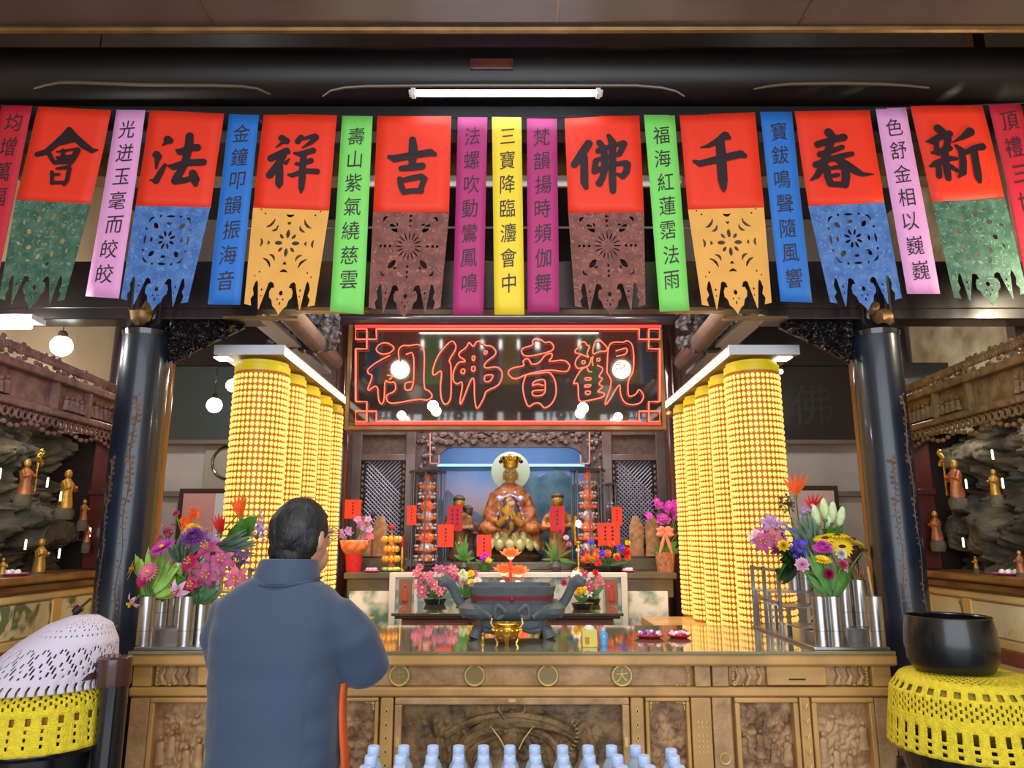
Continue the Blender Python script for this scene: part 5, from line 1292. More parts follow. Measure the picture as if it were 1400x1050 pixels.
# orange lotus lamps in the centre
for k, (x, y, lab) in enumerate(((698,759,'top orange lotus lamp glowing above the stone censer'),(689,781,'orange lotus lamp low on the candle side nearer the yellow arrangement'),(709,783,'orange lotus lamp low on the side nearer the green stems'))):
    p = P(x, y, 5.9); t = thing('lotus_lamp', lab, 'lamp', (p.x, 5.9, ZM))
    m = MB()
    for r_ in range(3): petals(m, p-Vector((0,0,0.02)), (0,-0.25,1), 9, 0.10-0.016*r_, 0.06, 0.35+0.4*r_, -0.15, r_*0.35)
    m.build('petals', lotusglow, t, smooth=80)
    MB().ball(p, (0.032,0.032,0.036), 10, 8).build('light', E('lotus_light%d' % k, (1.0,0.66,0.26), 1.5), t)
    MB().lathe([(0.05,0),(0.05,0.015),(0.012,0.03),(0.012,p.z-ZM-0.02),(0.03,p.z-ZM-0.01)], 14, (p.x,5.9,ZM)).build('stand', M('red_stand%d' % k, S(206,80,50), 0.45, emis=S(255,70,30), estr=0.15), t)
for k, (x, lab) in enumerate(((687,'red candle cup with a bright flame beneath the lotus lamps, toward the yellow arrangement'),(708,'red candle cup with a bright flame beneath the lotus lamps, toward the green stems'))):
    p = P(x, 798, 5.55); t = thing('candle_cup', lab, 'candle', (p.x, 5.55, ZM))
    MB().lathe([(0.03,0),(0.05,p.z-ZM-0.02),(0.046,p.z-ZM-0.02),(0.03,0.02)], 16, (p.x,5.55,ZM)).build('cup', M('red_cup%d' % k, S(220,70,50), 0.3, emis=S(255,60,30), estr=0.25), t)
    MB().ball(p, (0.022,0.022,0.026), 10, 8).build('flame', candleglow, t)
m = None

# ================================================================ MAIN OFFERING TABLE
TZ, TY0, TY1 = 1.05, 3.42, 4.38
FX = 3.47          # depth of the carved front
t = thing('offering_table', 'long honey-coloured carved offering table with glass top', 'table', (0, 3.9, 0))
TX = 1.70
MB().box(-TX, TX, TY0-0.005, TY1, TZ-0.012, TZ).build('glass_top', glasstop, t)
MB().box(-TX-0.01, TX+0.01, TY0, TY1, TZ-0.065, TZ-0.013).build('top_moulding', tablewood, t, bevel=0.012)
MB().box(-TX+0.02, TX-0.02, FX+0.03, TY1-0.05, 0.0, TZ-0.065).build('carcass', tablewood, t)
MB().box(-TX, TX, FX-0.02, FX+0.04, 0.852, 0.893).build('middle_rail', tablewood, t, bevel=0.010)
MB().box(-TX, TX, FX-0.02, FX+0.04, 0.0, 0.12).build('plinth', tablewood, t, bevel=0.010)
def relief(x0, x1, z0, z1, mat, name, amp, scale, seed, parent, y=FX+0.012, nx=None, blobs=0):
    nx = nx or max(8, int((x1-x0)/0.006)); nz = max(6, int((z1-z0)/0.006))
    def fn(u, v):
        x = x0+(x1-x0)*u; z = z0+(z1-z0)*v
        e = min(1, 6*min(u, 1-u, v, 1-v))
        h = 0.6*abs(noise.turbulence(Vector((x*scale, seed, z*scale*0.8)), 3, False)) + 0.7*abs(noise.noise(Vector((x*scale*2.1, seed+5, z*scale*1.6))))
        return (x, y - amp*h*e, z)
    m = MB().grid(fn, nx, nz)
    rnd = random.Random(seed)
    for i in range(blobs):
        # little standing figures in relief
        x = x0 + (x1-x0)*(i+0.5)/blobs + rnd.uniform(-.01,.01); zb = z0 + (z1-z0)*rnd.uniform(0.15, 0.45); h = (z1-z0)*rnd.uniform(0.28, 0.36)
        m.lathe([(h*0.2,0),(h*0.13,h*0.5),(h*0.17,h*0.7),(h*0.06,h*0.8)], 8, (x, y-amp*0.6, zb), sy=0.5); m.ball((x, y-amp*0.7, zb+h*0.9), h*0.1, 8, 6)
    return m.build(name, mat, parent, smooth=60)
def fr(x0, x1, z0, z1, w, name, mat, parent, y=FX, d=0.02):
    m = MB(); m.box(x0, x1, y-d, y+0.03, z1-w, z1); m.box(x0, x1, y-d, y+0.03, z0, z0+w); m.box(x0, x0+w, y-d+0.001, y+0.03, z0+w, z1-w); m.box(x1-w, x1, y-d+0.001, y+0.03, z0+w, z1-w)
    return m.build(name, mat, parent, bevel=0.005)
def corner_orn(m, x, z, sx, sz, s=0.05):
    for k in range(5):
        a = k/4
        m.tube([(x+sx*s*a*1.2, FX-0.012, z+sz*0.004), (x+sx*s*(a*1.2+0.1), FX-0.014, z+sz*s*0.25*(1-a))], 0.004, 5)
        m.tube([(x+sx*0.004, FX-0.012, z+sz*s*a), (x+sx*s*0.3*(1-a), FX-0.014, z+sz*s*(a+0.1))], 0.004, 5)
# frieze
f = relief(-0.80, 0.80, 0.895, 0.985, tablewood_mid, 'frieze_panel', 0.006, 22, 4, t)
for i, x in enumerate((-0.503, -0.167, 0.160, 0.491)):
    m = MB(); m.tube([(x+0.042*math.cos(a*PI/16), FX-0.008, 0.941+0.042*math.sin(a*PI/16)) for a in range(32)], 0.005, 6, closed=True)
    r_ = m.build('roundel', goldpaint, t)
    MB().lathe([(0,-0.004),(0.040,-0.004),(0.040,0.004),(0,0.004)], 28, (x, FX-0.002, 0.941), Matrix.Rotation(R(90), 3, 'X')).build('disc', M('roundel_ground%d' % i, S(146,126,80), 0.4), r_)
    if i in (0, 3):
        g, fs = glyph('中' if i == 0 else '大'); MB().add([(x+a*0.052, FX-0.0085, 0.941+b*0.052) for a, b in g], fs).build('roundel_character', goldpaint if i == 3 else tablewood, r_)
m = MB()
for x, sx in ((-0.79,1),(0.79,-1)):
    for z, sz in ((0.898,1),(0.982,-1)): corner_orn(m, x, z, sx, sz, 0.045)
m.build('gilt_corners', goldpaint, t)
for s in (-1, 1):
    A = lambda a, b: tuple(sorted((s*a, s*b)))
    x0, x1 = A(0.815, 0.885); MB().box(x0, x1, FX-0.015, FX+0.03, 0.895, 0.985).build('frieze_block', tablewood_mid, t, bevel=0.004)
    x0, x1 = A(0.893, 0.965); MB().box(x0, x1, FX-0.015, FX+0.03, 0.895, 0.985).build('frieze_block', tablewood_mid, t, bevel=0.004)
    x0, x1 = A(0.975, 1.60); relief(x0, x1, 0.897, 0.984, tablewood_mid, 'frieze_panel', 0.010, 26, 9+s, t, blobs=0)
    for q in (1.0, 1.05, 1.10, 1.45, 1.50, 1.55): MB().tube([(s*q, FX-0.004, 0.905), (s*(q+0.012), FX-0.012, 0.94), (s*(q+0.002), FX-0.006, 0.965), (s*(q+0.006), FX-0.008, 0.976)], [0.013,0.010,0.006,0.008], 8).build('frieze_figure', tablewood_mid, t)
    x0, x1 = A(1.135, 1.40); d = MB().box(x0, x1, FX-0.018, FX+0.03, 0.901, 0.982).build('drawer', tablewood, t, bevel=0.004)
    MB().box(s*1.268-0.037, s*1.268+0.037, FX-0.022, FX-0.017, 0.924, 0.930).build('slot', inkmat, d)
    m = MB(); corner_orn(m, s*0.982, 0.90, s, 1); corner_orn(m, s*0.982, 0.981, s, -1); corner_orn(m, s*1.585, 0.90, -s, 1); corner_orn(m, s*1.585, 0.981, -s, -1); m.build('gilt_corners', goldpaint, t)
    x0, x1 = A(1.605, 1.69); MB().box(x0, x1, FX-0.015, FX+0.03, 0.895, 0.985).build('frieze_block', tablewood, t, bevel=0.004)
    # lower part
    x0, x1 = A(0.525, 0.582); pl_ = MB().box(x0, x1, FX-0.014, FX+0.03, 0.12, 0.85).build('narrow_pilaster', tablewood, t, bevel=0.006)
    m = MB(); rnd = random.Random(3+s)
    for k in range(12):
        zz = 0.80-k*0.055; m.box(s*0.553-0.008, s*0.553+0.008, FX-0.018, FX-0.012, zz-0.012, zz-0.002); m.box(s*0.553-0.003, s*0.553+0.003, FX-0.018, FX-0.012, zz-0.02, zz+0.006)
    m.build('gilt_relief_marks', goldpaint, pl_)
    x0, x1 = A(0.590, 0.785); fr(x0, x1, 0.12, 0.85, 0.016, 'side_frame', tablewood, t)
    relief(x0+0.014, x1-0.014, 0.14, 0.835, reliefwood, 'side_relief', 0.026, 17, 21+s, t, y=FX+0.026, blobs=3)
    m = MB()
    for cx, sx in ((x0+0.02,1),(x1-0.02,-1)): corner_orn(m, cx, 0.832, sx, -1, 0.03)
    m.build('gilt_corners', goldpaint, t)
    x0, x1 = A(0.792, 0.880); pl_ = MB().box(x0, x1, FX-0.016, FX+0.03, 0.12, 0.85).build('pilaster', tablewood, t, bevel=0.005)
    m = MB()
    for r_ in range(6):
        for c_ in range(3):
            xx = s*0.836+(c_-1)*0.018; zz = 0.75-r_*0.022-(0.012*(r_ > 1)); m.box(xx-0.003, xx+0.003, FX-0.020, FX-0.014, zz-0.005, zz+0.005)
    corner_orn(m, s*0.80, 0.84, s, -1, 0.025); corner_orn(m, s*0.872, 0.84, -s, -1, 0.025)
    m.build('gilt_relief_marks', goldpaint, pl_)
    x0, x1 = A(0.886, 0.97); pl_ = MB().box(x0, x1, FX-0.014, FX+0.03, 0.12, 0.85).build('pilaster', tablewood_mid, t, bevel=0.005)
    m = MB(); m.tube([(s*0.93+0.022*math.cos(a*PI/8), FX-0.016, 0.60+0.022*math.sin(a*PI/8)) for a in range(16)], 0.004, 5, closed=True); m.build('gilt_relief_marks', goldpaint, pl_)
    for q, (a, b) in enumerate(((0.985, 1.265), (1.325, 1.60))):
        x0, x1 = A(a, b); fr(x0, x1, 0.45, 0.85, 0.022, 'square_frame', tablewood, t)
        MB().box(x0, x1, FX-0.01, FX+0.03, 0.12, 0.45).build('lower_board', tablewood, t, bevel=0.004)
        relief(x0+0.02, x1-0.02, 0.47, 0.83, reliefwood if q == 0 else tablewood_mid, 'square_relief', 0.034, 20, 40+q+3*s, t, y=FX+0.027, blobs=4)
    x0, x1 = A(1.272, 1.318); pl_ = MB().box(x0, x1, FX-0.016, FX+0.03, 0.12, 0.85).build('narrow_pilaster', tablewood, t, bevel=0.005)
    m = MB()
    for k in range(6):
        zz = 0.82-k*0.062; m.tube([(s*1.295-0.010, FX-0.018, zz), (s*1.295, FX-0.021, zz-0.014), (s*1.295+0.010, FX-0.018, zz+0.004)], 0.0035, 5)
    m.build('gilt_relief_marks', goldpaint, pl_)
    x0, x1 = A(1.605, 1.69); MB().box(x0, x1, FX-0.012, FX+0.03, 0.12, 0.85).build('end_pilaster', tablewood_mid, t, bevel=0.005)
# central dragon panel
fr(-0.517, 0.517, 0.12, 0.85, 0.03, 'centre_frame', tablewood_mid, t)
dp = relief(-0.49, 0.49, 0.14, 0.825, darkrelief, 'dragon_panel', 0.028, 13, 77, t, y=FX+0.027, blobs=0)
m = MB()
cx, cz = 0.0, 0.70
m.lathe([(0.03,-0.09),(0.045,-0.04),(0.055,0.03),(0.035,0.08),(0.0,0.10)], 14, (cx, FX+0.01, cz), sy=0.55)
m.ball((cx, FX-0.015, cz-0.075), (0.032,0.022,0.022), 10, 8)
for s in (-1, 1):
    m.ball((cx+s*0.028, FX-0.014, cz+0.01), 0.012, 8, 6)
    m.tube([(cx+s*0.03, FX-0.005, cz+0.06), (cx+s*0.06, FX-0.01, cz+0.10), (cx+s*0.05, FX-0.01, cz+0.14)], [0.01,0.007,0.002], 6)
for k in range(3):
    pts = []
    for i in range(26):
        a = i/25; ang = 2.2*PI*a + k*2
        pts.append(((0.18+0.18*a)*math.cos(ang)*(1 if k < 2 else -1)+0.02, FX+0.012-0.01*math.sin(i), 0.60+(0.10+0.08*a)*math.sin(ang)))
    m.tube(pts, [0.016+0.014*math.sin(PI*i/25) for i in range(26)], 8)
m.build('dragon_body', darkrelief, dp)
m = MB()
for s in (-1, 1):
    m.tube([(cx+s*0.03, FX-0.022, cz-0.06), (cx+s*0.05, FX-0.026, cz-0.02), (cx+s*0.075, FX-0.024, cz+0.01), (cx+s*0.095, FX-0.022, cz+0.035)], [0.004,0.0035,0.003,0.001], 6)
for k in range(9):
    a = -1.0+k*0.2; q = Vector((0.19+0.09*math.cos(a), FX-0.008, 0.70+0.08*math.sin(a))); m.tube([q, q+Vector((0.018*math.cos(a+.3), -0.004, 0.018*math.sin(a+.3)))], [0.0022,0.001], 5)
m.build('gilt_whiskers', goldpaint, dp)
m = MB()
for x, sx in ((-0.50,1),(0.50,-1)):
    corner_orn(m, x, 0.835, sx, -1, 0.06); m.box(x+sx*0.0-0.008, x+sx*0.0+0.008, FX-0.024, FX-0.018, 0.65, 0.69)
m.box(-0.016, 0.016, FX-0.024, FX-0.018, 0.832, 0.846)
m.build('gilt_corners', goldpaint, t)

# ---------------------------------------------------------------- things on the table
t = thing('stone_censer', 'large dark stone incense burner with curled handles and red band', 'incense burner', (0, 3.98, TZ))
cy = 3.98
def rrect(w, d, z, r=0.35, n=40):
    out = []
    for i in range(n):
        a = 2*PI*i/n; c, s_ = math.cos(a), math.sin(a); e = 2/5
        out.append((w*math.copysign(abs(c)**e, c), cy + d*math.copysign(abs(s_)**e, s_), z))
    return out
def loft(m, rings, cap=True):
    n = len(rings[0]); vs = [p for r_ in rings for p in r_]; fs = []
    for j in range(len(rings)-1):
        for i in range(n):
            k = (i+1) % n; fs.append((j*n+i, j*n+k, (j+1)*n+k, (j+1)*n+i))
    if cap: fs += [tuple(reversed(range(n))), tuple(range((len(rings)-1)*n, len(rings)*n))]
    return m.add(vs, fs)
K = mpp(3.75, 1.2)
def wpx(a): return a*K/2
cz0 = TZ
ax_ = -0.012
m = MB(); loft(m, [rrect(wpx(106),0.175,cz0+0.040),rrect(wpx(101),0.17,cz0+0.048),rrect(wpx(96),0.16,cz0+0.068),rrect(wpx(98),0.16,cz0+0.09)])
for sx in (-1, 1):
    for sy in (-1, 1):
        m.tube([(sx*wpx(90), cy+sy*0.14, cz0+0.05), (sx*wpx(98), cy+sy*0.15, cz0+0.03), (sx*wpx(104), cy+sy*0.158, cz0)], [0.022,0.028,0.034], 12)
    m.tube([(sx*wpx(78), cy-0.165, cz0+0.042), (sx*wpx(52), cy-0.168, cz0+0.036), (sx*wpx(30), cy-0.166, cz0+0.044)], [0.016,0.012,0.010], 8)
m.build('foot', stonegrey, t)
m = MB(); loft(m, [rrect(wpx(96),0.16,cz0+0.0855),rrect(wpx(128),0.20,cz0+0.0945),rrect(wpx(150),0.23,cz0+0.1215),rrect(wpx(152),0.235,cz0+0.1485),rrect(wpx(138),0.21,cz0+0.1665),rrect(wpx(118),0.19,cz0+0.1710)])
m.build('bowl', stonegrey, t)
m = MB()
for s in (-1, 1):
    m.tube([(s*(0.03+0.055*math.sin(a*0.3)), cy-0.235+0.02*(a/10)**2, cz0+0.1350+0.03*math.sin(a*0.6)) for a in range(11)], 0.014, 8)
    m.tube([(s*(0.10+0.018*a), cy-0.225+0.001*a*a, cz0+0.1575-0.012*abs(a-4)) for a in range(9)], 0.014, 8)
m.build('cloud_relief', stonegrey, t)
m = MB(); loft(m, [rrect(wpx(112),0.175,cz0+0.1665),rrect(wpx(116),0.18,cz0+0.1935),rrect(wpx(124),0.195,cz0+0.2358),rrect(wpx(126),0.20,cz0+0.2520),rrect(wpx(112),0.175,cz0+0.2520),rrect(wpx(108),0.165,cz0+0.2250)])
m.build('rim', stonegrey, t)
m = MB(); loft(m, [rrect(wpx(117.5),0.183,cz0+0.1845),rrect(wpx(120.5),0.188,cz0+0.2052)], False); m.ball((0, cy-0.188, cz0+0.1926), (0.014,0.006,0.016), 8, 6)
m.build('red_band', redline, t)
MB().box(-0.2, 0.2, cy-0.16, cy+0.16, cz0+0.2205, cz0+0.2250).build('ash', M('incense_ash', S(120,112,104), 0.9), t)
for s in (-1, 1):
    pts = [(s*wpx(142), cy-0.02, cz0+0.1440), (s*wpx(156), cy-0.03, cz0+0.1800), (s*wpx(168), cy-0.04, cz0+0.2250), (s*wpx(178), cy-0.05, cz0+0.2610), (s*wpx(192), cy-0.06, cz0+0.2745), (s*wpx(203), cy-0.07, cz0+0.2628), (s*wpx(206), cy-0.075, cz0+0.2493)]
    MB().tube(pts, [0.026,0.024,0.024,0.030,0.034,0.026,0.012], 12).build('handle', stonegrey, t)
p = P(693, 880, 3.62)
t = thing('brass_censer', 'small polished brass tripod censer before the stone censer', 'incense burner', (p.x, 3.64, TZ))
b = Vector((p.x, 3.64, TZ))
MB().lathe([(0.02,0.028),(0.05,0.035),(0.066,0.06),(0.064,0.078),(0.056,0.085),(0.066,0.095),(0.062,0.097),(0.05,0.085)], 28, b).build('bowl', brass, t)
for k in range(3):
    a = R(-90+120*k); MB().tube([b+Vector((0.042*math.cos(a),0.042*math.sin(a),0.042)), b+Vector((0.06*math.cos(a),0.06*math.sin(a),0.022)), b+Vector((0.05*math.cos(a),0.05*math.sin(a),0.0))], [0.012,0.009,0.008], 8).build('leg', brass, t)
for s in (-1, 1): MB().tube([b+Vector((s*0.062,0,0.075)), b+Vector((s*0.076,0,0.095)), b+Vector((s*0.070,0,0.118))], 0.005, 6).build('handle', brass, t)
m = MB()
for k in range(16):
    a = 2*PI*k/16; m.ball(b+Vector((0.067*math.cos(a),0.067*math.sin(a),0.066)), 0.0075, 6, 5)
m.build('studs', brass, t)
p = P(660, 879, 3.64); b = Vector((p.x, 3.64, TZ))
t = thing('brass_cup', 'tiny brass stem figure beside the brass tripod censer', 'cup', b)
MB().lathe([(0.011,0),(0.012,0.006),(0.006,0.012),(0.009,0.026),(0.007,0.036)], 14, b).build('body', brass, t); MB().ball(b+Vector((0,0,0.044)), 0.008, 8, 6).build('knob', brass, t)
p = P(806, 884, 3.55); b = Vector((p.x, 3.56, TZ)); yb = M('yellow_card_box', S(214,196,92), 0.5, var=0.1)
t = thing('matchbox', 'small yellow cardboard box with tissue on the glass top', 'box', b)
MB().box(b.x-0.034, b.x+0.034, b.y-0.03, b.y+0.03, TZ, TZ+0.075).build('carton', yb, t, bevel=0.002)
MB().ball(b+Vector((0,0,0.08)), (0.026,0.02,0.016), 10, 6).build('tissue', whitemarble, t)
MB().box(b.x-0.022, b.x-0.002, b.y-0.0315, b.y-0.03, TZ+0.015, TZ+0.045).build('printed_patch', M('print_brown', S(176,130,70), 0.6), t)
p = P(826, 884, 3.55); b = Vector((p.x, 3.57, TZ))
t = thing('blue_bottle', 'small blue plastic bottle beside the yellow cardboard box', 'bottle', b)
MB().lathe([(0.018,0),(0.021,0.01),(0.02,0.03),(0.023,0.045),(0.017,0.06),(0.010,0.068)], 18, b).build('body', M('blue_plastic', S(96,160,214), 0.2, coat=0.4), t)
MB().lathe([(0.011,0.068),(0.011,0.082),(0.0,0.083)], 14, b).build('cap', capplastic, t)
for (x0, x1, yy, lab, cs) in ((868,911,868,'red plate of purple and white wrapped sweets, the larger plate',('lavender','white','purple')),(913,948,866,'red plate of white and pink sweets, the smaller plate',('palepink','white','crimson'))):
    a = P(x0, yy, 3.82); c = P(x1, yy, 3.82); b = Vector(((a.x+c.x)/2, 3.86, TZ)); r_ = (c.x-a.x)/2
    t = thing('red_plate', lab, 'plate', b)
    MB().lathe([(r_*0.6,0),(r_,0.016),(r_*0.97,0.018),(r_*0.55,0.006)], 28, b).build('dish', FL['red'], t)
    rnd = random.Random(x0); ms = {c_: MB() for c_ in cs}
    for k in range(22):
        q = b+Vector((rnd.uniform(-.65,.65)*r_, rnd.uniform(-.65,.65)*r_, 0.018+rnd.uniform(0,0.014))); ms[cs[k % 3]].ball(q, (0.012,0.009,0.009), 7, 5)
    for c_, mb in ms.items(): mb.build('sweets', FL[c_], t)

# ---------------------------------------------------------------- stainless racks with vases and cut flowers
def vase(x, y, z, label, r=0.033, h=0.215):
    b = Vector((x, y, z))
    t = thing('steel_vase', label, 'vase', b, group='steel cylinder vases on the racks')
    MB().lathe([(r,0),(r,h),(r*0.93,h),(r*0.93,0.01),(0,0.01)], 24, b).build('body', steel, t)
    MB().lathe([(r*1.02,0.062),(r*1.02,0.066)], 24, b, cap=False).build('seam', M('seam_%d' % len(MATS), S(150,146,140), 0.3, metal=1.0), t)
    return b + Vector((0,0,h))
def rack(x0, x1, label):
    t = thing('vase_rack', label, 'rack', ((x0+x1)/2, 3.8, TZ))
    def rk(d, ya, yb, z):
        MB().box(x0+d, x1-d, ya, yb, TZ+z-0.008, TZ+z).build('shelf', steel, t)
        for xx in (x0+d+0.008, x1-d-0.008):
            for yy in (ya+0.008, yb-0.008): MB().box(xx-0.007, xx+0.007, yy-0.007, yy+0.007, TZ+0.014, TZ+z-0.008).build('post', steel, t)
    MB().box(x0, x1, 3.44, 4.30, TZ, TZ+0.014).build('base_plate', steel, t, bevel=0.003)
    rk(0.02, 3.60, 3.83, 0.075)
    rk(0.04, 3.84, 4.05, 0.15)
    rk(0.02, 4.06, 4.28, 0.21)
    MB().box(min(x0,x1)+0.2*(x0 > 0)+0.02, max(x0,x1)-0.2*(x0 < 0)-0.02, 3.585, 3.60, TZ+0.014, TZ+0.07).build('front_plate', steel, t)
    xi = x1-0.01 if x0 < 0 else x0+0.01
    m = MB()
    for y in (3.86, 4.08, 4.27): m.box(xi-0.008, xi+0.008, y-0.008, y+0.008, TZ+0.014, TZ+0.34)
    m.box(xi-0.008, xi+0.008, 3.85, 4.28, TZ+0.32, TZ+0.335); m.box(xi-0.008, xi+0.008, 3.85, 4.28, TZ+0.16, TZ+0.175)
    m.build('guard_frame', steel, t)
rack(-1.69, -1.33, 'stainless stepped vase rack at the end of the table by the lace drum')
rack(1.35, 1.69, 'stainless stepped vase rack at the end of the table by the singing bowl')
Lv = []
for x, y, z, lab in ((199,3.50,.014,'steel vase with the yellow and pink gerberas at the front corner by the lace drum'),(255,3.50,.014,'steel vase in the front row nearest the worshipper\'s elbow'),(275,3.56,.014,'steel vase pressed against the front vase nearest the worshipper'),
                  (222,3.70,.075,'steel vase on the low riser behind the gerbera vase'),(248,3.72,.075,'steel vase on the low riser behind the worshipper-side front vase'),(243,3.94,.15,'steel vase on the middle riser under the purple mum'),(262,3.94,.15,'steel vase on the middle riser under the orange heliconia'),
                  (298,4.15,.21,'steel vase on the top riser nearest the worshipper'),(276,4.16,.21,'steel vase on the top riser beside the one nearest the worshipper')):
    Lv.append(vase(XatZ(x, y, TZ+z+0.1), y, TZ+z, lab))
Rv = []
for x, y, z, lab in ((1122,3.50,.014,'steel vase at the inner front corner of the rack by the singing bowl'),(1141,3.50,.014,'steel vase holding the green stems, second in the front row by the singing bowl'),(1198,3.50,.014,'steel vase at the outer front corner nearest the singing bowl'),
                  (1176,3.70,.075,'steel vase on the low riser nearest the singing bowl'),(1155,3.72,.075,'steel vase on the low riser behind the green stems'),(1157,3.95,.15,'steel vase on the middle riser below the sunflowers'),(1128,3.95,.15,'steel vase on the middle riser below the lily buds'),
                  (1101,4.17,.21,'steel vase on the top riser at the tower side'),(1085,4.20,.21,'steel vase at the very back of the rack under the pink lily cluster')):
    Rv.append(vase(XatZ(x, y, TZ+z+0.1), y, TZ+z, lab))
def Fl(kind, x, y, Y, vi, vs, size, col, label, axis=(0,-.6,.6), ccol='gold'):
    q = P(x, y, Y); flower(kind, label, q, vs[vi]-Vector((0,0,0.02)), size, col, axis, ccol)
# bouquet on the drum side
Fl('daisy',222,749,3.52,0,Lv,.062,'magenta','magenta gerbera topping the bouquet by the column',(-.3,-.5,.8))
Fl('daisy',182,778,3.48,0,Lv,.05,'yellow','yellow gerbera facing outward over the lace drum',(-.8,-.4,.3))
Fl('daisy',203,782,3.46,0,Lv,.045,'pink','coral pink gerbera beside the yellow gerbera',(-.1,-.8,.3))
Fl('daisy',195,793,3.46,0,Lv,.035,'crimson','small crimson gerbera under the coral pink gerbera',(-.3,-.8,.1),'crimson')
Fl('lily',183,822,3.46,0,Lv,.06,'palepink','pale pink lily drooping over the vase by the column',(-.5,-.5,-.5))
Fl('lily',285,752,3.62,4,Lv,.10,'lilypink','large pink lily in the upper middle of the drum-side bouquet',(-.2,-.7,.6))
Fl('lily',302,768,3.60,4,Lv,.10,'lilypink','large pink lily facing the worshipper',(.3,-.8,.4))
Fl('lily',284,786,3.56,2,Lv,.095,'lilypink','large pink lily low among the drum-side bouquet leaves',(.1,-.9,.1))
Fl('lily',322,790,3.62,2,Lv,.09,'pink','pink lily beside the worshipper\'s shoulder',(.4,-.8,.0))
Fl('lily',262,770,3.58,1,Lv,.085,'crimson','dark pink lily behind the gerberas',(-.2,-.8,.3))
Fl('lily',245,806,3.46,1,Lv,.075,'palepink','pale mauve lily hanging over the front vases',(-.2,-.7,-.4),'crimson')
Fl('lily',262,798,3.46,1,Lv,.06,'crimson','crimson lily above the front vases',(.1,-.9,.0))
Fl('mum',265,735,3.66,5,Lv,.072,'purple','purple chrysanthemum under the yellow one',(0,-.6,.6),'purple')
Fl('mum',264,727,3.72,5,Lv,.06,'yellow','yellow chrysanthemum crowning the drum-side bouquet',(0,-.3,1))
Fl('orchid',260,706,3.95,6,Lv,.055,'orange','orange orchid spray rising before the pink poster',(0,-1,0),'red')
Fl('spike',325,766,3.70,7,Lv,.06,'purple','dark purple statice beside the worshipper\'s neck')
Fl('spike',230,727,3.8,3,Lv,.05,'crimson','wine-red spray behind the magenta gerbera')
Fl('spike',285,740,3.75,6,Lv,.05,'lavender','lavender spray in the drum-side bouquet')
Fl('spike',352,722,4.05,7,Lv,.06,'lavender','pale lavender spray just beside the worshipper\'s head')
Fl('bird',330,698,4.1,8,Lv,.075,'orange','orange heliconia standing before the nearest tower behind the worshipper')
Fl('bird',303,722,4.0,8,Lv,.065,'red','red heliconia tip near the white poster panel')
Fl('rose',241,704,4.0,6,Lv,.022,'pink','small pink bud on a thin stem beside the brown post')
foliage('feathery light green foliage around the gerbera vase', Lv[0]-Vector((0,0,.02)), [P(x, y, 3.52+0.012*i) for i, (x, y) in enumerate(((196,768),(188,760),(206,752),(214,764),(225,760),(232,772),(240,780),(236,795),(222,785),(210,798),(198,803),(228,806),(242,768),(250,776),(246,800),(216,775)))], .035, leaflight, bend=.12)
foliage('dark green fern leaves low in the drum-side bouquet', Lv[3]-Vector((0,0,.02)), [P(x, y, 3.6+0.01*i) for i, (x, y) in enumerate(((232,790),(245,785),(255,790),(222,798),(240,810),(250,815),(228,815),(262,805)))], .05, leafgreen)
foliage('big pointed green leaf slanting toward the worshipper', Lv[7]-Vector((0,0,.02)), [P(352,706,3.95), P(338,720,3.95)], .085, leafgreen, bend=.08)
foliage('silvery leaves between the lilies and the worshipper', Lv[8]-Vector((0,0,.02)), [P(x, y, 3.9) for x, y in ((345,735),(338,728),(352,742),(310,738),(302,745),(318,750),(345,760))], .03, leafgrey)
foliage('grey-green slim leaves above the purple chrysanthemum', Lv[5]-Vector((0,0,.02)), [P(x, y, 3.8) for x, y in ((245,735),(250,745),(240,748),(285,730),(252,728),(238,742))], .03, leafgrey)
foliage('dark leaf clump over the worshipper-side front vases', Lv[1]-Vector((0,0,.02)), [P(x, y, 3.5) for x, y in ((268,805),(280,800),(290,812),(276,818),(262,815),(298,806))], .05, leafdark)
# bouquet on the bowl side
for i, (x, y, s, c, lab) in enumerate(((1044,742,.085,'lilypink','large pink lily lowest on the tower side of the bowl-side bouquet'),(1058,735,.08,'pink','pink lily in the cluster beside the golden tower'),(1035,735,.07,'palepink','pale pink lily at the outer edge of the cluster before the golden tower'),(1052,715,.075,'lavender','mauve lily at the top of the cluster before the golden tower'),(1046,725,.07,'pink','pink lily in the middle of the cluster before the golden tower'),(1062,748,.07,'lilypink','deep pink lily hanging under the cluster before the golden tower'))):
    Fl('lily', x, y, 3.78+0.02*i, 8, Rv, s, c, lab, (-.3+.12*i,-.8,.2-.1*i))
Fl('spike',1090,752,3.72,7,Rv,.075,'violet','violet statice in the middle of the bowl-side bouquet')
Fl('spike',1068,722,3.85,8,Rv,.05,'lavender','lavender spray beside the pink lily cluster')
Fl('spike',1076,686,3.98,7,Rv,.05,'brown','rust-brown dried spray below the heliconia')
Fl('spike',1104,700,3.9,6,Rv,.05,'lavender','pale violet spray behind the silvery leaves')
for i, (x, y) in enumerate(((1119,706),(1128,697),(1137,702),(1146,708),(1132,712))):
    Fl('bud', x, y+14, 3.85+.01*i, 6, Rv, .10, 'greenwhite', f'pale green lily bud, {ORD[i]} from the tower side of the bud cluster', ((x-1132)/60,-.2,1))
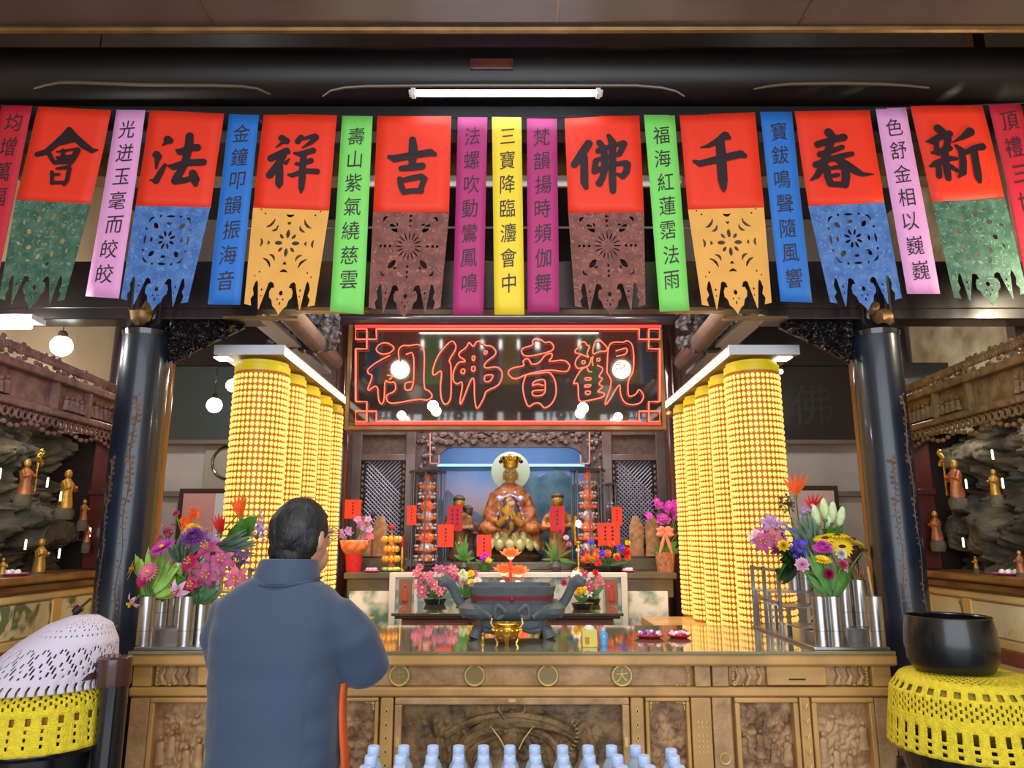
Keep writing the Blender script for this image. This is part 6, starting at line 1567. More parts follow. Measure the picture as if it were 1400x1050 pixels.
for i, (x, y, ax, lab) in enumerate(((1128,736,(-.2,-.3,.9),'sunflower nearest the lily buds, turned upward'),(1144,732,(0,-.2,1),'sunflower at the top of the arc, seen edge-on'),(1151,747,(.05,-1,.15),'sunflower facing forward with a dark brown centre'),(1165,737,(.4,-.3,.9),'sunflower bending outward behind the forward-facing one'),(1181,752,(.8,-.3,.5),'sunflower at the outer end of the arc by the column'))):
    Fl('sun', x, y, 3.70, 5 if i % 2 else 4, Rv, .052, 'yellow', lab, ax, 'brown')
Fl('mum',1125,750,3.58,1,Rv,.055,'magenta','magenta chrysanthemum beside the sunflowers',(-.1,-.4,.8),'magenta')
Fl('daisy',1124,766,3.5,1,Rv,.042,'yellow','yellow gerbera below the magenta chrysanthemum',(0,-.4,.9))
Fl('rose',1097,773,3.52,0,Rv,.035,'palepink','pale pink carnation on the tower side of the green stems',(-.3,-.8,.3))
Fl('rose',1150,773,3.54,1,Rv,.030,'pink','pink carnation under the forward-facing sunflower',(.3,-.8,.3))
Fl('rose',1132,785,3.48,1,Rv,.028,'crimson','crimson carnation low on the green stems',(0,-.9,.2))
Fl('rose',1071,747,3.62,7,Rv,.03,'yellow','small yellow carnation beside the violet statice',(-.2,-.8,.3))
Fl('rose',1148,758,3.6,3,Rv,.028,'white','white carnation under the forward-facing sunflower petals',(.2,-.8,.2))
Fl('bird',1087,668,4.1,7,Rv,.075,'orange','orange heliconia tip above the bowl-side bouquet')
Fl('bird',1110,690,4.0,6,Rv,.05,'red','thin red heliconia before the pale pink poster')
foliage('green spear leaves spreading from the front vase by the singing bowl', Rv[1]-Vector((0,0,.02)), [P(x, y, 3.5+.008*i) for i, (x, y) in enumerate(((1108,755),(1112,765),(1118,778),(1105,785),(1128,760),(1142,770),(1158,778),(1160,788),(1154,795),(1110,795),(1125,790),(1138,788),(1148,782),(1100,775)))], .028, leafgreen)
foliage('dark broad leaves under the violet statice', Rv[7]-Vector((0,0,.02)), [P(x, y, 3.66) for x, y in ((1070,765),(1078,776),(1085,780),(1066,755),(1090,770),(1064,792),(1095,760))], .06, leafdark)
foliage('silvery grey leaves in the middle of the bowl-side bouquet', Rv[6]-Vector((0,0,.02)), [P(x, y, 3.75) for x, y in ((1085,705),(1095,700),(1108,703),(1100,718),(1112,715),(1090,722),(1118,724),(1080,715),(1105,735),(1115,738),(1084,735))], .032, leafgrey)
foliage('mid green leaves under the lily buds', Rv[6]-Vector((0,0,.015)), [P(x, y, 3.8) for x, y in ((1120,722),(1130,727),(1140,722),(1110,728),(1147,718))], .04, leafgreen)
foliage('yellow-green leaf curling down before the golden tower', Rv[8]-Vector((0,0,.015)), [P(1063,795,3.8), P(1072,790,3.8)], .04, leaflight)
t = thing('dark_vase', 'dark round vase top behind the sunflowers near the brown post', 'vase', P(1166, 732, 4.32))
p = P(1166, 730, 4.32)
b = Vector((p.x, 4.33, TZ)); MB().lathe([(0.05,0),(0.05,0.26),(0.02,0.30),(0.02,0.36),(0.045,0.40),(0.05,0.43),(0.03,0.45)], 20, b).build('body', darkbrown, t)
t = thing('incense_bundle', 'bundle of brown incense sticks leaning behind the outer vases', 'incense', Rv[3])
m = MB()
for k in range(5): m.tube([Rv[3]-Vector((0,0,.05)), P(1165+6*k, 768+3*k, 3.8)], 0.004, 5)
m.build('sticks', brownpost, t)
MB().tube([Rv[2]-Vector((0,0,.08)), P(1186, 775, 3.55)], 0.005, 6).build('long_stick', tablewood, t)
p = P(1091, 868, 4.0)
t = thing('steel_jar', 'small steel jar with dark band inside the rack by the golden tower', 'jar', (p.x, 4.0, TZ))
b = Vector((1.40+0.09, 3.72, TZ+0.014))
t.location = b; ORG[t.name] = b
t.location = b
MB().lathe([(0.028,0.061),(0.03,0.066),(0.03,0.10),(0.022,0.112),(0,0.114)], 18, b).build('body', steel, t); MB().lathe([(0.0305,0.075),(0.0305,0.088)], 18, b, cap=False).build('band', inkmat, t)

# ================================================================ SIDE ALTARS
def side_altar(s):
    nm = 'lace drum' if s < 0 else 'singing bowl'
    wood = carvedbrown if s < 0 else carvedolive
    X = s*2.52; Xo = s*3.5
    y0, y1 = 2.4, 4.72
    bx = lambda m, a, b, ya, yb, za, zb: m.box(min(a,b), max(a,b), ya, yb, za, zb)
    t = thing('side_altar', f'side altar cabinet with painted front panels beyond the {nm}', 'altar', (s*3.0, 3.5, 0))
    bx(MB(), X+s*0.06, Xo, y0, y1, 0, 1.30).build('cabinet', M('altar_tan%d' % s, S(204,166,98), 0.45, var=0.12), t)
    m = MB(); bx(m, X-s*0.02, Xo, y0, y1+0.02, 1.305, 1.35); m.build('counter', brownpost, t, bevel=0.01)
    m = MB(); bx(m, X+s*0.02, Xo, y0, y1, 1.255, 1.305); m.build('counter_moulding', M('altar_brown%d' % s, S(120,74,44), 0.35, var=0.15, coat=0.3), t, bevel=0.012)
    m = MB(); bx(m, X+s*0.035, Xo, y0, y1, 1.205, 1.25); m.build('upper_rail', M('altar_rail%d' % s, S(222,188,124), 0.4), t, bevel=0.012)
    m = MB(); bx(m, X+s*0.05, Xo, y0, y1, 0.97, 1.02); bx(m, X+s*0.05, Xo, y0, y1, 0.86, 0.90); m.build('lower_rail', M('altar_rail2%d' % s, S(216,182,120), 0.4), t, bevel=0.008)
    m = MB(); bx(m, X+s*0.045, X+s*0.07, y0, y1, 0.90, 0.965); m.build('red_stripe', M('red_stripe%d' % s, S(140,72,56), 0.45), t)
    pt = M('painted_panel%d' % s, S(222,198,140), 0.6, col2=S(240,226,186), scale=2.5)
    n2 = pt.node_tree; bb = n2.nodes['Principled BSDF']; src = bb.inputs['Base Color'].links[0].from_socket
    nz2 = n2.nodes.new('ShaderNodeTexNoise'); nz2.inputs['Scale'].default_value = 5.5; nz2.inputs['Detail'].default_value = 5; nz2.inputs['Distortion'].default_value = 1.2
    tc2 = n2.nodes.new('ShaderNodeTexCoord'); n2.links.new(tc2.outputs['Object'], nz2.inputs['Vector'])
    r2 = n2.nodes.new('ShaderNodeValToRGB'); r2.color_ramp.elements[0].position = 0.56; r2.color_ramp.elements[1].position = 0.63
    mx = n2.nodes.new('ShaderNodeMixRGB'); mx.inputs['Color2'].default_value = (*S(112,122,84), 1)
    n2.links.new(nz2.outputs['Fac'], r2.inputs['Fac']); n2.links.new(r2.outputs['Color'], mx.inputs['Fac']); n2.links.new(src, mx.inputs['Color1']); n2.links.new(mx.outputs['Color'], bb.inputs['Base Color'])
    for ya, yb in ((y0+0.05, 3.32), (3.40, 4.25), (4.33, y1-0.05)):
        m = MB(); bx(m, X+s*0.048, X+s*0.065, ya, yb, 1.03, 1.20); m.build('painted_panel', pt, t)
    for ya in (3.36, 4.29, y1-0.03):
        m = MB(); bx(m, X+s*0.04, X+s*0.07, ya-0.04, ya+0.04, 0.3, 1.21); m.build('stile', M('stile%d%d' % (s, int(ya*10)), S(214,174,98), 0.4), t, bevel=0.006)
    # carved canopy above the grotto
    t = thing('carved_canopy', f'carved wooden canopy over the rock grotto on the {nm} side', 'canopy', (s*2.7, 3.5, 2.14))
    m = MB(); bx(m, X, X+s*0.14, y0, y1, 2.20, 2.24); bx(m, X-s*0.02, X+s*0.16, y0, y1, 2.385, 2.43); m.build('mouldings', wood, t, bevel=0.008)
    m = MB(); bx(m, X+s*0.03, X+s*0.12, y0, y1, 2.23, 2.40); m.build('frieze_board', wood, t)
    y = y0+0.1
    rnd = random.Random(11)
    while y < y1-0.1:
        if int(y*2.2) % 4:
            h = rnd.uniform(0.08, 0.11); m = MB()
            m.lathe([(0.024,0),(0.015,h*0.5),(0.019,h*0.7),(0.006,h*0.8)], 8, (X+s*0.02, y, 2.25)); m.ball((X+s*0.02, y, 2.25+h*0.9), 0.012, 6, 5); m.build('frieze_figure', wood, t)
        y += 0.05
    for y in (2.75, 3.35, 3.98, 4.3):
        m = MB(); bx(m, X-s*0.005, X+s*0.03, y-0.012, y+0.012, 2.235, 2.39); m.build('divider', wood, t)
    m = MB(); y = y0+0.03
    while y < y1-0.02:
        m.tube([(X+s*0.03, y+0.022*math.cos(a*PI/5), 2.172+0.024*math.sin(a*PI/5)) for a in range(10)], 0.008, 5, closed=True)
        m.ball((X+s*0.03, y+0.034, 2.185), 0.012, 6, 5); m.ball((X+s*0.03, y, 2.12+0.015*math.sin(y*20)), (0.012,0.02,0.014), 6, 5)
        y += 0.052
    m.build('openwork_fringe', wood, t)
    m = MB(); y = y0; rnd = random.Random(4)
    while y < y1:
        hh = 0.06 + 0.07*max(0, 1-abs(y-3.1)/1.7)
        for q in range(3): m.ball((X+s*0.04+rnd.uniform(-.015,.015), y+rnd.uniform(-.02,.02), 2.43+rnd.uniform(0.0, hh)), (0.011,0.018,0.014), 6, 5)
        m.tube([(X+s*0.03, y+0.022*math.cos(a), 2.44+hh*0.6+0.02*math.sin(a)) for a in (0,1,2,3,4,5)], 0.008, 5)
        y += 0.027
    m.build('carved_crest', wood, t)
    m = MB(); bx(m, X+s*0.14, Xo, y0, y1, 2.36, 2.40); m.build('roof_board', darkwood, t)
    # end post
    t = thing('altar_post', f'red-brown post closing the end of the grotto on the {nm} side', 'post', (X+s*0.06, y1-0.04, 1.35))
    MB().box(X+s*0.06-0.06, X+s*0.06+0.06, y1-0.11, y1+0.01, 1.35, 2.14).build('shaft', maroon, t, bevel=0.01)
    MB().box(X+s*0.06-0.07, X+s*0.06+0.07, y1-0.12, y1+0.02, 1.80, 1.84).build('band', maroon, t, bevel=0.006)
    MB().tube([(X-s*0.006, y1-0.10, 1.86), (X-s*0.006, y1-0.10, 2.06)], 0.006, 6).build('glint_strip', goldtrim, t)
    # grotto of rock
    def fn(u, v):
        y = y0 + (y1-0.06-y0)*u; z = 1.35 + 0.96*v
        q = Vector((y*2.1, z*2.6, s*7.0))
        d = noise.turbulence(q, 5, False) + 0.45*noise.turbulence(q*3.3, 4, False) + 0.5*abs(noise.noise(q*5.1)) + 0.25*abs(noise.noise(q*11.0)) - 0.2
        shelf = 0.16*max(0, math.sin(z*13.0 + 1.5*noise.noise(Vector((y*1.3, s, 0)))))
        cave = 0.30*max(0, noise.noise(Vector((y*2.4+3, z*3.1, s*2.0))) - 0.12)*2
        depth = 0.42 - 0.24*d - shelf*0.6 + cave*0.55 - 0.16*(1-v)
        return (X + s*max(0.18, depth), y, z)
    t = thing('rock_grotto', f'dark rock grotto with ledges and hollows on the {nm} side', 'grotto', (s*2.9, 3.5, 1.35))
    MB().grid(fn, 220, 110).build('rock', rockmat, t, smooth=70)
    MB().box(min(X+s*0.8, Xo), max(X+s*0.8, Xo), y0, y1, 1.35, 2.34).build('back_board', darkwood, t)
    m = MB(); bx(m, X+s*0.1, Xo, y1-0.03, y1-0.01, 1.35, 2.2); m.build('end_board', darkwood, t)
    # figures and little lights
    def fx(px_, py_):
        q = PXp(px_, py_, X + s*0.06); return q
    figs = [((32,626,677),'copper figure with a gold flower staff on the upper rock ledge'),((88,640,696),'gilt-shouldered figure with a gold head on the rock ledge by the post'),((113,682,712),'small gold-headed figure crouching beside the post'),((52,735,783),'slender gilt figure standing low in the grotto'),((118,718,742),'small copper figure low beside the post'),((2,762,787),'gilt figure at the front corner of the grotto floor'),((53,750,786),'')] if s < 0 else \
           [((1310,627,682),'copper figure with a gold head on the upper rock ledge by the bright bulb'),((1362,640,678),'bright gilt figure seated on the rock ledge'),((1282,697,740),'dim copper figure crouching beside the post'),((1335,760,778),'small pale figure near the dark hollow'),((1397,752,784),'pale figure at the front corner of the grotto floor')]
    for i, ((px_, yt, yb), lab) in enumerate(figs):
        if not lab: continue
        bt = fx(px_, yb); tp = fx(px_, yt); H = tp.z - bt.z
        rob = copperstat if i % 2 == 0 else goldstat
        t = thing('grotto_figure', lab, 'figure', bt)
        m = MB(); m.lathe([(0.17*H,0),(0.19*H,0.1*H),(0.13*H,0.4*H),(0.17*H,0.62*H),(0.06*H,0.76*H)], 12, bt, sy=0.8)
        for q in (-1, 1): m.tube([bt+Vector((0,q*0.15*H,0.66*H)), bt+Vector((-s*0.1*H,q*0.22*H,0.48*H)), bt+Vector((-s*0.18*H,q*0.1*H,0.55*H))], [0.05*H,0.05*H,0.03*H], 8)
        displace(m, 0.03*H, 20, i).build('robe', rob, t)
        MB().ball(bt+Vector((0,0,0.87*H)), (0.09*H,0.09*H,0.11*H), 10, 8).build('head', goldstat, t)
        if i == 0:
            m = MB(); a = bt+Vector((-s*0.1*H, 0.28*H, 0.1*H)); m.tube([a, a+Vector((0,0,0.95*H))], 0.006, 6)
            for q in range(8): m.ball(a+Vector((-s*0.01, 0.07*H*math.cos(q), (0.8+0.05*q)*H)), 0.014, 6, 5)
            m.build('flower_staff', brass, t)
        m = MB().lathe([(0.2*H,-0.06),(0.24*H,-0.02),(0.2*H,0.004)], 10, bt); m.build('rock_ledge', rockmat, t)
    lights = [((65,660),'upper candle-shaped light beside the copper figure'),((83,679),'candle-shaped light before the gilt-shouldered figure'),((35,745),'low candle-shaped light toward the front of the grotto'),((81,757),'low candle-shaped light below the dark hollow'),((123,728),'candle-shaped light next to the post'),((0,648),'candle-shaped light at the outermost end of the ledge')] if s < 0 else \
             [((1321,662),'candle-shaped light beside the copper figure'),((1371,661),'candle-shaped light beside the bright gilt figure'),((1317,742),'low candle-shaped light in the dark hollow'),((1357,622),'small light above the bright gilt figure')]
    for (px_, py_), lab in lights:
        q = fx(px_, py_); t = thing('candle_light', lab + (' on the drum side' if s < 0 else ' on the bowl side'), 'candle', q-Vector((0,0,0.03)))
        MB().lathe([(0.0055,-0.025),(0.0055,0.025),(0.002,0.03)], 8, q).build('glow', candleglow, t)
        MB().tube([q-Vector((0,0,0.025)), q-Vector((0,0,0.04)), q+Vector((s*0.10,0,-0.05))], 0.004, 6).build('holder', darkbrown, t)
    q = fx(14 if s < 0 else 1380, 786 if s < 0 else 783)
    t = thing('offering_dish', f'pale dish of offerings on the counter edge of the {nm} side altar', 'dish', (q.x, q.y, 1.35))
    MB().lathe([(0.05,0),(0.08,0.012),(0.075,0.015),(0.045,0.006)], 20, (q.x, q.y, 1.35)).build('dish', FL['pink'], t)
    m = MB()
    for k in range(6): m.ball((q.x+0.035*math.cos(k), q.y+0.035*math.sin(k), 1.367), 0.016, 7, 5)
    m.build('sweets', FL['white'], t)
    # framing above
    t = thing('corner_post', f'dark purple post rising above the canopy on the {nm} side', 'post', (s*2.75, 5.0, 0))
    MB().tube([(s*2.72, 4.98, 0), (s*2.72, 4.98, 3.0)], 0.075, 16).build('shaft', M('purple_post%d' % s, S(66,44,56), 0.3, coat=0.4), t)
side_altar(-1); side_altar(1)
# the sloping ceiling boards seen over the drum-side canopy
p = P(1393, 470, 4.5)
t = thing('edge_post', 'plain brown post rising behind the carved canopy on the singing-bowl side', 'post', (p.x, 4.5, 0))
MB().box(p.x-0.04, p.x+0.04, 4.46, 4.54, 2.41, 5.0).build('shaft', M('brown_edge_post', S(96,72,56), 0.5), t)
t = thing('wall_shelf', 'small dark bracket shelf against the mottled wall behind the column', 'shelf', (2.75, 5.1, 2.4))
MB().box(2.62, 3.05, 4.85, 5.1, 2.53, 2.60).build('board', darkwood, t); MB().box(2.66, 3.0, 4.9, 5.06, 2.60, 2.72).build('box', M('shelf_box', S(58,54,44), 0.6), t)

# ================================================================ LACE DRUM AND SINGING BOWL
def stand(c, r, z, label, y_off=0):
    t = thing('drum_stand', label, 'stand', (c[0], c[1], 0))
    MB().lathe([(r*1.02,z-0.05),(r*1.08,z-0.035),(r*1.08,z-0.01),(r,z)], 40, (c[0],c[1],0)).build('ring_top', blackgloss, t)
    MB().lathe([(r*0.96,z-0.14),(r*1.0,z-0.05)], 40, (c[0],c[1],0)).build('apron', blackgloss, t)
    for k in range(5):
        a = 2*PI*k/5+0.3; MB().tube([(c[0]+r*0.9*math.cos(a), c[1]+r*0.9*math.sin(a), z-0.12), (c[0]+r*1.05*math.cos(a), c[1]+r*1.05*math.sin(a), z*0.55), (c[0]+r*0.85*math.cos(a), c[1]+r*0.85*math.sin(a), 0.12), (c[0]+r*1.0*math.cos(a), c[1]+r*1.0*math.sin(a), 0.0)], [0.035,0.03,0.026,0.034], 10).build('leg', blackgloss, t)
    MB().tube([(c[0]+r*0.88*math.cos(k*PI/12), c[1]+r*0.88*math.sin(k*PI/12), 0.18) for k in range(24)], 0.016, 8, closed=True).build('stretcher_ring', blackgloss, t)
def crochet(mb, prof, c, n, holes, wob=0.0, tilt=None):
    """a round cloth as a lathe grid with open stitches"""
    rows = len(prof)-1
    def fn(u, v):
        j = min(int(v*rows), rows-1) if v < 1 else rows-1; f = v*rows - j
        r = prof[j][0] + (prof[j+1][0]-prof[j][0])*f; z = prof[j][1] + (prof[j+1][1]-prof[j][1])*f
        a = 2*PI*u; r2 = r*(1 + wob*math.sin(a*n/6.0)*max(0, v-0.35))
        p = Vector((r2*math.cos(a), r2*math.sin(a), z))
        if tilt: p = tilt(p, v)
        return p + Vector(c)
    return mb.grid(fn, n, rows, holes)
def resample(prof, n):
    pts = [Vector((r, z)) for r, z in prof]; L = [0]
    for a, b in zip(pts, pts[1:]): L.append(L[-1]+(b-a).length)
    out = []
    for i in range(n+1):
        s = L[-1]*i/n; j = max(k for k in range(len(L)) if L[k] <= s+1e-9); j = min(j, len(pts)-2)
        f = (s-L[j])/max(1e-9, L[j+1]-L[j]); q = pts[j].lerp(pts[j+1], f); out.append((q.x, q.y))
    return out
DC = (-1.84, 3.08)
stand(DC, 0.235, 0.80, 'black lacquered stand under the lace-covered drum')
t = thing('drum_cushion', 'round cushion beneath the lace-covered drum', 'cushion', (DC[0], DC[1], 0.80))
MB().lathe([(0.20,0.80),(0.235,0.84),(0.235,0.93),(0.20,0.97),(0.0,0.975)], 36, (DC[0],DC[1],0)).build('pad', M('mustard_pad', S(150,120,30), 0.8), t)
pr = resample([(0.10,0.985),(0.21,0.982),(0.245,0.95),(0.252,0.86),(0.262,0.772)], 26)
def hol(i, j):
    if j in (7, 8, 9): return (i % 4 == 0)
    if 10 <= j <= 13: return (i + 2*(j % 2)) % 4 == 0 and j % 2 == 0 or (i+2) % 4 == 0 and j % 2 == 1
    if j in (16, 17): return i % 6 in (0, 1)
    if j >= 19 and j < 25: return i % 6 == 0 and j % 2 == 1
    return False
t = tag(crochet(MB(), pr, (DC[0],DC[1],0), 180, hol, 0.012).build('crochet_cloth', yellowcrochet, solid=0.004), 'yellow crochet cloth skirting the lace-covered drum', 'cloth')
t = thing('wooden_fish_drum', 'rounded wooden fish drum hidden under white lace', 'drum', (DC[0], DC[1], 0.98))
def tiltf(p, v): return Vector((p.x, p.y*0.97, p.z))
MB().lathe([(0.12,0.985),(0.195,1.01),(0.19,1.06),(0.16,1.12),(0.11,1.17),(0.05,1.20),(0.0,1.205)], 36, (DC[0]+0.055,DC[1],0)).build('body', darkbrown, t)
MB().lathe([(0.03,0),(0.045,0.03),(0.03,0.06)], 14, (DC[0]+0.21,DC[1]-0.05,1.03)).build('fish_mouth', darkbrown, t)
pr = resample([(0.0,1.240),(0.05,1.235),(0.115,1.205),(0.175,1.14),(0.225,1.05),(0.255,0.975)], 46)
def lh(i, j):
    if 8 <= j <= 16:
        a = (i + j) % 12; b_ = (i - j) % 12
        return (a == 0 or b_ == 0 or ((a in (5,6)) and (b_ in (5,6)))) and i % 2 == 0
    if j in (19,): return i % 4 == 0
    if 26 <= j <= 38:
        a = (i + j) % 10; b_ = (i - j) % 10
        return (a in (0,1) or b_ in (0,1) or (a in (5,) and b_ in (5,))) and i % 2 == 0
    if j >= 42: return i % 4 == 0
    return False
tag(crochet(MB(), pr, (DC[0],DC[1],0), 200, lh, 0.008, lambda p, v: Vector((p.x + 0.13*max(0, p.z-0.99)/0.24 - 0.015, p.y, p.z))).build('lace_cloth', whitelace, solid=0.003), 'white lace cloth draped over the domed drum', 'cloth')
t = thing('mallet_holder', 'glossy black cylinder with dark brown top beside the lace-covered drum', 'holder', (-1.545, 3.02, 0))
MB().lathe([(0.052,0),(0.052,0.985)], 28, (-1.545,3.02,0)).build('tube', blackgloss, t)
MB().lathe([(0.062,0.985),(0.064,1.0),(0.062,1.085),(0.05,1.09)], 28, (-1.55,3.02,0)).build('top', darkbrown, t)
m = MB()
for k in range(3): m.tube([(-1.57+0.02*k, 3.0, 0.99), (-1.575+0.02*k, 3.0, 1.10)], 0.012, 8)
m.build('mallet_heads', M('brown_mallet', S(110,74,62), 0.35, coat=0.3), t)
p = P(103, 835, 3.9)
t = thing('long_mallet', 'thin mallet with dark padded head sticking out behind the lace', 'mallet', (DC[0]+0.05, DC[1]+0.12, 1.0))
q0 = Vector((DC[0]-0.05, DC[1]+0.26, 1.0)); q1 = P(101, 838, 3.4); q2 = P(125, 818, 3.45)
MB().tube([q0, q1, q2], 0.006, 6).build('rod', darkbrown, t); MB().tube([q1, q1.lerp(q2, 0.35)], [0.016,0.02], 10).build('padded_head', inkmat, t)

BC = (1.80, 3.08)
stand(BC, 0.27, 0.80, 'black lacquered stand under the singing bowl')
t = thing('bowl_cushion', 'round cushion under the singing bowl', 'cushion', (BC[0], BC[1], 0.80))
MB().lathe([(0.22,0.80),(0.26,0.84),(0.265,0.95),(0.22,1.01),(0.0,1.018)], 36, (BC[0],BC[1],0)).build('pad', M('mustard_pad_two', S(150,130,40), 0.8), t)
pr = resample([(0.05,1.026),(0.17,1.026),(0.235,1.01),(0.275,0.955),(0.287,0.86),(0.30,0.75)], 36)
def hol2(i, j):
    if 9 <= j <= 13: return ((i + 2*(j % 2)) % 4 == 0)
    if j in (17,): return i % 6 in (0, 1, 2)
    if j in (18,): return i % 6 in (0, 1, 2)
    if 20 <= j <= 24: return ((i + 2*(j % 2)) % 4 == 0)
    if j in (28, 29): return i % 6 in (0, 1)
    if j >= 30 and j < 35: return i % 6 in (0,) and j % 2 == 0 or (i % 6 == 1 and j % 2 == 0)
    return False
tag(crochet(MB(), pr, (BC[0],BC[1],0), 216, hol2, 0.014).build('crochet_cloth', yellowcrochet, solid=0.004), 'wide yellow crochet cloth under the black singing bowl', 'cloth')
bx_, by_ = 1.745, 3.06
t = thing('singing_bowl', 'large glossy black singing bowl on the yellow crochet cloth', 'bowl', (bx_, by_, 1.03))
MB().lathe([(0.10,1.03),(0.14,1.035),(0.160,1.07),(0.167,1.13),(0.163,1.19),(0.154,1.235),(0.149,1.237),(0.146,1.232),(0.155,1.19),(0.159,1.13),(0.15,1.07),(0.10,1.045),(0.0,1.043)], 56, (bx_,by_,0)).build('body', M('black_bowl_lacquer', S(14,17,21), 0.28, coat=0.22), t)
MB().tube([(bx_+0.1515*math.cos(a*PI/28), by_+0.1515*math.sin(a*PI/28), 1.236) for a in range(56)], 0.0035, 6, closed=True).build('rim', M('bowl_rim', S(60,56,40), 0.3, metal=0.5), t)

# ================================================================ WATER BOTTLES IN THE FOREGROUND
t = thing('bottle_table', 'low table carrying the rows of bottled water', 'table', (0.03, 1.82, 0))
MB().box(-0.40, 0.56, 1.45, 2.085, 0.785, 0.81).build('table_top', whitepaint, t, bevel=0.004)
for x in (-0.37, 0.52):
    for y in (1.5, 2.05): MB().box(x-0.02, x+0.02, y-0.02, y+0.02, 0, 0.785).build('leg', steel, t)
def make_bottle(loc):
    t = thing('water_bottle', '', 'bottle', loc, group='bottled water on the front table')
    b = Vector(loc)
    MB().lathe([(0.026,0),(0.031,0.006),(0.031,0.05),(0.029,0.055),(0.031,0.06),(0.031,0.125),(0.029,0.145),(0.022,0.166),(0.014,0.180),(0.012,0.186),(0.012,0.192)], 22, b).build('body', bottleplastic, t, smooth=60)
    c = MB().lathe([(0.0150,0.186),(0.0152,0.190),(0.0150,0.207),(0.0135,0.210),(0.0,0.210)], 26, b)
    c.build('cap', capplastic, t)
    return t
proto = None
rows = [(2.04, 1016, [511,552,592,627,661,697,731,769,804,836,869,914], 'back'),
        (1.955, 1030, [507,548,590,627,661,697,732,770,806,844,880,921], 'second'),
        (1.87, 1044, [500,546,588,626,661,697,733,772,811,850,888,928], 'third'),
        (1.785, 1062, [498,542,584,624,660,697,735,775,815,855,895,936], 'front')]
for Yb, yt, xs_, nm in rows:
    for i, x in enumerate(xs_):
        zt = 0.81 + 0.21
        X = XatZ(x, Yb, zt); off = -0.03 if (i == len(xs_)-1 and nm == 'back') else 0
        loc = (X, Yb + off, 0.81)
        lab = f'pale blue-capped water bottle, {ORD[i]} counting from the worshipper in the {nm} row'
        if proto is None: proto = make_bottle(loc); proto['label'] = lab
        else: dup(proto, loc, None, lab)

# ================================================================ THE WORSHIPPER
PX0, PY0 = -0.655, 2.17
rootp = thing('person', 'man in slate-blue jacket seen from behind, hands raised in prayer', 'person', (PX0, PY0, 0), R(-6))
def bodymesh():
    m = MB()
    # legs
    for s in (-1, 1):
        m.tube([(s*0.10,0,0.92),(s*0.105,0.0,0.70),(s*0.105,0.01,0.48),(s*0.105,-0.01,0.28),(s*0.105,-0.02,0.08)], [0.085,0.078,0.055,0.052,0.04], 14)
        m.tube([(s*0.105,-0.05,0.04),(s*0.108,0.06,0.035),(s*0.112,0.15,0.03)], [0.04,0.042,0.028], 12)
    # trunk
    m.lathe([(0.10,0.84),(0.155,0.90),(0.16,0.98),(0.145,1.08),(0.155,1.2),(0.165,1.3),(0.13,1.38),(0.06,1.42)], 26, sy=0.68)
    # neck and head
    hc = HC
    m.tube([(0,0.0,1.38),(0.0,0.005,1.45),(hc[0],hc[1]-0.01,hc[2]-0.06)], [0.062,0.056,0.055], 16)
    m.ball(hc, (0.072,0.090,0.108), 24, 18)
    d = HD; sd = Vector((d.y, -d.x, 0))
    h = Vector(hc)
    m.ball(h + d*0.045 + Vector((0,0,-0.062)), (0.05,0.05,0.05), 14, 10)
    m.tube([h + d*0.088 + Vector((0,0,0.02)), h + d*0.108 + Vector((0,0,-0.02)), h + d*0.09 + Vector((0,0,-0.03))], [0.010,0.015,0.013], 8)
    for s in (-1, 1):
        m.ball(h + sd*s*0.030 + d*0.080 + Vector((0,0,0.018)), (0.018,0.018,0.010), 8, 6)
        m.ball(h + sd*s*0.075 - d*0.006 + Vector((0,0,-0.004)), (0.012,0.022,0.032), 10, 8)
    m.ball(h + d*0.090 + Vector((0,0,-0.055)), (0.022,0.012,0.007), 8, 6); m.ball(h + d*0.089 + Vector((0,0,-0.065)), (0.019,0.012,0.007), 8, 6)
    # arms and hands
    for s in (-1, 1):
        m.tube([Vector(ARM[s][0])+Vector((-s*0.03,0,-0.035)), Vector(ARM[s][1])+Vector((-s*0.012,0,-0.01))]+ARM[s][2:], [0.042,0.044,0.040,0.036,0.029,0.025], 14)
        w = Vector(ARM[s][-1])
        up = Vector((-s*0.12, 0.25, 0.95)).normalized()
        palm0, palm1 = w, w + up*0.09
        m.tube([palm0, w+up*0.045, palm1], [0.024,0.030,0.028], 10)
        for f, (off, L) in enumerate(((-0.027,0.066),(-0.009,0.076),(0.009,0.071),(0.026,0.055))):
            r0 = palm1 + Vector((0, off, -abs(off)*0.3)); k = Vector((-s*0.012,0.004,0))
            m.tube([r0, r0+up*L*0.45+k*0.3, r0+up*L*0.8+k, r0+up*L+k*1.9], [0.0095,0.009,0.0085,0.0065], 8)
        th = w + up*0.03 + Vector((0,-0.028,0)); m.tube([th, th+Vector((-s*0.006,-0.022,0.03)), th+Vector((-s*0.012,-0.024,0.058))], [0.011,0.010,0.007], 8)
    return m
HC = (0.03, 0.045, 1.548)
HD = Vector((0.36, 0.93, 0)).normalized()
ARM = {1: [(0.165,0.0,1.355),(0.205,0.02,1.27),(0.232,0.06,1.190),(0.17,0.17,1.16),(0.09,0.25,1.17),(0.03,0.30,1.18)],
       -1: [(-0.158,0.0,1.355),(-0.175,0.02,1.27),(-0.172,0.06,1.185),(-0.13,0.17,1.16),(-0.08,0.25,1.17),(-0.03,0.30,1.18)]}
remesh(bodymesh(), 0.0055, 3).build('body', skin, rootp, local=True, smooth=80)
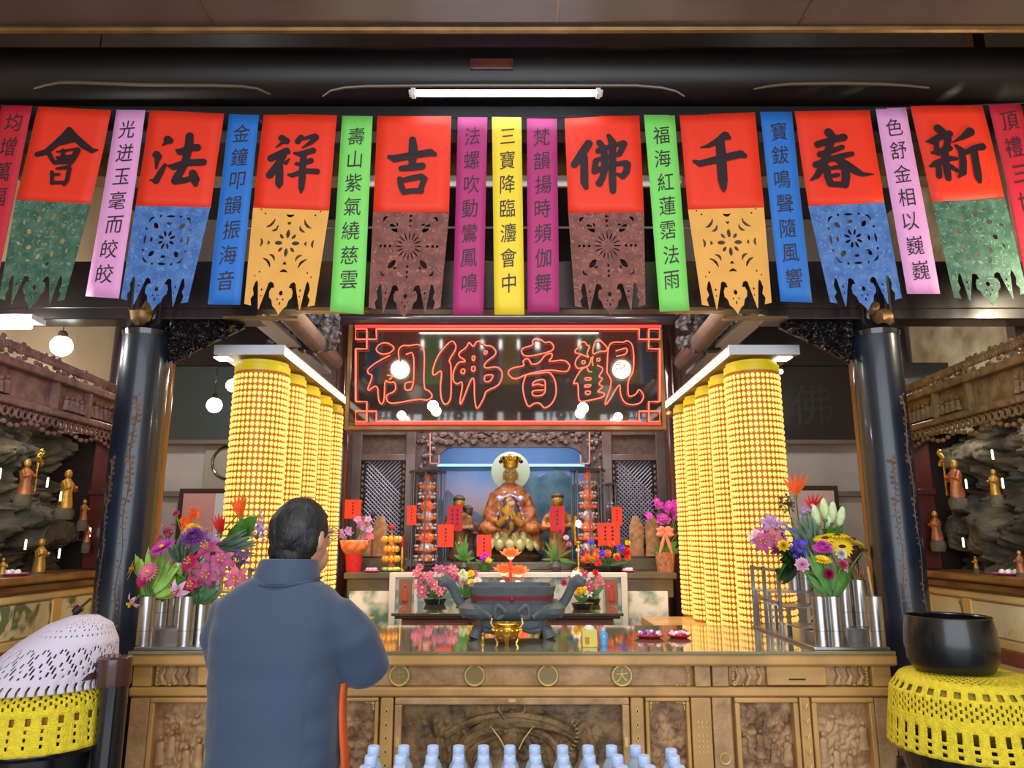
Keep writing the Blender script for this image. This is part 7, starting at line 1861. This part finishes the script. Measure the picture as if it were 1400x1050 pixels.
# trousers and shoes
m = MB()
for s in (-1, 1): m.tube([(s*0.09,0,0.95),(s*0.105,0,0.72),(s*0.108,0.008,0.48),(s*0.108,-0.008,0.28),(s*0.108,-0.02,0.07)], [0.080,0.092,0.082,0.075,0.07], 18)
m.lathe([(0.11,0.82),(0.152,0.90),(0.145,0.97)], 24, sy=0.70)
displace(remesh(m, 0.010, 4), 0.008, 9, 5).build('trousers', trousermat, rootp, local=True, smooth=80)
for s in (-1, 1):
    m = MB(); m.tube([(s*0.108,-0.085,0.05),(s*0.108,-0.02,0.055),(s*0.112,0.08,0.045),(s*0.116,0.17,0.034),(s*0.117,0.2,0.032)], [0.045,0.05,0.05,0.042,0.026], 14)
    r_ = remesh(m, 0.008, 2); r_.v = [(a, b, max(0.002, c)) for a, b, c in r_.v]; r_.build('shoe', shoemat, rootp, local=True, smooth=80)
# jacket: back, sleeves and folds in one surface
m = MB()
rings = []
for z, cx, rx, ry, cy_ in ((0.76,0.0,0.184,0.142,0.0),(0.88,0.0,0.183,0.140,0.0),(0.98,0.0,0.179,0.137,0.0),(1.06,-0.003,0.180,0.135,0.0),(1.14,-0.005,0.185,0.136,0.0),(1.22,-0.005,0.190,0.136,0.0),(1.29,0.0,0.195,0.132,0.0),(1.345,0.0,0.190,0.122,0.0),(1.385,0.0,0.165,0.105,0.0),(1.415,0.002,0.12,0.088,0.0),(1.435,0.004,0.085,0.075,0.0),(1.45,0.006,0.070,0.066,0.005)):
    rings.append([(cx+rx*math.copysign(abs(math.cos(a))**0.88, math.cos(a)), cy_+ry*math.copysign(abs(math.sin(a))**0.88, math.sin(a)), z) for a in [2*PI*i/48 for i in range(48)]])
loft(m, rings)
for s in (-1, 1):
    A = [Vector(p) for p in ARM[s]]
    m.tube([A[0]+Vector((-s*0.045,0,-0.03)), A[0]+Vector((-s*0.005,0,-0.025)), A[1], A[2], A[3], A[4]], [0.050,0.063,0.070,0.070,0.058,0.05], 20)
j = remesh(m, 0.009, 8, 0.55)
def folds(p):
    x, y, z = p
    d = 0.0035*math.sin(z*34 + x*9 + 1.3*math.sin(x*14)) * max(0, min(1, (1.02-z)*4))
    d += 0.004*noise.noise(Vector((x*7, y*7, z*4))) + 0.003*noise.noise(Vector((x*3+9, y*3, z*16)))
    if x > 0.12 or x < -0.12: d += 0.005*noise.noise(Vector((x*12, y*12, z*20+4)))
    return d
me_ = bpy.data.meshes.new('t'); me_.from_pydata(j.v, [], j.f); me_.update(); ns_ = [v.normal.copy() for v in me_.vertices]; bpy.data.meshes.remove(me_)
j.v = [tuple(Vector(p) + n*folds(p)) for p, n in zip(j.v, ns_)]
jk = j.build('jacket', jacketmat, rootp, local=True, smooth=80)
m = MB()
ring = lambda r1, r2, z, dy, dz: [(0.008+r1*math.cos(a), dy+r2*math.sin(a), z+dz*math.sin(a)) for a in [2*PI*i/40 for i in range(40)]]
loft(m, [ring(0.082,0.078,1.425,0.005,0.012), ring(0.079,0.074,1.455,0.008,0.008), ring(0.076,0.072,1.482,0.010,-0.004), ring(0.078,0.075,1.486,0.010,-0.004), ring(0.086,0.084,1.462,0.006,0.004), ring(0.094,0.092,1.430,0.002,0.016)], False)
m.build('collar', jacketmat, jk, local=True, smooth=60, solid=0.004, sub=1)
m = MB(); m.tube([(0.008+0.0985*math.cos(a), 0.002+0.0965*math.sin(a), 1.431+0.016*math.sin(a)) for a in [PI*0.92+PI*1.16*i/24 for i in range(25)]], 0.003, 5)
m.build('collar_seam', M('seam_dark_blue', S(44,58,82), 0.8), jk, local=True)
for s in (-1, 1):
    A = [Vector(p) for p in ARM[s]]
    d = (A[5]-A[4]).normalized(); MB().tube([A[4]-d*0.01, A[4]+d*0.03], [0.049,0.045], 18).build('cuff', jacketmat, jk, local=True)
# the lining that shows at the open front edge by the elbow
m = MB()
def lin(u, v):
    z = 0.79 + 0.36*v; a = R(-10) + R(34)*u; 
    return (0.186*math.cos(a) + 0.006*math.sin(v*6) + 0.004 + 0.012*(1-v), 0.02+0.145*math.sin(a), z)
m.grid(lin, 4, 14).build('orange_lining', jacketlining, jk, local=True, solid=0.006)
# hair
m = MB()
hc = Vector(HC); d = HD; sd = Vector((d.y, -d.x, 0))
m.ball(hc + Vector((0,0,0.012)) - d*0.012, (0.083,0.094,0.096), 26, 18)
m.ball(hc + Vector((0,0,0.026)) - d*0.012, (0.0835,0.091,0.076), 24, 16); m.ball(hc + Vector((0,0,0.045)) - d*0.012, (0.072,0.082,0.066), 24, 16)
m.ball(hc - d*0.040 + Vector((0,0,-0.045)), (0.064,0.056,0.058), 18, 12)
m.ball(hc - d*0.035 + Vector((0,0,-0.085)), (0.052,0.042,0.03), 14, 10)
hm = remesh(m, 0.006, 3)
def keep(c):
    q = Vector(c) - hc; f = q.dot(d); 
    if f > 0.02 and q.z < 0.055: return False
    if f > -0.02 and q.z < 0.0: return False
    return q.z > -0.115
fs = [f for f in hm.f if keep(sum((Vector(hm.v[i]) for i in f), Vector())/len(f))]
hm.f = fs
rnd = random.Random(8)
hm.v = [tuple(Vector(p) + (Vector(p)-hc).normalized()*(0.004*noise.noise(Vector(p)*28) + 0.003*noise.noise(Vector(p)*70))) for p in hm.v]
hm.build('hair', hairmat, rootp, local=True, smooth=80, solid=0.006)
# eyes and glasses
for s in (-1, 1):
    MB().ball(hc + sd*s*0.030 + d*0.078 + Vector((0,0,0.010)), (0.012,0.012,0.010), 10, 8).build('eye', whitemarble, rootp, local=True)
m = MB()
for s in (-1, 1):
    c_ = hc + sd*s*0.033 + d*0.098 + Vector((0,0,0.010))
    m.tube([c_ + sd*0.024*math.cos(a) + Vector((0,0,0.017*math.sin(a))) for a in [2*PI*i/16 for i in range(16)]], 0.0014, 5, closed=True)
    m.tube([c_ + sd*s*0.024, hc + sd*s*0.078 + d*0.02 + Vector((0,0,0.012)), hc + sd*s*0.084 - d*0.012 + Vector((0,0,0.004))], 0.0016, 5)
m.tube([hc + sd*-0.009 + d*0.099 + Vector((0,0,0.012)), hc + sd*0.009 + d*0.099 + Vector((0,0,0.012))], 0.0014, 5)
m.build('glasses', inkmat, rootp, local=True)
